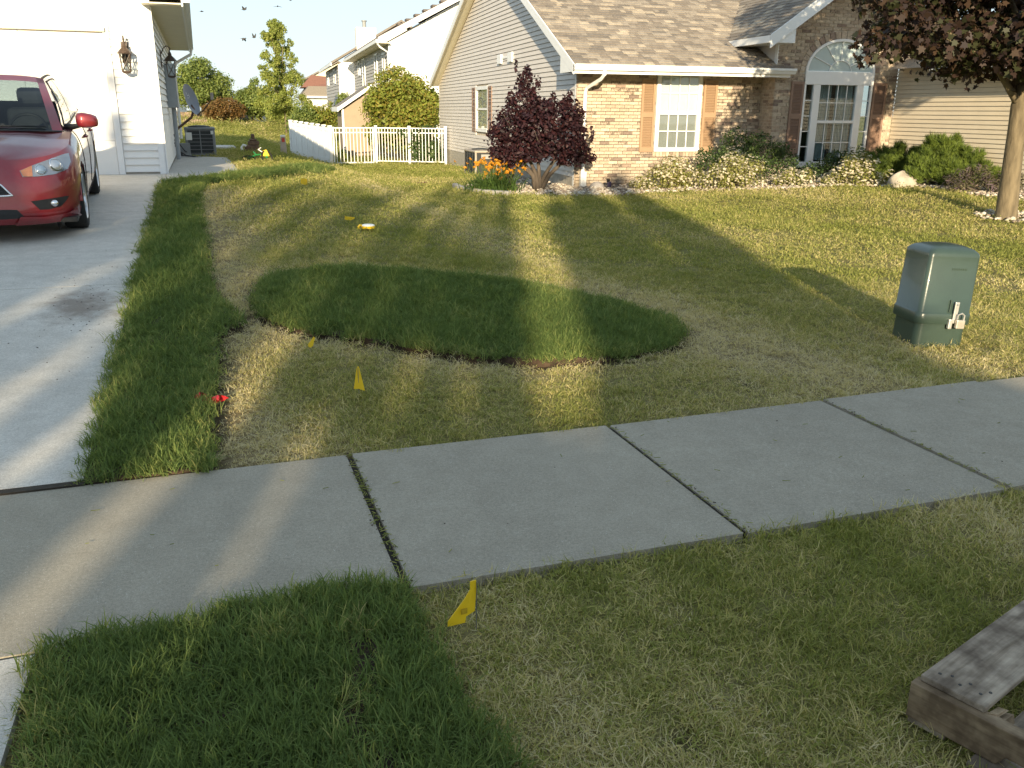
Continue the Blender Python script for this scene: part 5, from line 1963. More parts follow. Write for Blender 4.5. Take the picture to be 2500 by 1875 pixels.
MB().prism([(3.5, 2.7), (11.4, 2.7), (10.2, 3.75), (4.4, 3.75)], 'y', 94.5, 104.5).build('roof', M['roof_grey'], h4)
MB().add([(3.8, 98, 3.7), (10.6, 98, 3.7), (10.6, 104, 3.7), (3.8, 104, 3.7), (5.0, 100, 5.0), (6.6, 101, 4.9), (9.6, 100, 4.6)], [(0, 1, 6, 4), (1, 2, 6), (2, 3, 5, 6), (3, 0, 4, 5), (4, 6, 5)]).build('rear_roof', M['roof_red'], h4)
MB().box(3.5, 11.4, 94.4, 94.5, 2.62, 2.8).build('fascia', M['white_trim'], h4)
window_far(h4, 95 - .02, 6.0, 7.4, 1.2, 2.3, 'y', -1)
h5 = thing('cream_house', 'distant cream house edge above the red brown roof', 'house', (9, 125, .4))
MB().prism([(5.6, .2), (14, .2), (14, 5.3), (9.8, 7.4), (5.6, 5.3)], 'y', 125, 134).build('wall', M['far_cream'], h5)
for xe in (5.1, 14.5):
    MB().hexa([(xe, 124.6, 5.1), (9.8, 124.6, 7.5), (9.8, 134.5, 7.5), (xe, 134.5, 5.1), (xe, 124.6, 5.3), (9.8, 124.6, 7.7), (9.8, 134.5, 7.7), (xe, 134.5, 5.3)]).build('roof', M['roof_grey'], h5)
h6 = thing('pale_house', 'distant pale house mostly hidden by the round tree', 'house', (-11, 93, .4))
MB().prism([(-14, .2), (-8.0, .2), (-8.0, 3.4), (-11, 5.0), (-14, 3.4)], 'y', 92, 102).build('wall', M['far_white'], h6)
for xe in (-14.4, -7.6):
    MB().hexa([(xe, 91.6, 3.2), (-11, 91.6, 5.05), (-11, 102, 5.05), (xe, 102, 3.2), (xe, 91.6, 3.36), (-11, 91.6, 5.21), (-11, 102, 5.21), (xe, 102, 3.36)]).build('roof', M['roof_grey'], h6)
window_far(h6, 92 - .02, -9.6, -8.6, 1.6, 2.8, 'y', -1)
wb = thing('playhouse_box', 'white box with a round black opening under the far trees', 'box', (-.5, 75, .46))
MB().hexa([(-1.15, 75, .44), (.1, 75, .44), (.1, 75.9, .44), (-1.15, 75.9, .44), (-1.1, 75, 1.25), (-.1, 75, 1.25), (-.1, 75.9, 1.25), (-1.1, 75.9, 1.25)]).build('shell', M['white_plastic'], wb, bevel=.06)
MB().lathe((-.45, 74.99, .88), [(.002, -.012), (.17, -.012), (.2, .0), (.2, .02)], 20, 'y').build('opening', M['black_hole'], wb)
bb = MB().ell((-1.65, 75.4, .75), (.36, .4, .36), 12, 8)
o = bb.build('barrel', M['roof_dark'], None, smooth=True)
tagp(o, 'dark barrel standing left of the white box', 'barrel')


def board_fence(lab, x0, x1, y0, y1, z0, h, n, gapf, m):
    t = thing('wooden_fence', lab, 'fence', ((x0 + x1) / 2, (y0 + y1) / 2, z0))
    a = math.atan2(y1 - y0, x1 - x0)
    L_ = math.hypot(x1 - x0, y1 - y0)
    for k in range(n):
        q = (k + .5) / n
        MB().cbox((x0 + (x1 - x0) * q, y0 + (y1 - y0) * q, z0 + h / 2 + random.uniform(-.02, .02)), (L_ / n * gapf, .03, h), a).build('plank', M[m], t)
    MB().cbox(((x0 + x1) / 2, (y0 + y1) / 2 + .04, z0 + h * .75), (L_, .04, .08), a).cbox(((x0 + x1) / 2, (y0 + y1) / 2 + .04, z0 + h * .25), (L_, .04, .08), a).build('rail', M[m], t)
    return t


board_fence('weathered wooden board fence at the far left behind the dish', -12.0, -3.0, 82, 80, .48, .75, 46, .92, 'fence_wood')
board_fence('short open picket fence below the copper coloured shrub', -5.5, -3.9, 66.2, 66, .40, .42, 14, .55, 'fence_wood')
board_fence('dark low board fence right of the copper coloured shrub', -3.6, -1.5, 73, 75.5, .46, .34, 12, .9, 'roof_dark')
# ------------------------------------------------------------------ plants
OVALF = np.array([(0, -.5), (.22, -.2), (.25, .12), (0, .5), (-.25, .12), (-.22, -.2)])
QUADF = np.array([(0, -.5), (.32, 0), (0, .5), (-.32, 0)])
MAPLEF = np.array([(0, -.42), (.12, -.28), (.42, -.30), (.30, -.08), (.50, .14), (.24, .12), (.16, .22), (0, .52), (-.16, .22), (-.24, .12), (-.50, .14), (-.30, -.08), (-.42, -.30), (-.12, -.28)])
NEEDLE = np.array([(-.06, -.5), (.06, -.5), (.07, .1), (0, .5), (-.07, .1)])


def unit(v):
    return v / (np.linalg.norm(v, axis=1, keepdims=True) + 1e-9)


def leaf_arrays(C, Nn, size, shape, bend=.25, droop=0.0):
    n = len(C)
    Nn = unit(Nn)
    a = rng.normal(0, 1, (n, 3))
    a[:, 2] -= droop
    T = unit(a - Nn * (a * Nn).sum(1, keepdims=True))
    B = np.cross(Nn, T)
    k = len(shape)
    x = shape[:, 0][None, :, None]
    y = shape[:, 1][None, :, None]
    V = C[:, None, :] + size[:, None, None] * (x * B[:, None, :] + y * T[:, None, :] - Nn[:, None, :] * (bend * (np.abs(x) * .9 + y * y)))
    F = np.arange(n * k).reshape(n, k)
    return V.reshape(-1, 3), F


def lumps_points(lumps, n, shell=.55, flat=0.0):
    """points and outward normals spread through ellipsoid lumps, thicker towards the outside"""
    w = np.array([l[3] * l[4] + l[4] * l[5] + l[3] * l[5] for l in lumps])
    k = rng.choice(len(lumps), n, p=w / w.sum())
    Lm = np.array(lumps)[k]
    d = unit(rng.normal(0, 1, (n, 3)))
    r = shell + (1 - shell) * rng.uniform(0, 1, n) ** .6
    r = r * (1 + .12 * rng.normal(0, 1, n))
    C = Lm[:, :3] + d * Lm[:, 3:6] * r[:, None]
    return C, d


def foliage(name, lumps, n, size, mats, parent, shape=QUADF, up=.5, jit=.7, shell=.5, bend=.25, droop=0.0, zmin=None, sv=.35, keep=None):
    C, d = lumps_points(lumps, n, shell)
    if zmin is not None:
        k = C[:, 2] > zmin
        C, d = C[k], d[k]
    if keep is not None:
        k = keep(C)
        C, d = C[k], d[k]
    n = len(C)
    Nn = d + rng.normal(0, jit, (n, 3)) + np.array([0, 0, up])
    s = size * rng.uniform(1 - sv, 1 + sv, n)
    V, F = leaf_arrays(C, Nn, s, shape, bend, droop)
    mi = rng.integers(0, len(mats), n)
    return link_mesh(name, V, F, mats, parent, None, mi)


def sublumps(lumps, n, f0=.32, f1=.5, seed=1):
    q = random.Random(seed)
    out = []
    for l in lumps:
        for i in range(n):
            a, c = q.uniform(0, 6.283), q.uniform(-.6, 1)
            s_ = math.sqrt(1 - c * c)
            f = q.uniform(f0, f1)
            k = 1 - f * .7
            out.append((l[0] + l[3] * k * s_ * math.cos(a), l[1] + l[4] * k * s_ * math.sin(a), l[2] + l[5] * k * c, l[3] * f, l[4] * f, l[5] * f * 1.1))
    return out


def rand_lumps(c, R, n, r0, r1, seed=0, squash=.8, zb=None):
    q = random.Random(seed)
    out = []
    for i in range(n):
        while True:
            d = (q.uniform(-1, 1), q.uniform(-1, 1), q.uniform(-1, 1))
            if d[0] ** 2 + d[1] ** 2 + d[2] ** 2 < 1:
                break
        r = q.uniform(r0, r1)
        out.append((c[0] + d[0] * R[0], c[1] + d[1] * R[1], c[2] + d[2] * R[2], r, r, r * squash))
    return out


def limbs(mb, base, tips, r0, r1, mid=.45, sag=0.0, n=7):
    base = Vector(base)
    for t in tips:
        t = Vector(t)
        m = base.lerp(t, mid) + Vector((random.uniform(-.06, .06), random.uniform(-.06, .06), sag)) * (t - base).length
        mb.tube([base, base.lerp(m, .5), m, t], [r0, r0 * .8, (r0 + r1) / 2, r1], n)


# --- dark red maple on the right
mp = thing('maple_tree', 'dark purple leaved maple with smooth trunk at the right edge of the lawn', 'tree', (10.45, 10.58, .1))
MAPC = (9.95, 10.8, 4.0)
ml = []
q = random.Random(21)
for i in range(74):
    a = q.uniform(0, 6.283)
    rr = math.sqrt(q.uniform(.02, 1))
    zz = q.uniform(-1, 1)
    f = math.sqrt(max(.05, 1 - zz * zz * .9))
    r = q.uniform(.38, .66)
    ml.append((MAPC[0] + 1.95 * rr * f * math.cos(a), MAPC[1] + 2.6 * rr * f * math.sin(a), MAPC[2] + 1.75 * zz, r * 1.1, r * 1.1, r * .62))
# lower boughs that reach towards the house and the walk
ml += [(7.75, 10.3, 3.0, .55, .5, .35), (8.2, 10.5, 2.62, .55, .5, .34), (7.72, 10.5, 2.36, .30, .4, .24), (8.75, 10.35, 2.5, .55, .5, .3), (9.3, 10.3, 2.42, .5, .5, .28), (8.4, 10.6, 3.3, .7, .6, .5), (9.7, 10.2, 2.62, .55, .5, .34), (10.3, 10.1, 2.75, .5, .5, .4), (10.9, 10.1, 2.55, .5, .45, .4), (10.15, 10.45, 2.05, .22, .25, .18), (10.55, 10.35, 1.92, .22, .2, .2)]
ml += [(10.3, 11.2, 3.1, .8, .6, .6), (9.6, 11.3, 2.95, .75, .6, .5), (11.0, 11.2, 3.2, .6, .6, .6), (8.9, 11.2, 3.1, .7, .6, .5), (10.0, 11.5, 2.6, .6, .5, .36), (10.8, 11.6, 2.7, .6, .5, .4), (9.2, 11.6, 2.65, .6, .5, .36), (10.4, 11.3, 3.9, .9, .7, .6), (9.5, 11.3, 3.8, .9, .7, .6)]
tk = MB()
tk.tube([(10.47, 10.6, -.05), (10.455, 10.6, .05), (10.43, 10.59, .22), (10.38, 10.58, .8), (10.34, 10.57, 1.35), (10.33, 10.57, 1.68), (10.40, 10.6, 2.1), (10.55, 10.7, 3.0), (10.7, 10.8, 4.2)], [.20, .165, .145, .128, .118, .125, .095, .07, .03], 14)
limbs(tk, (10.33, 10.57, 1.66), [(8.6, 10.45, 2.7), (11.4, 10.3, 3.5), (10.2, 9.5, 3.0), (9.3, 11.9, 3.3), (11.0, 12.2, 3.9)], .06, .014, .4, .07)
limbs(tk, (10.45, 10.63, 2.3), [(9.0, 10.2, 3.6), (11.4, 11.4, 4.6), (10.3, 12.0, 4.6), (10.9, 9.2, 4.2), (8.2, 11.0, 3.4)], .05, .012, .4, .1)
limbs(tk, (9.5, 10.5, 2.28), [(9.9, 10.35, 2.35), (8.0, 10.35, 2.6), (8.9, 10.2, 2.35)], .018, .005, .5, .05, 5)
tk.build('trunk', M['bark'], mp, smooth=True)
foliage('crown', ml, 27000, .108, LF['maple'], mp, MAPLEF, .35, .75, .35, .3, .8)
# the leaves nearest the camera are single pieces
C, d = lumps_points([l for l in ml if l[1] < 10.7 and l[2] < 3.4], 1500, .8)
k = (C[:, 1] < 10.5) & (C[:, 0] < 10.6)
C, d = C[k][:300], d[k][:300]
leafmesh = []
for i in range(4):
    V, F = leaf_arrays(np.zeros((1, 3)), np.array([[0, -.15, 1.0]]), np.array([.118]), MAPLEF, .35)
    o = link_mesh('leaf', V, F, LF['maple'][i], mp, local=True)
    leafmesh.append(o)
inv = root_matrix(mp).inverted()
for i in range(len(C)):
    p = inv @ Vector(C[i])
    rot = (random.uniform(-.9, 1.2), random.uniform(-.8, .8), random.uniform(0, 6.28))
    if i < 4:
        leafmesh[i].location = p
        leafmesh[i].rotation_euler = rot
    else:
        piece('leaf', leafmesh[random.randrange(4)].data, mp, p, rot)

# --- purple plum shrub at the house corner
pl = thing('plum_shrub', 'purple leaved plum shrub with many stems at the brick corner', 'shrub', (5.35, 17.5, 0))
pll = [(4.98, 17.4, 2.05, .20, .2, .36), (4.95, 17.4, 1.7, .34, .34, .40), (4.68, 17.35, 1.25, .40, .4, .36), (5.15, 17.3, 1.3, .50, .45, .45), (5.62, 17.4, 1.38, .44, .4, .42), (6.02, 17.45, 1.2, .30, .35, .40), (5.86, 17.35, 1.62, .18, .2, .20), (4.45, 17.4, .98, .26, .3, .26), (4.98, 17.25, .88, .48, .4, .34), (5.5, 17.2, .92, .55, .45, .34), (6.05, 17.35, .82, .36, .4, .26), (6.3, 17.4, .66, .20, .3, .16), (5.2, 17.7, 1.1, .7, .4, .5), (4.72, 17.3, .70, .30, .35, .20), (6.12, 17.4, 1.5, .15, .2, .18), (5.35, 17.5, 1.62, .25, .3, .2), (4.70, 17.3, .56, .22, .3, .13), (5.95, 17.3, .60, .30, .3, .15), (4.42, 17.4, .72, .2, .25, .16)]
qs = random.Random(31)
for i in range(30):
    l = pll[qs.randrange(16)]
    a = qs.uniform(0, 6.283)
    pll.append((l[0] + l[3] * .95 * math.cos(a), l[1] + l[4] * .6 * math.sin(a), l[2] + l[5] * qs.uniform(.2, 1.0) + .05, .045, .05, qs.uniform(.10, .2)))
pll = pll + sublumps(pll[:20], 4, .35, .5, 2)
foliage('leaves', pll, 12000, .08, LF['plum'], pl, OVALF, .45, .8, .45, .3)
st = MB()
for tip in [(4.75, 17.35, 1.0), (5.0, 17.4, 1.8), (5.25, 17.2, 1.1), (5.75, 17.3, 1.1), (6.05, 17.4, .95), (4.6, 17.55, .8)]:
    st.tube([(5.36 + random.uniform(-.1, .12), 17.5 + random.uniform(-.06, .06), -.05), (5.36 + (tip[0] - 5.36) * .25 + random.uniform(-.02, .02), 17.47, .3), (5.36 + (tip[0] - 5.36) * .75, 17.42, .62), tip], [.05, .042, .034, .014], 8)
for tip in [(4.55, 17.8, .9), (4.85, 17.75, .95), (5.1, 17.8, 1.0), (4.7, 17.9, .8)]:
    st.tube([(4.85 + random.uniform(-.06, .06), 18.0, -.05), (4.8 + (tip[0] - 4.8) * .4, 17.95, .35), tip], [.03, .026, .012], 6)
for i in range(26):
    a = random.uniform(0, 6.28)
    b = Vector((5.2 + random.uniform(-.5, .5), 17.35 + random.uniform(-.2, .2), random.uniform(.6, 1.2)))
    st.tube([b, b + Vector((math.cos(a) * .35, math.sin(a) * .2, .18)), b + Vector((math.cos(a) * .55, math.sin(a) * .3, .45))], [.011, .008, .004], 5)
st.build('stems', M['dark_bark'], pl, smooth=True)

# --- orange daylilies
ll = thing('daylily_clump', 'clump of orange daylilies with arching leaves beside the plum shrub', 'flowers', (4.3, 17.3, 0))
V, F = [], []
for i in range(620):
    c = (random.gauss(4.28, .22), random.gauss(17.3, .2))
    a = random.uniform(0, 6.283)
    h, l, w = random.uniform(.28, .50), random.uniform(.16, .40), random.uniform(.008, .015)
    b = len(V)
    for k in range(4):
        t = k / 3
        ww = w * (1 - t * .85)
        px, py = c[0] + math.cos(a) * l * t ** 1.2, c[1] + math.sin(a) * l * t ** 1.2
        pz = -.02 + h * (1.5 * t - .75 * t * t * (1 + .4 * (l > .3)))
        V += [(px - math.sin(a) * ww, py + math.cos(a) * ww, pz), (px + math.sin(a) * ww, py - math.cos(a) * ww, pz)]
    F += [(b + 2 * k, b + 2 * k + 1, b + 2 * k + 3, b + 2 * k + 2) for k in range(3)]
mi = [random.randrange(2) for i in range(620) for k in range(3)]
link_mesh('leaves', V, F, LF['lily'], ll, None, mi)
sb = MB()
heads = []
for i in range(92):
    x, y, z = random.gauss(4.30, .25), random.gauss(17.25, .2), random.uniform(.42, .66) - .16 * abs(random.gauss(0, .6))
    sb.tube([(4.3 + (x - 4.3) * .5, 17.3 + (y - 17.3) * .5, .05), (x, y, z)], .004, 4)
    heads.append((x, y, z))
sb.build('stalks', LF['lily'][1], ll)
fm = None
for x, y, z in heads:
    p = root_matrix(ll).inverted() @ Vector((x, y, z))
    if fm is None:
        V, F = [], []
        for k in range(6):
            a = k * math.pi / 3
            ca, sa = math.cos(a), math.sin(a)
            b = len(V)
            for (r, w, h) in ((0, .004, 0), (.018, .012, .024), (.036, .011, .03), (.050, .0015, .02)):
                V += [(ca * r - sa * w, sa * r + ca * w, h), (ca * r + sa * w, sa * r - ca * w, h)]
            F += [(b + 2 * j, b + 2 * j + 1, b + 2 * j + 3, b + 2 * j + 2) for j in range(3)]
        o = link_mesh('flower', V, F, M['lily_flower'], ll, local=True)
        o.location = p
        fm = o
    else:
        piece('flower', fm.data, ll, p, (random.uniform(-1.1, .2), random.uniform(-.8, .8), random.uniform(0, 6.28)))


def shrub(name, lab, lumps, n, size, leafset, shape=QUADF, blossom=0, group=None, up=.5, jit=.7, cat='shrub', stem='dark_bark', shell=.5, droop=0.0):
    c = np.array(lumps)[:, :3].mean(0)
    base = (float(c[0]), float(c[1]), float(ter(c[0], c[1])))
    t = thing(name, lab, cat, base, 0, group)
    lumps = sublumps(lumps, 7, .3, .5, int(n)) + [(l[0], l[1], l[2] - l[5] * .15, l[3] * .8, l[4] * .8, l[5] * .8) for l in lumps]
    foliage('leaves', lumps, n, size, LF[leafset], t, shape, up, jit, shell, .25, droop, base[2] - .02)
    if blossom:
        C, d = lumps_points(lumps, blossom * 3, .93)
        k = (C[:, 2] > base[2] + .04) & (d[:, 2] > -.35)
        C, d = C[k], d[k]
        V, F = leaf_arrays(C + d * .02, d * .5 + np.array([0, -.1, .8]) + rng.normal(0, .25, C.shape), rng.uniform(.03, .062, len(C)), np.array([(math.cos(6.283 * j / 6) * .5, math.sin(6.283 * j / 6) * .5) for j in range(6)]), .35)
        link_mesh('blossoms', V, F, M['blossom'], t)
    s = MB()
    for l in lumps[:5]:
        s.tube([(base[0] + random.uniform(-.1, .1), base[1] + random.uniform(-.05, .05), base[2] - .03), ((base[0] + l[0]) / 2, (base[1] + l[1]) / 2, base[2] + (l[2] - base[2]) * .4), (l[0], l[1], l[2])], [.022, .016, .006], 5)
    s.build('stems', M[stem], t)
    return t


WG = 'white flowering shrubs along the brick wall'
shrub('flowering_shrub', 'low white flowering shrub at the left end of the row under the window', [(7.75, 16.95, .22, .42, .42, .28), (8.15, 16.9, .35, .45, .45, .36), (7.4, 17.0, .12, .26, .3, .18), (8.45, 17.0, .25, .35, .4, .3)], 3600, .045, 'spirea', OVALF, 520, WG, .6)
shrub('flowering_shrub', 'widest white flowering shrub in front of the dark evergreen shrub', [(9.0, 16.1, .38, .48, .42, .38), (9.4, 16.2, .32, .42, .4, .32), (8.7, 16.25, .28, .36, .4, .28), (9.2, 16.5, .45, .4, .4, .38)], 3800, .045, 'spirea', OVALF, 560, WG, .6)
shrub('flowering_shrub', 'small white flowering shrub between two wider ones below the dark shrub', [(10.25, 15.75, .28, .32, .32, .24), (10.05, 15.9, .22, .26, .3, .2)], 1500, .042, 'spirea', OVALF, 220, WG, .6)
shrub('flowering_shrub', 'sparse white flowering shrub in front of the arched window', [(10.85, 15.4, .24, .30, .3, .2), (11.0, 15.6, .28, .26, .3, .24)], 1300, .042, 'spirea', OVALF, 180, WG, .6)
shrub('flowering_shrub', 'rounded white flowering shrub beside the pale boulder', [(11.3, 15.05, .40, .38, .36, .32), (11.55, 15.0, .30, .28, .3, .26), (11.1, 15.3, .5, .35, .3, .28), (11.4, 15.5, .58, .3, .3, .24)], 2600, .042, 'spirea', OVALF, 320, WG, .6)
shrub('evergreen_shrub', 'broad dark green shrub between the two front windows', [(9.0, 16.9, .72, .38, .4, .36), (9.5, 16.85, .85, .5, .42, .42), (10.1, 16.8, .82, .5, .42, .38), (10.5, 16.75, .66, .36, .4, .32), (9.8, 16.7, .55, .8, .4, .4), (8.75, 16.9, .6, .26, .3, .26)], 6000, .05, 'box', OVALF, 0, 'dark evergreen shrubs under the front windows', .4)
shrub('evergreen_shrub', 'dark green shrub below the arched window', [(11.5, 16.4, .58, .36, .36, .30), (11.95, 16.3, .62, .36, .34, .28), (10.9, 16.3, .42, .3, .3, .28), (12.3, 16.2, .52, .3, .3, .24)], 2800, .05, 'box', OVALF, 0, 'dark evergreen shrubs under the front windows', .4)


def pine_shrub(lab, lumps, n):
    c = np.array(lumps)[:, :3].mean(0)
    base = (float(c[0]), float(c[1]), float(ter(c[0], c[1])))
    t = thing('pine_shrub', lab, 'shrub', base, 0, 'mugo pine shrubs beside the boulder')
    sl_ = sublumps(lumps, 9, .26, .42, n) + [(l[0], l[1], l[2] - .04, l[3] * .85, l[4] * .85, l[5] * .85) for l in lumps] + [(c[0], c[1], base[2] + .28, .55, .3, .26)]
    C, d = lumps_points(sl_, int(n * 1.7), .3)
    k = C[:, 2] > base[2]
    C, d = C[k], d[k]
    m = 9
    T = unit(np.repeat(d * .5 + np.array([0, 0, 1.0]), m, 0) + rng.normal(0, .55, (len(C) * m, 3)))
    CC = np.repeat(C, m, 0)
    B = unit(np.cross(T, rng.normal(0, 1, T.shape)))
    s = rng.uniform(.07, .12, len(CC))[:, None]
    V = np.stack([CC - B * .005, CC + B * .005, CC + T * s], 1).reshape(-1, 3)
    F = np.arange(len(V)).reshape(-1, 3)
    link_mesh('needles', V, F, LF['pine'], t, None, np.repeat(rng.integers(0, 3, len(C)), m))
    s = MB()
    for l in lumps:
        s.tube([(base[0], base[1], base[2] - .03), (l[0], l[1], l[2])], [.03, .01], 6)
    s.build('stems', M['dark_bark'], t)


pine_shrub('bright green spreading pine shrub behind the boulder', [(12.35, 14.7, .58, .34, .32, .28), (12.75, 14.75, .78, .36, .34, .34), (13.1, 14.5, .66, .32, .3, .3), (12.1, 14.6, .42, .26, .26, .22), (12.7, 14.3, .45, .5, .3, .26), (13.2, 14.0, .48, .26, .26, .2), (12.6, 14.9, .9, .22, .22, .24), (13.05, 14.8, .92, .2, .2, .22)], 3900)
pine_shrub('darker pine shrub against the brick left of the bright one', [(12.05, 15.9, .55, .3, .3, .26), (12.5, 15.9, .72, .28, .3, .26), (12.85, 15.7, .62, .3, .3, .26), (11.9, 15.6, .45, .22, .25, .2)], 2200)
shrub('dusty_shrub', 'dusty grey purple low shrub beside the maple trunk', [(12.0, 13.3, .40, .30, .3, .22), (12.35, 13.0, .44, .32, .3, .24), (12.6, 12.75, .40, .26, .3, .22), (12.2, 13.2, .52, .26, .26, .2)], 2600, .085, 'lav', NEEDLE, 0, None, .9, .5, 'shrub', 'dark_bark', .3)

# --- vine-covered shrub behind the gate
vl = rand_lumps((5.0, 35.0, 1.45), (1.25, .9, 1.2), 34, .42, .62, 5)
vl += [(4.9, 35, 2.6, .8, .7, .5), (5.6, 35, 2.3, .7, .7, .6), (4.2, 34.9, 1.9, .6, .6, .6), (6.1, 34.7, 1.6, .5, .6, .7), (6.0, 34.4, .6, .45, .5, .6), (5.1, 34.2, .5, .9, .5, .7), (4.1, 34.5, .5, .4, .5, .6), (5.6, 34.0, .3, .6, .4, .6)]
vs = thing('leafy_shrub', 'big rounded yellow green shrub behind the white picket fence', 'shrub', (5.1, 34.9, -.36))
vl2 = sublumps(vl, 5, .35, .55, 3) + vl
foliage('leaves', vl2, 24000, .125, LF['vine'], vs, OVALF, .45, .7, .55, .3, .5, -.34)
s = MB()
for l in vl[::3]:
    s.tube([(5.0 + random.uniform(-.4, .4), 34.9, -.4), ((5.0 + l[0]) / 2, 34.9, .5), l[:3]], [.04, .03, .008], 5)
s.build('stems', M['dark_bark'], vs)
# sprays that grow through the fence
fv = thing('climbing_vine', 'dark green vine sprawling through the white picket fence', 'vine', (5.6, 32.2, -.36))
foliage('leaves', [(5.35, 32.35, .2, .45, .2, .5), (5.8, 32.1, .15, .3, .2, .45), (5.0, 32.5, .75, .4, .16, .22), (5.6, 32.3, .85, .4, .2, .2)], 1500, .12, LF['box'], fv, OVALF, .3, .7, .4, .3, .6, -.34)
s = MB()
for x in (5.1, 5.3, 5.5, 5.7, 5.85):
    s.tube([(x, 32.4, -.4), (x + .1, 32.3, .2), (x - .05, 32.3, .75)], [.015, .012, .005], 5)
s.build('stems', M['dark_bark'], fv)
shrub('small_plant', 'small bright yellow green plant seen through the gate', [(2.72, 34.2, -.06, .16, .16, .2)], 260, .08, 'young', OVALF)


def tree(name, lab, base, trunk_h, trunk_r, lumps, n, size, leafset, tips=6, shape=QUADF, bark='bark', group=None, cat='tree', keep=None):
    t = thing(name, lab, cat, base, 0, group)
    b = Vector(base)
    c = Vector(np.array(lumps)[:, :3].mean(0))
    top = max(l[2] + l[5] * .5 for l in lumps)
    mb = MB()
    mb.tube([b - Vector((0, 0, .1)), b + Vector((0, 0, trunk_h * .5)), b + Vector((0, 0, trunk_h)), Vector((c.x, c.y, (c.z + top) / 2))], [trunk_r * 1.25, trunk_r, trunk_r * .85, trunk_r * .15], 8)
    q = random.Random(len(lumps))
    for l in q.sample(lumps, min(tips, len(lumps))):
        z0 = trunk_h + (max(l[2], base[2] + trunk_h) - base[2] - trunk_h) * .3
        s0 = Vector((b.x + (c.x - b.x) * .3, b.y, base[2] + z0))
        mb.tube([s0, s0.lerp(Vector(l[:3]), .5) + Vector((0, 0, .06)), Vector(l[:3])], [trunk_r * .45, trunk_r * .3, trunk_r * .08], 5)
    mb.build('trunk', M[bark], t, smooth=True)
    foliage('crown', sublumps(lumps, 4, .4, .6, n) + lumps, int(n * 1.3), size * .9, LF[leafset], t, shape, .5, .7, .45, .25, .3, keep=keep)
    return t


# far trees: a young maple with an open crown, a big round tree, a copper one and others
yl = []
q = random.Random(8)
for i in range(88):
    tt = q.uniform(0, 1)
    z = 1.35 + 5.1 * tt
    rad_ = np.interp(tt, [0, .1, .25, .4, .55, .8, 1], [1.1, 1.9, 1.8, 1.35, 1.0, .85, .25])
    a = q.uniform(0, 6.283)
    rr = math.sqrt(q.uniform(.1, 1)) * rad_
    r = q.uniform(.2, .38) * (.75 if tt > .4 else 1)
    yl.append((.92 + rr * math.cos(a), 56 + rr * math.sin(a), z, r, r, r * 1.1))
tree('young_tree', 'tall slender young tree with open yellow green crown and pale trunk', (1.15, 56.2, 0.0), 1.3, .05, yl + [(.98 + .1 * math.sin(k), 56.1, 1.6 + k * .33, .42 - k * .015, .4, .4) for k in range(14)], 17000, .13, 'young', 26, OVALF)
rl = rand_lumps((-4.75, 76, 3.2), (2.15, 1.9, 1.7), 46, .75, 1.05, 4)
tree('round_tree', 'big rounded green tree far behind the satellite dish', (-4.7, 76, .47), 1.2, .16, rl, 14000, .2, 'tree', 14)
cl = rand_lumps((-2.95, 70, 1.5), (1.35, .9, .75), 34, .38, .58, 6)
tree('copper_shrub', 'copper brown shrub tree below the big round tree', (-3.1, 70, .44), .35, .09, cl, 6500, .14, 'copper', 12)
m_l = rand_lumps((-.55, 72, 2.1), (1.35, 1.1, 1.05), 32, .45, .7, 9) + [(-.6, 72, 3.3, .4, .4, .5), (.1, 72, 2.9, .5, .5, .5), (-1.3, 72, 2.4, .5, .5, .5)]
tree('leafy_tree', 'mid sized green tree between the round tree and the tall young tree', (-.97, 72, .46), .75, .09, m_l, 11000, .18, 'tree', 14)
hl = rand_lumps((1.7, 66, 1.3), (1.6, .6, .7), 22, .4, .6, 12)
tree('far_shrub', 'pale green shrub behind the trunk of the tall young tree', (1.6, 66, .35), .3, .06, hl, 4200, .15, 'young', 6, cat='shrub')
b1 = rand_lumps((1.6, 44.5, .95), (.6, .5, .7), 18, .34, .5, 3)
tree('far_shrub', 'dense green shrub behind the far end of the solid white fence', (1.6, 44.5, -.1), .3, .06, b1, 2600, .12, 'tree', 8, cat='shrub')
b2 = rand_lumps((2.85, 45, 1.25), (.6, .5, .4), 16, .34, .48, 7)
tree('far_shrub', 'yellow green rounded shrub on a crooked trunk left of the shed', (2.35, 45, -.1), .6, .07, b2, 2400, .12, 'vine', 8, cat='shrub')
b3 = rand_lumps((4.0, 45.2, 1.7), (.5, .5, .5), 12, .26, .4, 17)
tree('far_shrub', 'green spiky shrub above the shed roof before the white gable', (4.0, 45.2, -.1), .6, .07, b3, 2400, .13, 'tree', 8, NEEDLE * np.array([2.4, 1.3]), cat='shrub')
# ------------------------------------------------------------------ red car
cz = .325
CAR = thing('parked_car', 'red four door sedan parked on the driveway facing the camera', 'car', (-2.615, 9.0, cz), rad(6.7), None, None, rad(2.5))
ZT = lambda u: float(np.interp(u, [0, .10, .25, .5, .8, 1.15, 2.0, 3.2, 3.9, 4.3, 4.57], [.70, .715, .755, .82, .875, .93, .955, .985, 1.01, 1.02, 1.0]))
KS = [0, .06, .14, .22, .31, .40, .50, .60, .70, .79, .87, .94, 1.0]
U0 = lambda k: float(np.interp(k, [0, .1, .2, .35, .5, .65, .8, .9, 1], [.045, .0, .0, .012, .02, .03, .06, .10, .17]))
UR = lambda k: float(np.interp(k, [0, .3, .6, .85, 1], [4.48, 4.57, 4.56, 4.53, 4.48]))
VW = lambda k: float(np.interp(k, [0, .12, .3, .5, .65, .8, .92, 1], [.835, .862, .875, .882, .882, .870, .845, .80]))
ZB = lambda u: float(np.interp(u, [0, .3, 1.0, 3.6, 4.57], [.17, .17, .19, .19, .24]))
LC = .70
us_side = list(np.arange(LC + .03, 4.57 - .62, .045))


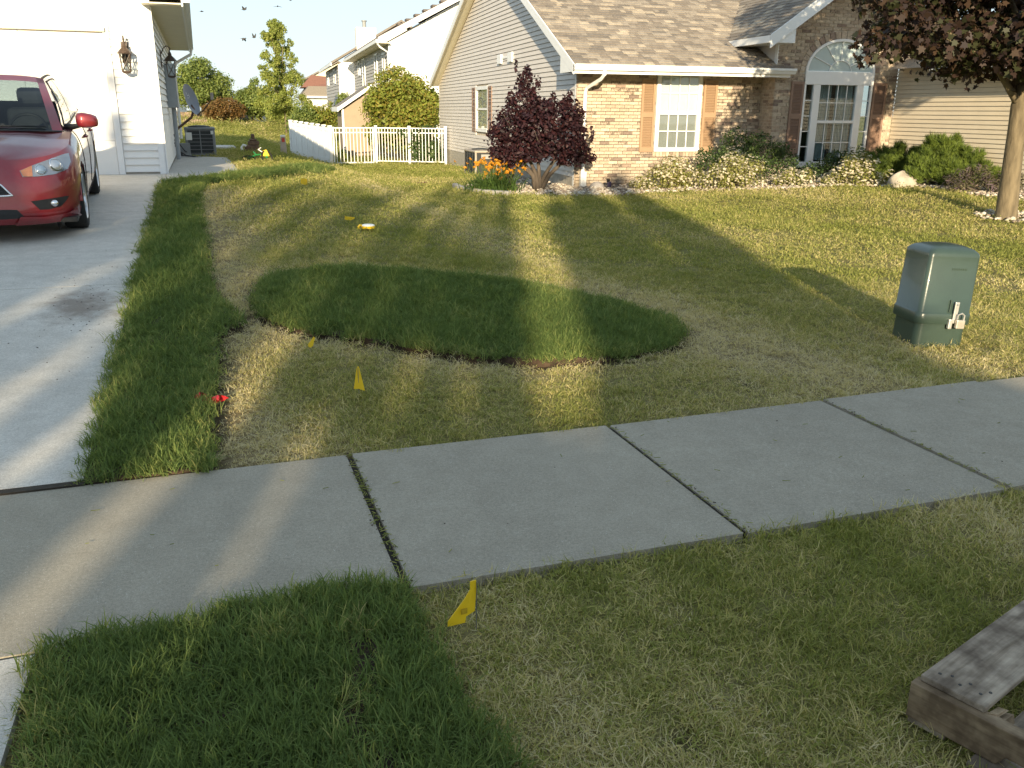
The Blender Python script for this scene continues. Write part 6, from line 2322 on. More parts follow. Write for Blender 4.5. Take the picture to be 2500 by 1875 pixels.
def outline(k):
    pts = []
    V_, u0 = VW(k), U0(k)
    N_ = 26
    for i in range(N_ + 1):
        a = math.pi / 2 * i / N_
        pts.append((V_ * math.sin(a) ** (2 / 2.9), u0 + (LC - u0) * (1 - max(0.0, math.cos(a)) ** (2 / 2.2))))
    for u in us_side:
        taper = 1 - .02 * max(0, (u - 3.0) / 1.5)
        pts.append((V_ * taper, u))
    ur = UR(k)
    for i in range(1, 15):
        a = math.pi / 2 * (1 - i / 14)
        pts.append((V_ * .98 * math.sin(a) ** (2 / 3.2), ur - (ur - us_side[-1]) * (1 - max(0.0, math.cos(a)) ** (2 / 2.4))))
    return pts


def zlev(k, u):
    return ZB(u) + (ZT(u) - ZB(u)) * k


rows = []
for k in KS:
    rows.append([(v, u, zlev(k, u)) for v, u in outline(k)])
WHEELS = [(.85, .335), (3.49, .335)]
WR = .352
CH = .315


def wheel_hit(p):
    for wu, wz in WHEELS:
        d = math.hypot(p[1] - wu, p[2] - CH)
        if abs(p[0]) > .55 and d < .62:
            return wu, d
    return None


for sgn in (1, -1):
    P = [[Vector((sgn * v, u, z)) for v, u, z in r] for r in rows]
    # snap the mesh to the wheel arches
    for r in P:
        for p in r:
            h = wheel_hit(p)
            if h and abs(h[1] - WR) < .034:
                s_ = WR / h[1]
                p.y = h[0] + (p.y - h[0]) * s_
                p.z = CH + (p.z - CH) * s_
    mb = MB()
    base = [[tuple(p) for p in r] for r in P]
    n, m = len(base), len(base[0])
    idx_ = [[len(mb.V) + i * m + j for j in range(m)] for i in range(n)]
    for r in base:
        mb.V.extend(r)
    for i in range(n - 1):
        for j in range(m - 1):
            q4 = [base[i][j], base[i][j + 1], base[i + 1][j + 1], base[i + 1][j]]
            cc_ = [sum(c) / 4 for c in zip(*q4)]
            h = wheel_hit(cc_)
            if h and h[1] < WR:
                continue
            f = [idx_[i][j], idx_[i][j + 1], idx_[i + 1][j + 1], idx_[i + 1][j]]
            mb.F.append(f if sgn < 0 else f[::-1])
            mb.I.append(0)
    # arch lips
    for wu, _ in WHEELS:
        pr = [(wu - WR * math.cos(t), CH + WR * math.sin(t)) for t in np.linspace(.0, math.pi, 25)]
        mb.grid([[(sgn * .868, u, z) for u, z in pr], [(sgn * .60, u, z) for u, z in pr]], flip=sgn > 0)
    # top skins: hood, shelf by the glass, deck
    top = base[-1]
    G = []
    for j in range(m):
        v, u, z = top[j]
        row = []
        for k in range(11):
            s = 1 - k / 10
            if u < 1.16:
                cr = .055 * (1 - s * s) * min(1, .35 + u / .7) - .012 * math.exp(-((s - .72) / .16) ** 2) * min(1, u / .4)
            elif u > 3.9:
                cr = .03 * (1 - s * s)
            else:
                cr = 0.0
            row.append((v * s, u, z + cr))
        G.append(row)
    jh = [j for j in range(m) if top[j][1] < 1.17]
    jd = [j for j in range(m) if top[j][1] > 3.86 and j >= 27]
    mb.grid([G[j] for j in jh], flip=sgn < 0)
    mb.grid([G[j] for j in jd], flip=sgn < 0)
    jm = [j for j in range(m) if 1.12 < top[j][1] < 3.93 and j >= 26]
    mb.grid([[top[j], (sgn * .70, top[j][1], top[j][2] + .012)] for j in jm], flip=sgn < 0)
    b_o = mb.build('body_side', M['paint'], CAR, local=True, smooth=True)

# greenhouse
def gh_base(t):      # beltline, front to rear
    return Vector((.735 - .03 * abs(t - .4), 1.15 + 2.75 * t, ZT(1.15 + 2.75 * t) + .008))


def gh_top(t):       # roof rail
    u = 2.02 + 1.30 * t
    return Vector((.545 - .03 * (t - .35) ** 2 * 2, u, 1.405 + .055 * math.sin(math.pi * (.12 + .72 * t)) - .02 * t))


def side_pt(t, k, sgn):
    p = gh_base(t).lerp(gh_top(t), k)
    p.x += .035 * math.sin(math.pi * k)
    return (sgn * p.x, p.y, p.z)


TS = [0, .045, .09, .16, .24, .32, .40, .44, .47, .54, .62, .70, .78, .83, .87, .93, 1.0]
KK = [0, .05, .25, .5, .75, .92, 1.0]
for sgn in (1, -1):
    body, wins, black = MB(), [MB(), MB()], MB()
    for i in range(len(TS) - 1):
        for j in range(len(KK) - 1):
            t, k = (TS[i] + TS[i + 1]) / 2, (KK[j] + KK[j + 1]) / 2
            q4 = [side_pt(TS[i], KK[j], sgn), side_pt(TS[i + 1], KK[j], sgn), side_pt(TS[i + 1], KK[j + 1], sgn), side_pt(TS[i], KK[j + 1], sgn)]
            if sgn > 0:
                q4 = q4[::-1]
            tgt = body
            if .05 < k < .92:
                if .09 < t < .44:
                    tgt = wins[0]
                elif .44 < t < .47:
                    tgt = black
                elif .47 < t < .83:
                    tgt = wins[1]
            if k < .05 and .09 < t < .85:
                tgt = black
            tgt.add(q4, [(0, 1, 2, 3)])
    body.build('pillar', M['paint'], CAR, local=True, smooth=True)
    for w_ in wins:
        w_.build('side_window', M['car_glass'], CAR, local=True, smooth=True)
    black.tube([side_pt(t, .93, sgn) for t in np.linspace(.06, .88, 24)], .011, 5)
    black.tube([side_pt(.075 + .02 * (1 - k), k, sgn) for k in (.0, .3, .6, .93)], .010, 5)
    black.build('window_trim', M['black_plastic'], CAR, local=True)
# roof
R_ = []
for i in range(13):
    t = i / 12
    p = gh_top(t)
    R_.append([(p.x * s, p.y - .10 * (1 - s * s) * (1 - t) + .06 * (1 - s * s) * t, p.z + .035 * (1 - s ** 4) + .004) for s in np.linspace(-1, 1, 17)])
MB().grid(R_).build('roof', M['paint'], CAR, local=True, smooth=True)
for sgn in (1, -1):
    MB().tube([(sgn * (gh_top(t).x - .012), gh_top(t).y, gh_top(t).z + .008) for t in np.linspace(.0, 1, 14)], .012, 6).build('roof_strip', M['black_plastic'], CAR, local=True)
# windscreen and rear glass
for (t, ua, za, bow, top_row, nm) in ((0, 1.15, .942, .20, R_[0], 'windscreen'), (1, 3.9, 1.02, -.14, R_[-1], 'rear_window')):
    G = []
    for k in range(9):
        kk = k / 8
        row = []
        for j, s in enumerate(np.linspace(-1, 1, 17)):
            b = Vector((.725 * s, ua - bow * (1 - s * s), za + .02 * (1 - s * s)))
            row.append(tuple(b.lerp(Vector(top_row[j]), kk) + Vector((0, (-.03 if t == 0 else .03) * math.sin(math.pi * kk), .03 * math.sin(math.pi * kk)))))
        G.append(row)
    MB().grid([r[1:-1] for r in G[:-1]], flip=t == 0).build(nm, M['car_glass'], CAR, local=True, smooth=True)
    ed = MB()
    ed.grid([r[:2] for r in G], flip=t == 0).grid([r[-2:] for r in G], flip=t == 0).grid(G[-2:], flip=t == 0)
    ed.build('screen_frame', M['paint'], CAR, local=True, smooth=True)
MB().grid([[(.72 * s, 1.16 - .20 * (1 - s * s) - .05, .938 + .022 * (1 - s * s)) for s in np.linspace(-1, 1, 13)], [(.72 * s, 1.16 - .20 * (1 - s * s) + .06, .955 + .022 * (1 - s * s)) for s in np.linspace(-1, 1, 13)]], flip=False).build('cowl', M['black_plastic'], CAR, local=True)
for x0, x1 in ((-.55, .02), (.0, .58)):
    MB().tube([(x0, .97, 1.0), ((x0 + x1) / 2, 1.0, .998), (x1, 1.10, .985)], .008, 5).build('wiper', M['black_plastic'], CAR, local=True)
# cabin
it = MB().box(-.66, .66, 1.2, 3.8, .35, .55).box(-.68, .68, 1.35, 1.6, .55, .93)
it.build('dashboard', M['seat_fabric'], CAR, local=True, bevel=.03)
for x in (-.36, .36):
    MB().box(x - .25, x + .25, 2.15, 2.35, .5, 1.12).box(x - .25, x + .25, 1.7, 2.2, .5, .68).build('seat', M['seat_fabric'], CAR, local=True, bevel=.06)
    MB().box(x - .13, x + .13, 2.2, 2.33, 1.15, 1.33).build('headrest', M['seat_fabric'], CAR, local=True, bevel=.05)
MB().box(-.62, .62, 3.1, 3.3, .5, 1.15).build('rear_seat', M['seat_fabric'], CAR, local=True, bevel=.05)
sw = MB()
ring(sw, (.36, 1.66, .92), .18, .016, (0, -.85, .5))
sw.build('steering_wheel', M['black_plastic'], CAR, local=True)
MB().box(-.10, .10, 1.72, 1.75, 1.30, 1.36).build('rear_view_mirror', M['black_plastic'], CAR, local=True, bevel=.01)
MB().box(-.82, .82, .2, 4.4, .16, .20).box(-.58, .58, .25, 4.3, .2, .5).build('underbody', M['black_plastic'], CAR, local=True)


def fascia(v, z, off=.0):
    """point on the front skin at lateral v and height z"""
    best = None
    k = 0.3
    u = .05
    for _ in range(12):
        k = min(1, max(0, (z - ZB(u)) / (ZT(u) - ZB(u))))
        V_, u0 = VW(k), U0(k)
        s = min(.9999, abs(v) / V_)
        a = math.asin(s ** (2.9 / 2))
        u = u0 + (LC - u0) * (1 - max(0.0, math.cos(a)) ** (2 / 2.2))
    e = 1e-3
    return Vector((v, u, z)), None


def fpt(v, z, off):
    p = fascia(v, z)[0]
    a = fascia(v + .01, z)[0] - fascia(v - .01, z)[0]
    b = fascia(v, min(z + .01, .99))[0] - fascia(v, z - .01)[0]
    nrm = a.cross(b).normalized()
    if nrm.y > 0:
        nrm = -nrm
    return p + nrm * off


def patch(top, bot, off, nu=14, nv=6):
    """patch on the front skin between two polylines of (v, z)"""
    def at(pl, t):
        L = [0]
        for a, b in zip(pl, pl[1:]):
            L.append(L[-1] + math.hypot(b[0] - a[0], b[1] - a[1]))
        d = t * L[-1]
        for i in range(len(pl) - 1):
            if d <= L[i + 1] + 1e-9:
                q = (d - L[i]) / max(1e-9, L[i + 1] - L[i])
                return pl[i][0] + (pl[i + 1][0] - pl[i][0]) * q, pl[i][1] + (pl[i + 1][1] - pl[i][1]) * q
        return pl[-1]
    G = []
    for i in range(nu + 1):
        a, b = at(top, i / nu), at(bot, i / nu)
        G.append([tuple(fpt(a[0] + (b[0] - a[0]) * j / nv, a[1] + (b[1] - a[1]) * j / nv, off)) for j in range(nv + 1)])
    return G


for sg in (1, -1):
    top = [(sg * .40, .652), (sg * .52, .698), (sg * .66, .742), (sg * .76, .772), (sg * .80, .775)]
    bot = [(sg * .42, .598), (sg * .54, .598), (sg * .68, .608), (sg * .78, .640), (sg * .81, .70)]
    hl = MB().grid(patch(top, bot, .006), flip=sg > 0).build('headlight', M['lamp_dark'], CAR, local=True, smooth=True)
    MB().grid(patch([(sg * .405, .65), (sg * .45, .668), (sg * .50, .688)], [(sg * .425, .602), (sg * .46, .600), (sg * .50, .600)], .011, 6, 4), flip=sg > 0).build('indicator', M['lamp_amber'], hl, local=True, smooth=True)
    for v, z, r in ((.565, .652, .044), (.685, .686, .056)):
        c = fpt(sg * v, z, .008)
        nrm = (fpt(sg * v, z, .05) - c).normalized()
        a = nrm.cross(Vector((0, 0, 1))).normalized()
        b = nrm.cross(a)
        mb = MB()
        prof = [(r * 1.12, -.012), (r * 1.12, .012), (r, .018), (r * .93, .008)]
        for i in range(len(prof) - 1):
            for k in range(24):
                t0, t1 = 6.2832 * k / 24, 6.2832 * (k + 1) / 24
                pt = lambda q, t: tuple(c + (a * math.cos(t) + b * math.sin(t)) * q[0] + nrm * q[1])
                mb.add([pt(prof[i], t0), pt(prof[i], t1), pt(prof[i + 1], t1), pt(prof[i + 1], t0)], [(0, 1, 2, 3)])
        mb.build('lamp_ring', M['chrome'], hl, local=True, smooth=True)
        lb = MB()
        G = []
        for i in range(6):
            q = i / 5
            G.append([tuple(c + (a * math.cos(t) + b * math.sin(t)) * r * .95 * q + nrm * (.012 + .018 * (1 - q * q))) for t in np.linspace(0, 6.2832, 25)])
        lb.grid(G)
        lb.build('lamp_lens', M['lamp_blue'] if v < .6 else M['alloy'], hl, local=True, smooth=True)
    # lower fog lamp recess
    MB().grid(patch([(sg * .46, .382), (sg * .60, .392), (sg * .755, .400), (sg * .765, .395)], [(sg * .52, .300), (sg * .60, .296), (sg * .69, .312), (sg * .735, .352)], .004, 10, 5), flip=sg > 0).build('fog_recess', M['black_plastic'], CAR, local=True, smooth=True)
    c = fpt(sg * .635, .345, .012)
    fl = MB().lathe(tuple(c), [(.001, -.02), (.02, -.018), (.034, -.005), (.036, .02)], 16, 'y')
    fl.build('fog_lamp', M['chrome'], CAR, local=True, smooth=True)
    # lip splitter end
    G = patch([(sg * .36, .250), (sg * .55, .235), (sg * .74, .245), (sg * .80, .275)], [(sg * .30, .178), (sg * .55, .172), (sg * .76, .174), (sg * .82, .178)], .022, 12, 4)
    MB().grid(G, flip=sg > 0).build('front_lip', M['paint'], CAR, local=True, smooth=True)
    # door mirrors
    mb = MB()
    prof = []
    for i, (xx, hh, dd) in enumerate([(0, .04, .04), (.02, .078, .075), (.07, .088, .082), (.15, .078, .075), (.20, .06, .06), (.212, .03, .035), (.214, .002, .005)]):
        prof.append([(sg * (.845 + xx), 1.43 - dd * .9 + dd * 1.0 * (1 - abs(math.cos(t))) * .0 + math.copysign(abs(math.cos(t)) ** .65, math.cos(t)) * dd, 1.035 - .004 * i + math.copysign(abs(math.sin(t)) ** .65, math.sin(t)) * hh * (1 if math.sin(t) > 0 else .8)) for t in np.linspace(0, 6.2832, 17)])
    mb.grid(prof, flip=sg < 0)
    mr = mb.build('door_mirror', M['paint'], CAR, local=True, smooth=True)
    MB().tube([(sg * .74, 1.43, .965), (sg * .80, 1.40, .965), (sg * .90, 1.37, .985)], [.035, .03, .02], 8).build('mirror_arm', M['black_plastic'], mr, local=True)
    # wheels
    for nm, (wu, _) in zip(('front', 'rear'), WHEELS):
        xc = sg * .765
        o_ = sg
        ty = MB().lathe((xc, wu, CH), [(.215, -.10 * o_), (.29, -.108 * o_), (.312, -.095 * o_), (.3165, -.06 * o_), (.3165, .06 * o_), (.312, .095 * o_), (.29, .108 * o_), (.225, .10 * o_)], 40, 'x')
        wh = ty.build('wheel', M['rubber'], CAR, local=True, smooth=True)
        rim = MB().lathe((xc, wu, CH), [(.228, .098 * o_), (.222, .104 * o_), (.208, .095 * o_), (.200, .06 * o_), (.196, -.09 * o_)], 40, 'x')
        rim.lathe((xc, wu, CH), [(.001, .082 * o_), (.035, .082 * o_), (.05, .070 * o_), (.05, .03 * o_)], 20, 'x')
        for k in range(10):
            a = 6.2832 * k / 10
            a2 = .10
            v = []
            for (r, w, h0, h1) in ((.045, .016, .072, .03), (.21, .011, .092, .05)):
                for hh in (h0, h1):
                    for s_ in (-1, 1):
                        v.append((xc + hh * o_, wu + r * math.cos(a) - s_ * w * math.sin(a), CH + r * math.sin(a) + s_ * w * math.cos(a)))
            rim.add(v, [(0, 1, 5, 4), (2, 6, 7, 3), (0, 4, 6, 2), (1, 3, 7, 5)])
        rim.build('rim', M['alloy'], wh, local=True)
        MB().lathe((xc, wu, CH), [(.001, .02 * o_), (.14, .02 * o_), (.14, .0)], 24, 'x').build('brake_disc', M['grey_metal'], wh, local=True)
        MB().lathe((sg * .60, wu, CH), [(.001, .0), (.35, .0)], 24, 'x').build('wheel_well', M['black_plastic'], CAR, local=True)
    # door seams and handle
    for u in (1.30, 2.34, 3.30):
        MB().tube([(sg * (VW(k) + .001) * (1 - .02 * max(0, (u - 3) / 1.5)), u + (.10 * (k - .5) if u > 3 else 0), zlev(k, u)) for k in KS[2:]], .004, 4).build('door_seam', M['black_plastic'], CAR, local=True)
    for u in (2.12, 3.15):
        MB().tube([(sg * .868, u - .09, .82), (sg * .892, u - .05, .822), (sg * .892, u + .05, .825), (sg * .868, u + .09, .826)], .013, 6).build('door_handle', M['paint'], CAR, local=True, smooth=True)
    MB().grid(patch([(sg * .02, .318), (sg * .25, .318), (sg * .34, .312)], [(sg * .02, .232), (sg * .25, .232), (sg * .40, .234)], .004, 10, 4), flip=sg > 0).build('lower_intake', M['black_plastic'], CAR, local=True)
    MB().grid(patch([(sg * .0, .560), (sg * .14, .560), (sg * .22, .550), (sg * .235, .545)], [(sg * .0, .45), (sg * .14, .45), (sg * .29, .452), (sg * .315, .455)], .004, 10, 4), flip=sg > 0).build('upper_grille', M['black_plastic'], CAR, local=True)
    MB().tube([tuple(fpt(sg * v, z, .008)) for v, z in ((.0, .566), (.14, .566), (.215, .556), (.245, .53), (.30, .462), (.325, .443), (.28, .440), (.14, .440), (.0, .440))], .010, 6).build('grille_surround', M['chrome'], CAR, local=True, smooth=True)
for k in range(5):
    z = .455 + k * .022
    MB().tube([tuple(fpt(v, z, .006)) for v in np.linspace(-.26 + k * .012, .26 - k * .012, 11)], .004, 4).build('grille_bar', M['dark_metal'], CAR, local=True)
MB().box(-.16, .16, 4.565, 4.58, .62, .74).build('number_plate', M['white_plastic'], CAR, local=True)
for sg in (1, -1):
    MB().box(sg * .6 - .16, sg * .6 + .16, 4.45, 4.54, .82, .97).build('tail_light', M['red_plastic'], CAR, local=True, bevel=.02)
# ------------------------------------------------------------------ green utility pedestal
PX, PY = 4.47, 5.06
pa = rad(-10)
ped = thing('utility_pedestal', 'dark green plastic utility pedestal with a padlock on the lawn near the walk', 'utility box', (PX, PY, float(ter(PX, PY))), pa, ry=rad(2.5))


def rsq(hx, hy, r, n=8):
    out = []
    for cx, cy, a0 in ((hx - r, hy - r, 0), (-hx + r, hy - r, 90), (-hx + r, -hy + r, 180), (hx - r, -hy + r, 270)):
        for k in range(n + 1):
            a = rad(a0 + 90 * k / n)
            out.append((cx + r * math.cos(a), cy + r * math.sin(a)))
    return out


def loft(mb, levels, n=8):
    b = len(mb.V)
    m = None
    for hx, hy, r, z in levels:
        s = rsq(hx, hy, r, n)
        m = len(s)
        mb.V.extend([(x, y, z) for x, y in s])
    for i in range(len(levels) - 1):
        for k in range(m):
            mb.F.append([b + i * m + k, b + i * m + (k + 1) % m, b + (i + 1) * m + (k + 1) % m, b + (i + 1) * m + k])
            mb.I.append(0)
    e = b + (len(levels) - 1) * m
    mb.F.append([e + k for k in range(m)])
    mb.I.append(0)
    return mb


lv = [(.185, .165, .05, -.05), (.183, .163, .05, .16), (.183, .163, .05, .165)]
loft(MB(), lv).build('base', M['green_plastic'], ped, local=True, smooth=False, bevel=.006)
lv = [(.200, .180, .055, .158), (.203, .183, .055, .165), (.203, .183, .055, .225), (.199, .179, .055, .235), (.191, .171, .035, .24), (.185, .165, .03, .62), (.183, .163, .03, .640), (.178, .158, .035, .653), (.158, .140, .045, .672), (.11, .098, .045, .690), (.03, .03, .02, .700)]
loft(MB(), lv).build('cover', M['green_plastic'], ped, local=True, smooth=True)
fx = .04
MB().box(fx + .005, fx + .035, -.200, -.187, .17, .32).build('hasp', M['zinc'], ped, local=True, bevel=.003)
MB().lathe((fx + .02, -.204, .302), [(.001, -.004), (.008, -.003), (.008, .004)], 10, 'y').build('rivet', M['grey_metal'], ped, local=True)
lk = MB()
lk.tube([(fx + .025, -.22, .205), (fx + .025, -.221, .235), (fx + .05, -.224, .248), (fx + .072, -.221, .232), (fx + .072, -.22, .2)], .0055, 6)
pk_ = lk.build('shackle', M['zinc'], ped, local=True)
MB().box(fx + .018, fx + .080, -.234, -.206, .140, .202).build('padlock', M['brass'], ped, local=True, bevel=.006)
MB().box(fx - .022, fx + .006, -.207, -.180, .13, .20).build('staple', M['zinc'], ped, local=True, bevel=.006)
MB().box(fx - .022, fx - .012, -.184, -.166, .245, .33).build('rib', M['green_plastic'], ped, local=True, bevel=.004)
tx = MB()
for k in range(7):
    tx.box(-.01 + k * .016, .001 + k * .016, -.1695, -.165, .535, .548)
tx.build('embossed_print', M['green_plastic'], ped, local=True)

# ------------------------------------------------------------------ marking flags
def flag(lab, sx, sy, poly, zl, rot, stake=None, curl=.02, cat='flag', fold=None):
    """thin plastic pennant: poly of (a, h) in the flag's own upright plane"""
    t = sthing('marker_flag', lab, cat, sx, sy, None, rot, 'yellow marker flags in the lawn')
    n = len(poly)
    v = []
    for off in (-.0012, .0012):
        for a, h in poly:
            v.append((a, off + curl * math.sin(a * 26 + h * 9), h + zl))
    f = [tuple(range(n)), tuple(range(2 * n - 1, n - 1, -1))] + [(i, n + i, n + (i + 1) % n, (i + 1) % n) for i in range(n)]
    MB().add(v, f).build('pennant', M['yellow'], t, local=True)
    if stake:
        MB().tube(stake, .0016, 5).build('stake', M['wire'], t, local=True)
    return t


f1 = flag('torn yellow marker flag nearest the camera beside the new sod', .665, 2.26, [(-.088, -.012), (-.03, -.014), (-.026, .006), (.006, .014), (.013, .08), (.013, .118), (-.008, .118), (-.008, .092), (-.03, .066), (-.088, .006)], .055, .15, [(.009, 0, -.05), (.010, 0, .0), (.013, 0, .17)], .006)
MB().box(-.044, -.024, -.0095, -.0085, .075, .094).build('print', M['yellow_print'], f1, local=True)
flag('upright yellow marker flag between the sidewalk and the oval sod', .705, 4.60, [(-.032, -.02), (-.002, -.024), (.028, -.04), (.03, -.034), (.004, .10), (-.002, .105), (-.01, .09)], .065, .0, [(-.003, 0, -.05), (-.003, 0, .16)], .008)
flag('small crumpled yellow marker flag at the lower edge of the oval sod', .555, 5.46, [(-.035, -.01), (-.02, -.02), (.0, -.012), (.012, .015), (.022, .035), (.012, .045), (-.006, .03), (-.035, .006)], .045, .3, [(-.02, 0, -.05), (-.018, 0, .03)], .012)
flag('square yellow marker flag far up the lawn near the side path', 1.42, 13.74, [(-.055, -.03), (.05, -.04), (.055, .045), (.0, .06), (-.05, .055)], .07, .1, [(.05, 0, -.05), (.05, 0, .12)], .01)
flag('bent yellow marker flag lying behind the white and yellow disc', 1.55, 10.20, [(-.075, .0), (-.05, -.012), (.0, -.02), (.055, -.005), (.06, .012), (.0, .022), (-.05, .03), (-.066, .04)], .03, .2, None, .014)
dc = sthing('plastic_cap', 'white and yellow plastic disc lying on the lawn', 'cap', 1.66, 9.72)
MB().lathe((.01, 0, 0), [(.001, .052), (.05, .050), (.072, .044), (.074, .036), (.074, .022)], 28).build('lid', M['white_plastic'], dc, local=True, smooth=True)
MB().lathe((.01, 0, 0), [(.076, .034), (.079, .028), (.079, .008), (.07, .002)], 28).tube([(-.065, -.01, .04), (-.085, -.02, .045), (-.10, -.02, .03), (-.10, -.02, .004)], .012, 6).build('ring', M['yellow'], dc, local=True)
rbn = sthing('red_ribbon', 'crumpled red plastic ribbon on the sod edge near the sidewalk', 'ribbon', -.075, 4.70)
rb = MB()
for (x, y, z, rx_, ry_, rz_) in ((-.042, .01, .042, .025, .018, .030), (-.01, -.012, .028, .032, .02, .020), (.035, -.005, .028, .032, .022, .022), (.0, -.03, .015, .026, .018, .014)):
    x, y, z, rx_, ry_, rz_ = x * 1.2, y * 1.2, z * .85, rx_ * 1.35, ry_ * 1.3, rz_ * .8
    G = []
    for i in range(9):
        row = []
        for j in range(9):
            u, v = i / 8 * math.pi * 1.15 - .2, j / 8 * math.pi * 1.5
            k = 1 + .14 * math.sin(5 * u + 3 * v)
            row.append((x + rx_ * k * math.sin(u) * math.cos(v), y + ry_ * k * math.sin(u) * math.sin(v), z + rz_ * k * math.cos(u)))
        G.append(row)
    rb.grid(G)
o = rb.build('film', M['red_plastic'], rbn, local=True, smooth=True)

# ------------------------------------------------------------------ pallet at the lower right
pm = math.atan2(.321, .947)
pz = .0
pal = sthing('wooden_pallet', 'weathered wooden pallet lying in the grass at the lower right corner', 'pallet', 1.67, 1.49, pz, pm)
# local x runs along the deck boards, local -y towards the camera
def deck(x0, x1, y0, y1, z0, z1, m='pallet'):
    mb = MB()
    n = 6
    for k in range(n):
        pass
    mb.box(x0, x1, y0, y1, z0, z1)
    return mb.build('deck_board', M[m], pal, local=True, bevel=.004)
zt = .145
deck(-.008, 1.18, -.168, .0, zt - .019, zt)
deck(-.004, 1.18, -.47, -.345, zt - .021, zt - .002)
deck(.0, 1.18, -.68, -.56, zt - .019, zt)
deck(-.006, 1.18, -.92, -.79, zt - .018, zt + .001)
for x in (.0, .56, 1.13):
    s = MB()
    # stringer with two fork notches on its lower edge
    y0, y1, zb_, zt_ = -.95, .012, .020, zt - .020
    prof = [(y1, zb_), (y1, zt_), (y0, zt_), (y0, zb_), (-.72, zb_), (-.70, zb_ + .032), (-.58, zb_ + .032), (-.56, zb_), (-.38, zb_), (-.36, zb_ + .032), (-.24, zb_ + .032), (-.22, zb_)]
    s.prism(prof[::-1], 'x', x - .012 if x else -.03, x + .028 if x else .012)
    s.build('stringer', M['pallet_side'], pal, local=True, bevel=.003)
deck(-.07, 1.18, -.30, -.17, -.002, .018)
deck(-.05, 1.18, -.60, -.47, -.002, .018)
deck(-.06, 1.18, -.94, -.80, -.002, .018)
deck(-.02, 1.18, -.09, .01, -.002, .018)
nl = MB()
for x, y in ((.035, -.03), (.05, -.055), (.03, -.085), (.055, -.10), (.035, -.135), (.06, -.148), (.03, -.40), (.055, -.43)):
    nl.lathe((x, y, zt), [(.001, .0012), (.0045, .0008), (.005, -.003)], 8)
nl.build('nail', M['black_metal'], pal, local=True)
for (y0, y1, z0, z1, x0, x1) in ((-.205, -.176, .085, .118, -.004, .06), (-.19, -.172, .118, .128, .0, .05)):
    MB().hexa([(x0, y0, z0), (x1, y0 - .01, z0 + .01), (x1 + .01, y1, z0), (x0, y1, z0), (x0 + .01, y0, z1), (x1, y0 - .005, z1), (x1, y1, z1 - .01), (x0, y1, z1)]).build('splinter', M['pallet_side'], pal, local=True)

# ------------------------------------------------------------------ bed details
bo = thing('boulder', 'pale rounded boulder beside the white flowering shrub', 'boulder', (11.80, 14.62, .21))
G = []
for i in range(13):
    row = []
    for j in range(25):
        u, v = math.pi * .62 * i / 12, 6.2832 * j / 24
        k = 1 + .07 * math.sin(2 * v + .6) + .05 * math.sin(3 * u + v * 2) + .03 * math.sin(7 * v + 5 * u)
        row.append((.29 * k * math.sin(u) * math.cos(v), .25 * k * math.sin(u) * math.sin(v), .02 + .25 * k * math.cos(u)))
    G.append(row)
MB().grid(G, flip=True).build('rock', M['boulder'], bo, local=True, smooth=True)
rk2 = thing('dome_stone', 'low grey dome stone against the foot of the brick wall', 'stone', (6.72, 17.78, -.02))
G = [[(.17 * math.sin(u) * math.cos(v) * (1 + .06 * math.sin(3 * v)), .12 * math.sin(u) * math.sin(v), .15 * math.cos(u)) for v in np.linspace(0, 6.2832, 17)] for u in np.linspace(0, 1.6, 7)]
MB().grid(G, flip=True).build('rock', M['grey_stone'], rk2, local=True, smooth=True)
sp = thing('garden_spotlight', 'small dark purple garden spotlight in the pebbles by the brick wall', 'garden light', (6.88, 17.5, -.01))
MB().box(-.045, .045, -.03, .03, .04, .16).build('housing', M['purple_plastic'], sp, local=True, bevel=.01)
MB().tube([(0, 0, -.05), (0, 0, .05)], .01, 6).tube([(-.02, 0, .15), (-.03, -.01, .21)], [.03, .042], 10).build('lamp_head', M['black_plastic'], sp, local=True)
eg = MB()
ring_ = [(3.80, 18.6), (3.78, 18.0), (3.84, 17.35), (4.05, 16.9), (4.45, 16.52)]
for k in range(len(ring_) - 1):
    (ax_, ay_), (bx2, by2) = ring_[k], ring_[k + 1]
    L_ = math.hypot(bx2 - ax_, by2 - ay_)
    eg.cbox(((ax_ + bx2) / 2, (ay_ + by2) / 2, .015), (L_ + .01, .13, .11), math.atan2(by2 - ay_, bx2 - ax_))
o = eg.build('bed_edging', M['edging'], None, bevel=.03)
tagp(o, 'curved grey stone edging round the daylily bed', 'edging')
# a stray twig and leaf or two on the lawn
tw = MB().tube([(3.2, 19.9, float(ter(3.2, 19.9)) + .03), (3.35, 19.6, float(ter(3.35, 19.6)) + .06)], .012, 5).build('twig', M['rust_metal'])
tagp(tw, 'brown twig lying on the lawn in front of the gate', 'twig')

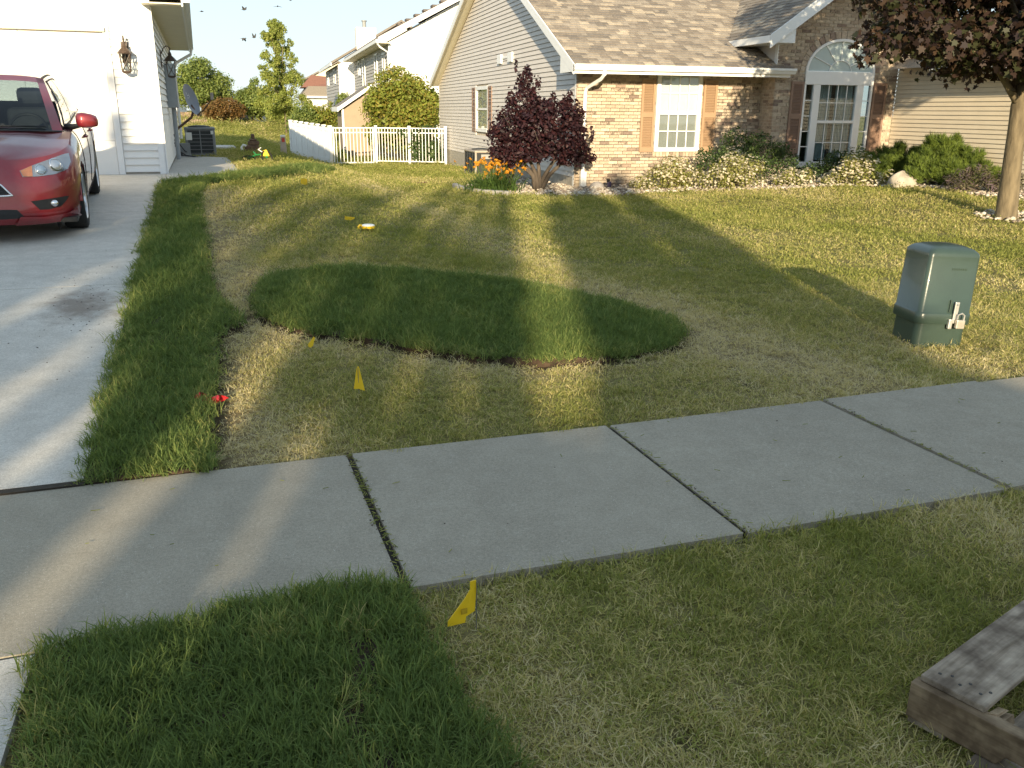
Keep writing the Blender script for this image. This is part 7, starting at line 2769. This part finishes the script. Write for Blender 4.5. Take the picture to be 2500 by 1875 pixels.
# ------------------------------------------------------------------ birds
def bird(lab, loc, rz, flap, s):
    t = thing('bird', lab, 'bird', loc, rz, 'small dark birds flying in the sky')
    MB().ell((0, 0, 0), (.05 * s, .13 * s, .045 * s), 10, 8).ell((0, -.13 * s, .02 * s), (.032 * s, .045 * s, .032 * s), 8, 6).add([(-.03 * s, .10 * s, 0), (.03 * s, .10 * s, 0), (.045 * s, .24 * s, .01 * s), (-.045 * s, .24 * s, .01 * s), (0, .1 * s, .02 * s)], [(0, 1, 2, 3), (0, 4, 3), (1, 2, 4), (2, 3, 4)]).build('torso', M['bird'], t, local=True)
    for sg in (1, -1):
        a = flap * sg
        p = lambda x, y, z=0: (sg * (.03 * s + x * s * math.cos(flap)), y * s, x * s * math.sin(flap) + z)
        MB().add([p(0, -.07), p(.13, -.10), p(.27, -.02), p(.13, .05), p(0, .07)] + [p(0, -.07, .008), p(.13, -.10, .008), p(.27, -.02, .008), p(.13, .05, .008), p(0, .07, .008)], [(0, 1, 2, 3, 4), (9, 8, 7, 6, 5)] + [(i, 5 + i, 5 + (i + 1) % 5, (i + 1) % 5) for i in range(5)]).build('wing', M['bird'], t, local=True)


for lab, loc, rz, fl, s in (('bird above the tall tree with raised wings', (-.6, 45.1, 5.9), 1.0, .7, 1.5),
                            ('small faint bird highest at the left near the garage eave', (-2.5, 45.6, 5.8), 1.5, .15, 1.0),
                            ('bird with spread wings near the top right of the sky', (.9, 44.7, 6.05), .1, -.2, 1.3),
                            ('left bird of the low pair beside the tall tree', (-.72, 44.7, 4.62), 1.2, -.6, 1.5),
                            ('right bird of the low pair beside the tall tree', (-.25, 44.6, 4.68), .7, 1.1, 1.5),
                            ('bird cut by the top edge of the picture', (1.5, 44.6, 6.33), .4, .3, 1.4)):
    bird(lab, loc, rz, fl, s * .52)

# ------------------------------------------------------------------ unseen evergreens across the street, behind the camera, shaped to shade the lawn
def column_tree(x, y, h, w, n, seed, lab='tall columnar evergreen standing across the street from the lawn', grp='columnar evergreens across the street', prof=(.75, .98, 1, .86, .5, .12)):
    t = thing('columnar_tree', lab, 'tree', (x, y, 0), 0, grp)
    q = random.Random(seed)
    MB().tube([(x, y, -.1), (x, y, h * .3), (x, y, h * .8)], [.14, .1, .03], 8).build('trunk', M['dark_bark'], t)
    lm = []
    for k in range(int(h * 7)):
        z = q.uniform(.3, h)
        f = float(np.interp(z / h, [0, .1, .5, .72, .9, 1], prof)) * w / 2
        a = q.uniform(0, 6.283)
        r = f * q.uniform(.35, .5)
        lm.append((x + math.cos(a) * (f - r) * q.uniform(.3, 1), y + math.sin(a) * (f - r), z, r, r, r * 1.5))
    for k in range(int(h * 3)):
        z = (k + .5) / (h * 3) * h * .86
        f = float(np.interp(z / h, [0, .1, .5, .72, .9, 1], prof)) * w / 2
        lm.append((x, y, z, f * .72, f * .72, .3))
    foliage('crown', lm, n, .24, LF['conifer'], t, QUADF, .3, .8, .05, .2)


for i, (x, h, w) in enumerate([(-1.28, 8.6, 1.35), (-2.10, 8.7, 1.3), (-2.78, 8.2, .98), (-3.70, 8.0, .42), (-4.10, 7.6, .28), (-4.44, 7.8, .28), (-4.92, 8.3, .5), (-5.56, 8.0, .52), (-6.14, 7.8, .42), (-6.82, 8.1, .72), (-7.66, 8.0, .88), (-8.5, 8.0, 1.05), (-9.4, 7.9, 1.05), (-10.25, 9.7, .88), (-11.2, 7.8, 1.2), (-12.2, 7.8, 1.2)]):
    column_tree(x, -14.0 + (i % 2) * .2, h, w, 3200 + int(4500 * w), i)
for i, (x, h, w) in enumerate([(-8.08, 7.7, 1.2), (-8.95, 7.9, 1.2), (-9.9, 7.7, 1.2)]):  # unseen back row, added to keep the car front in shade
    column_tree(x, -14.9, h, w, 7000, 40 + i, 'short wide evergreen in the back row across the street from the lawn', 'short evergreens across the street')
for x0, x1, h, lab in ((-4.75, -.78, 4.72, 'tall clipped evergreen hedge across the street'), (-7.8, -4.8, 4.12, 'lower clipped evergreen hedge across the street')):  # unseen hedges, added to close low sun gaps over walk and verge
    t = thing('sun_block_hedge', lab, 'hedge', ((x0 + x1) / 2, -15.2, 0))
    ls = [(x, -15.2, z, .3, .35, .3) for x in np.arange(x0 + .25, x1 - .1, .32) for z in np.arange(.25, h - .2, .32)]
    foliage('leaves', ls, 21000, .2, LF['conifer'], t, QUADF, .3, .8, .1, .2)
    MB().box(x0 + .15, x1 - .15, -15.35, -15.05, -.05, h - .2).build('opaque_core', M['dark_bark'], t)  # solid core so no sun passes through the hedge
for i, x in enumerate((-4.9, -6.6, -8.0)):  # unseen sparse crowns, added to dim the streaks between the columns
    ls = rand_lumps((x - .5, -17.5, 6.9), (1.0, .8, 1.5), 16, .5, .8, 60 + i)
    tree('sun_filter_tree', 'thin leaved tree behind the evergreens across the street', (x - .5, -17.5, 0), 4.2, .10, ls, 1300, .13, 'tree', 10, OVALF, 'dark_bark', 'thin leaved trees across the street')
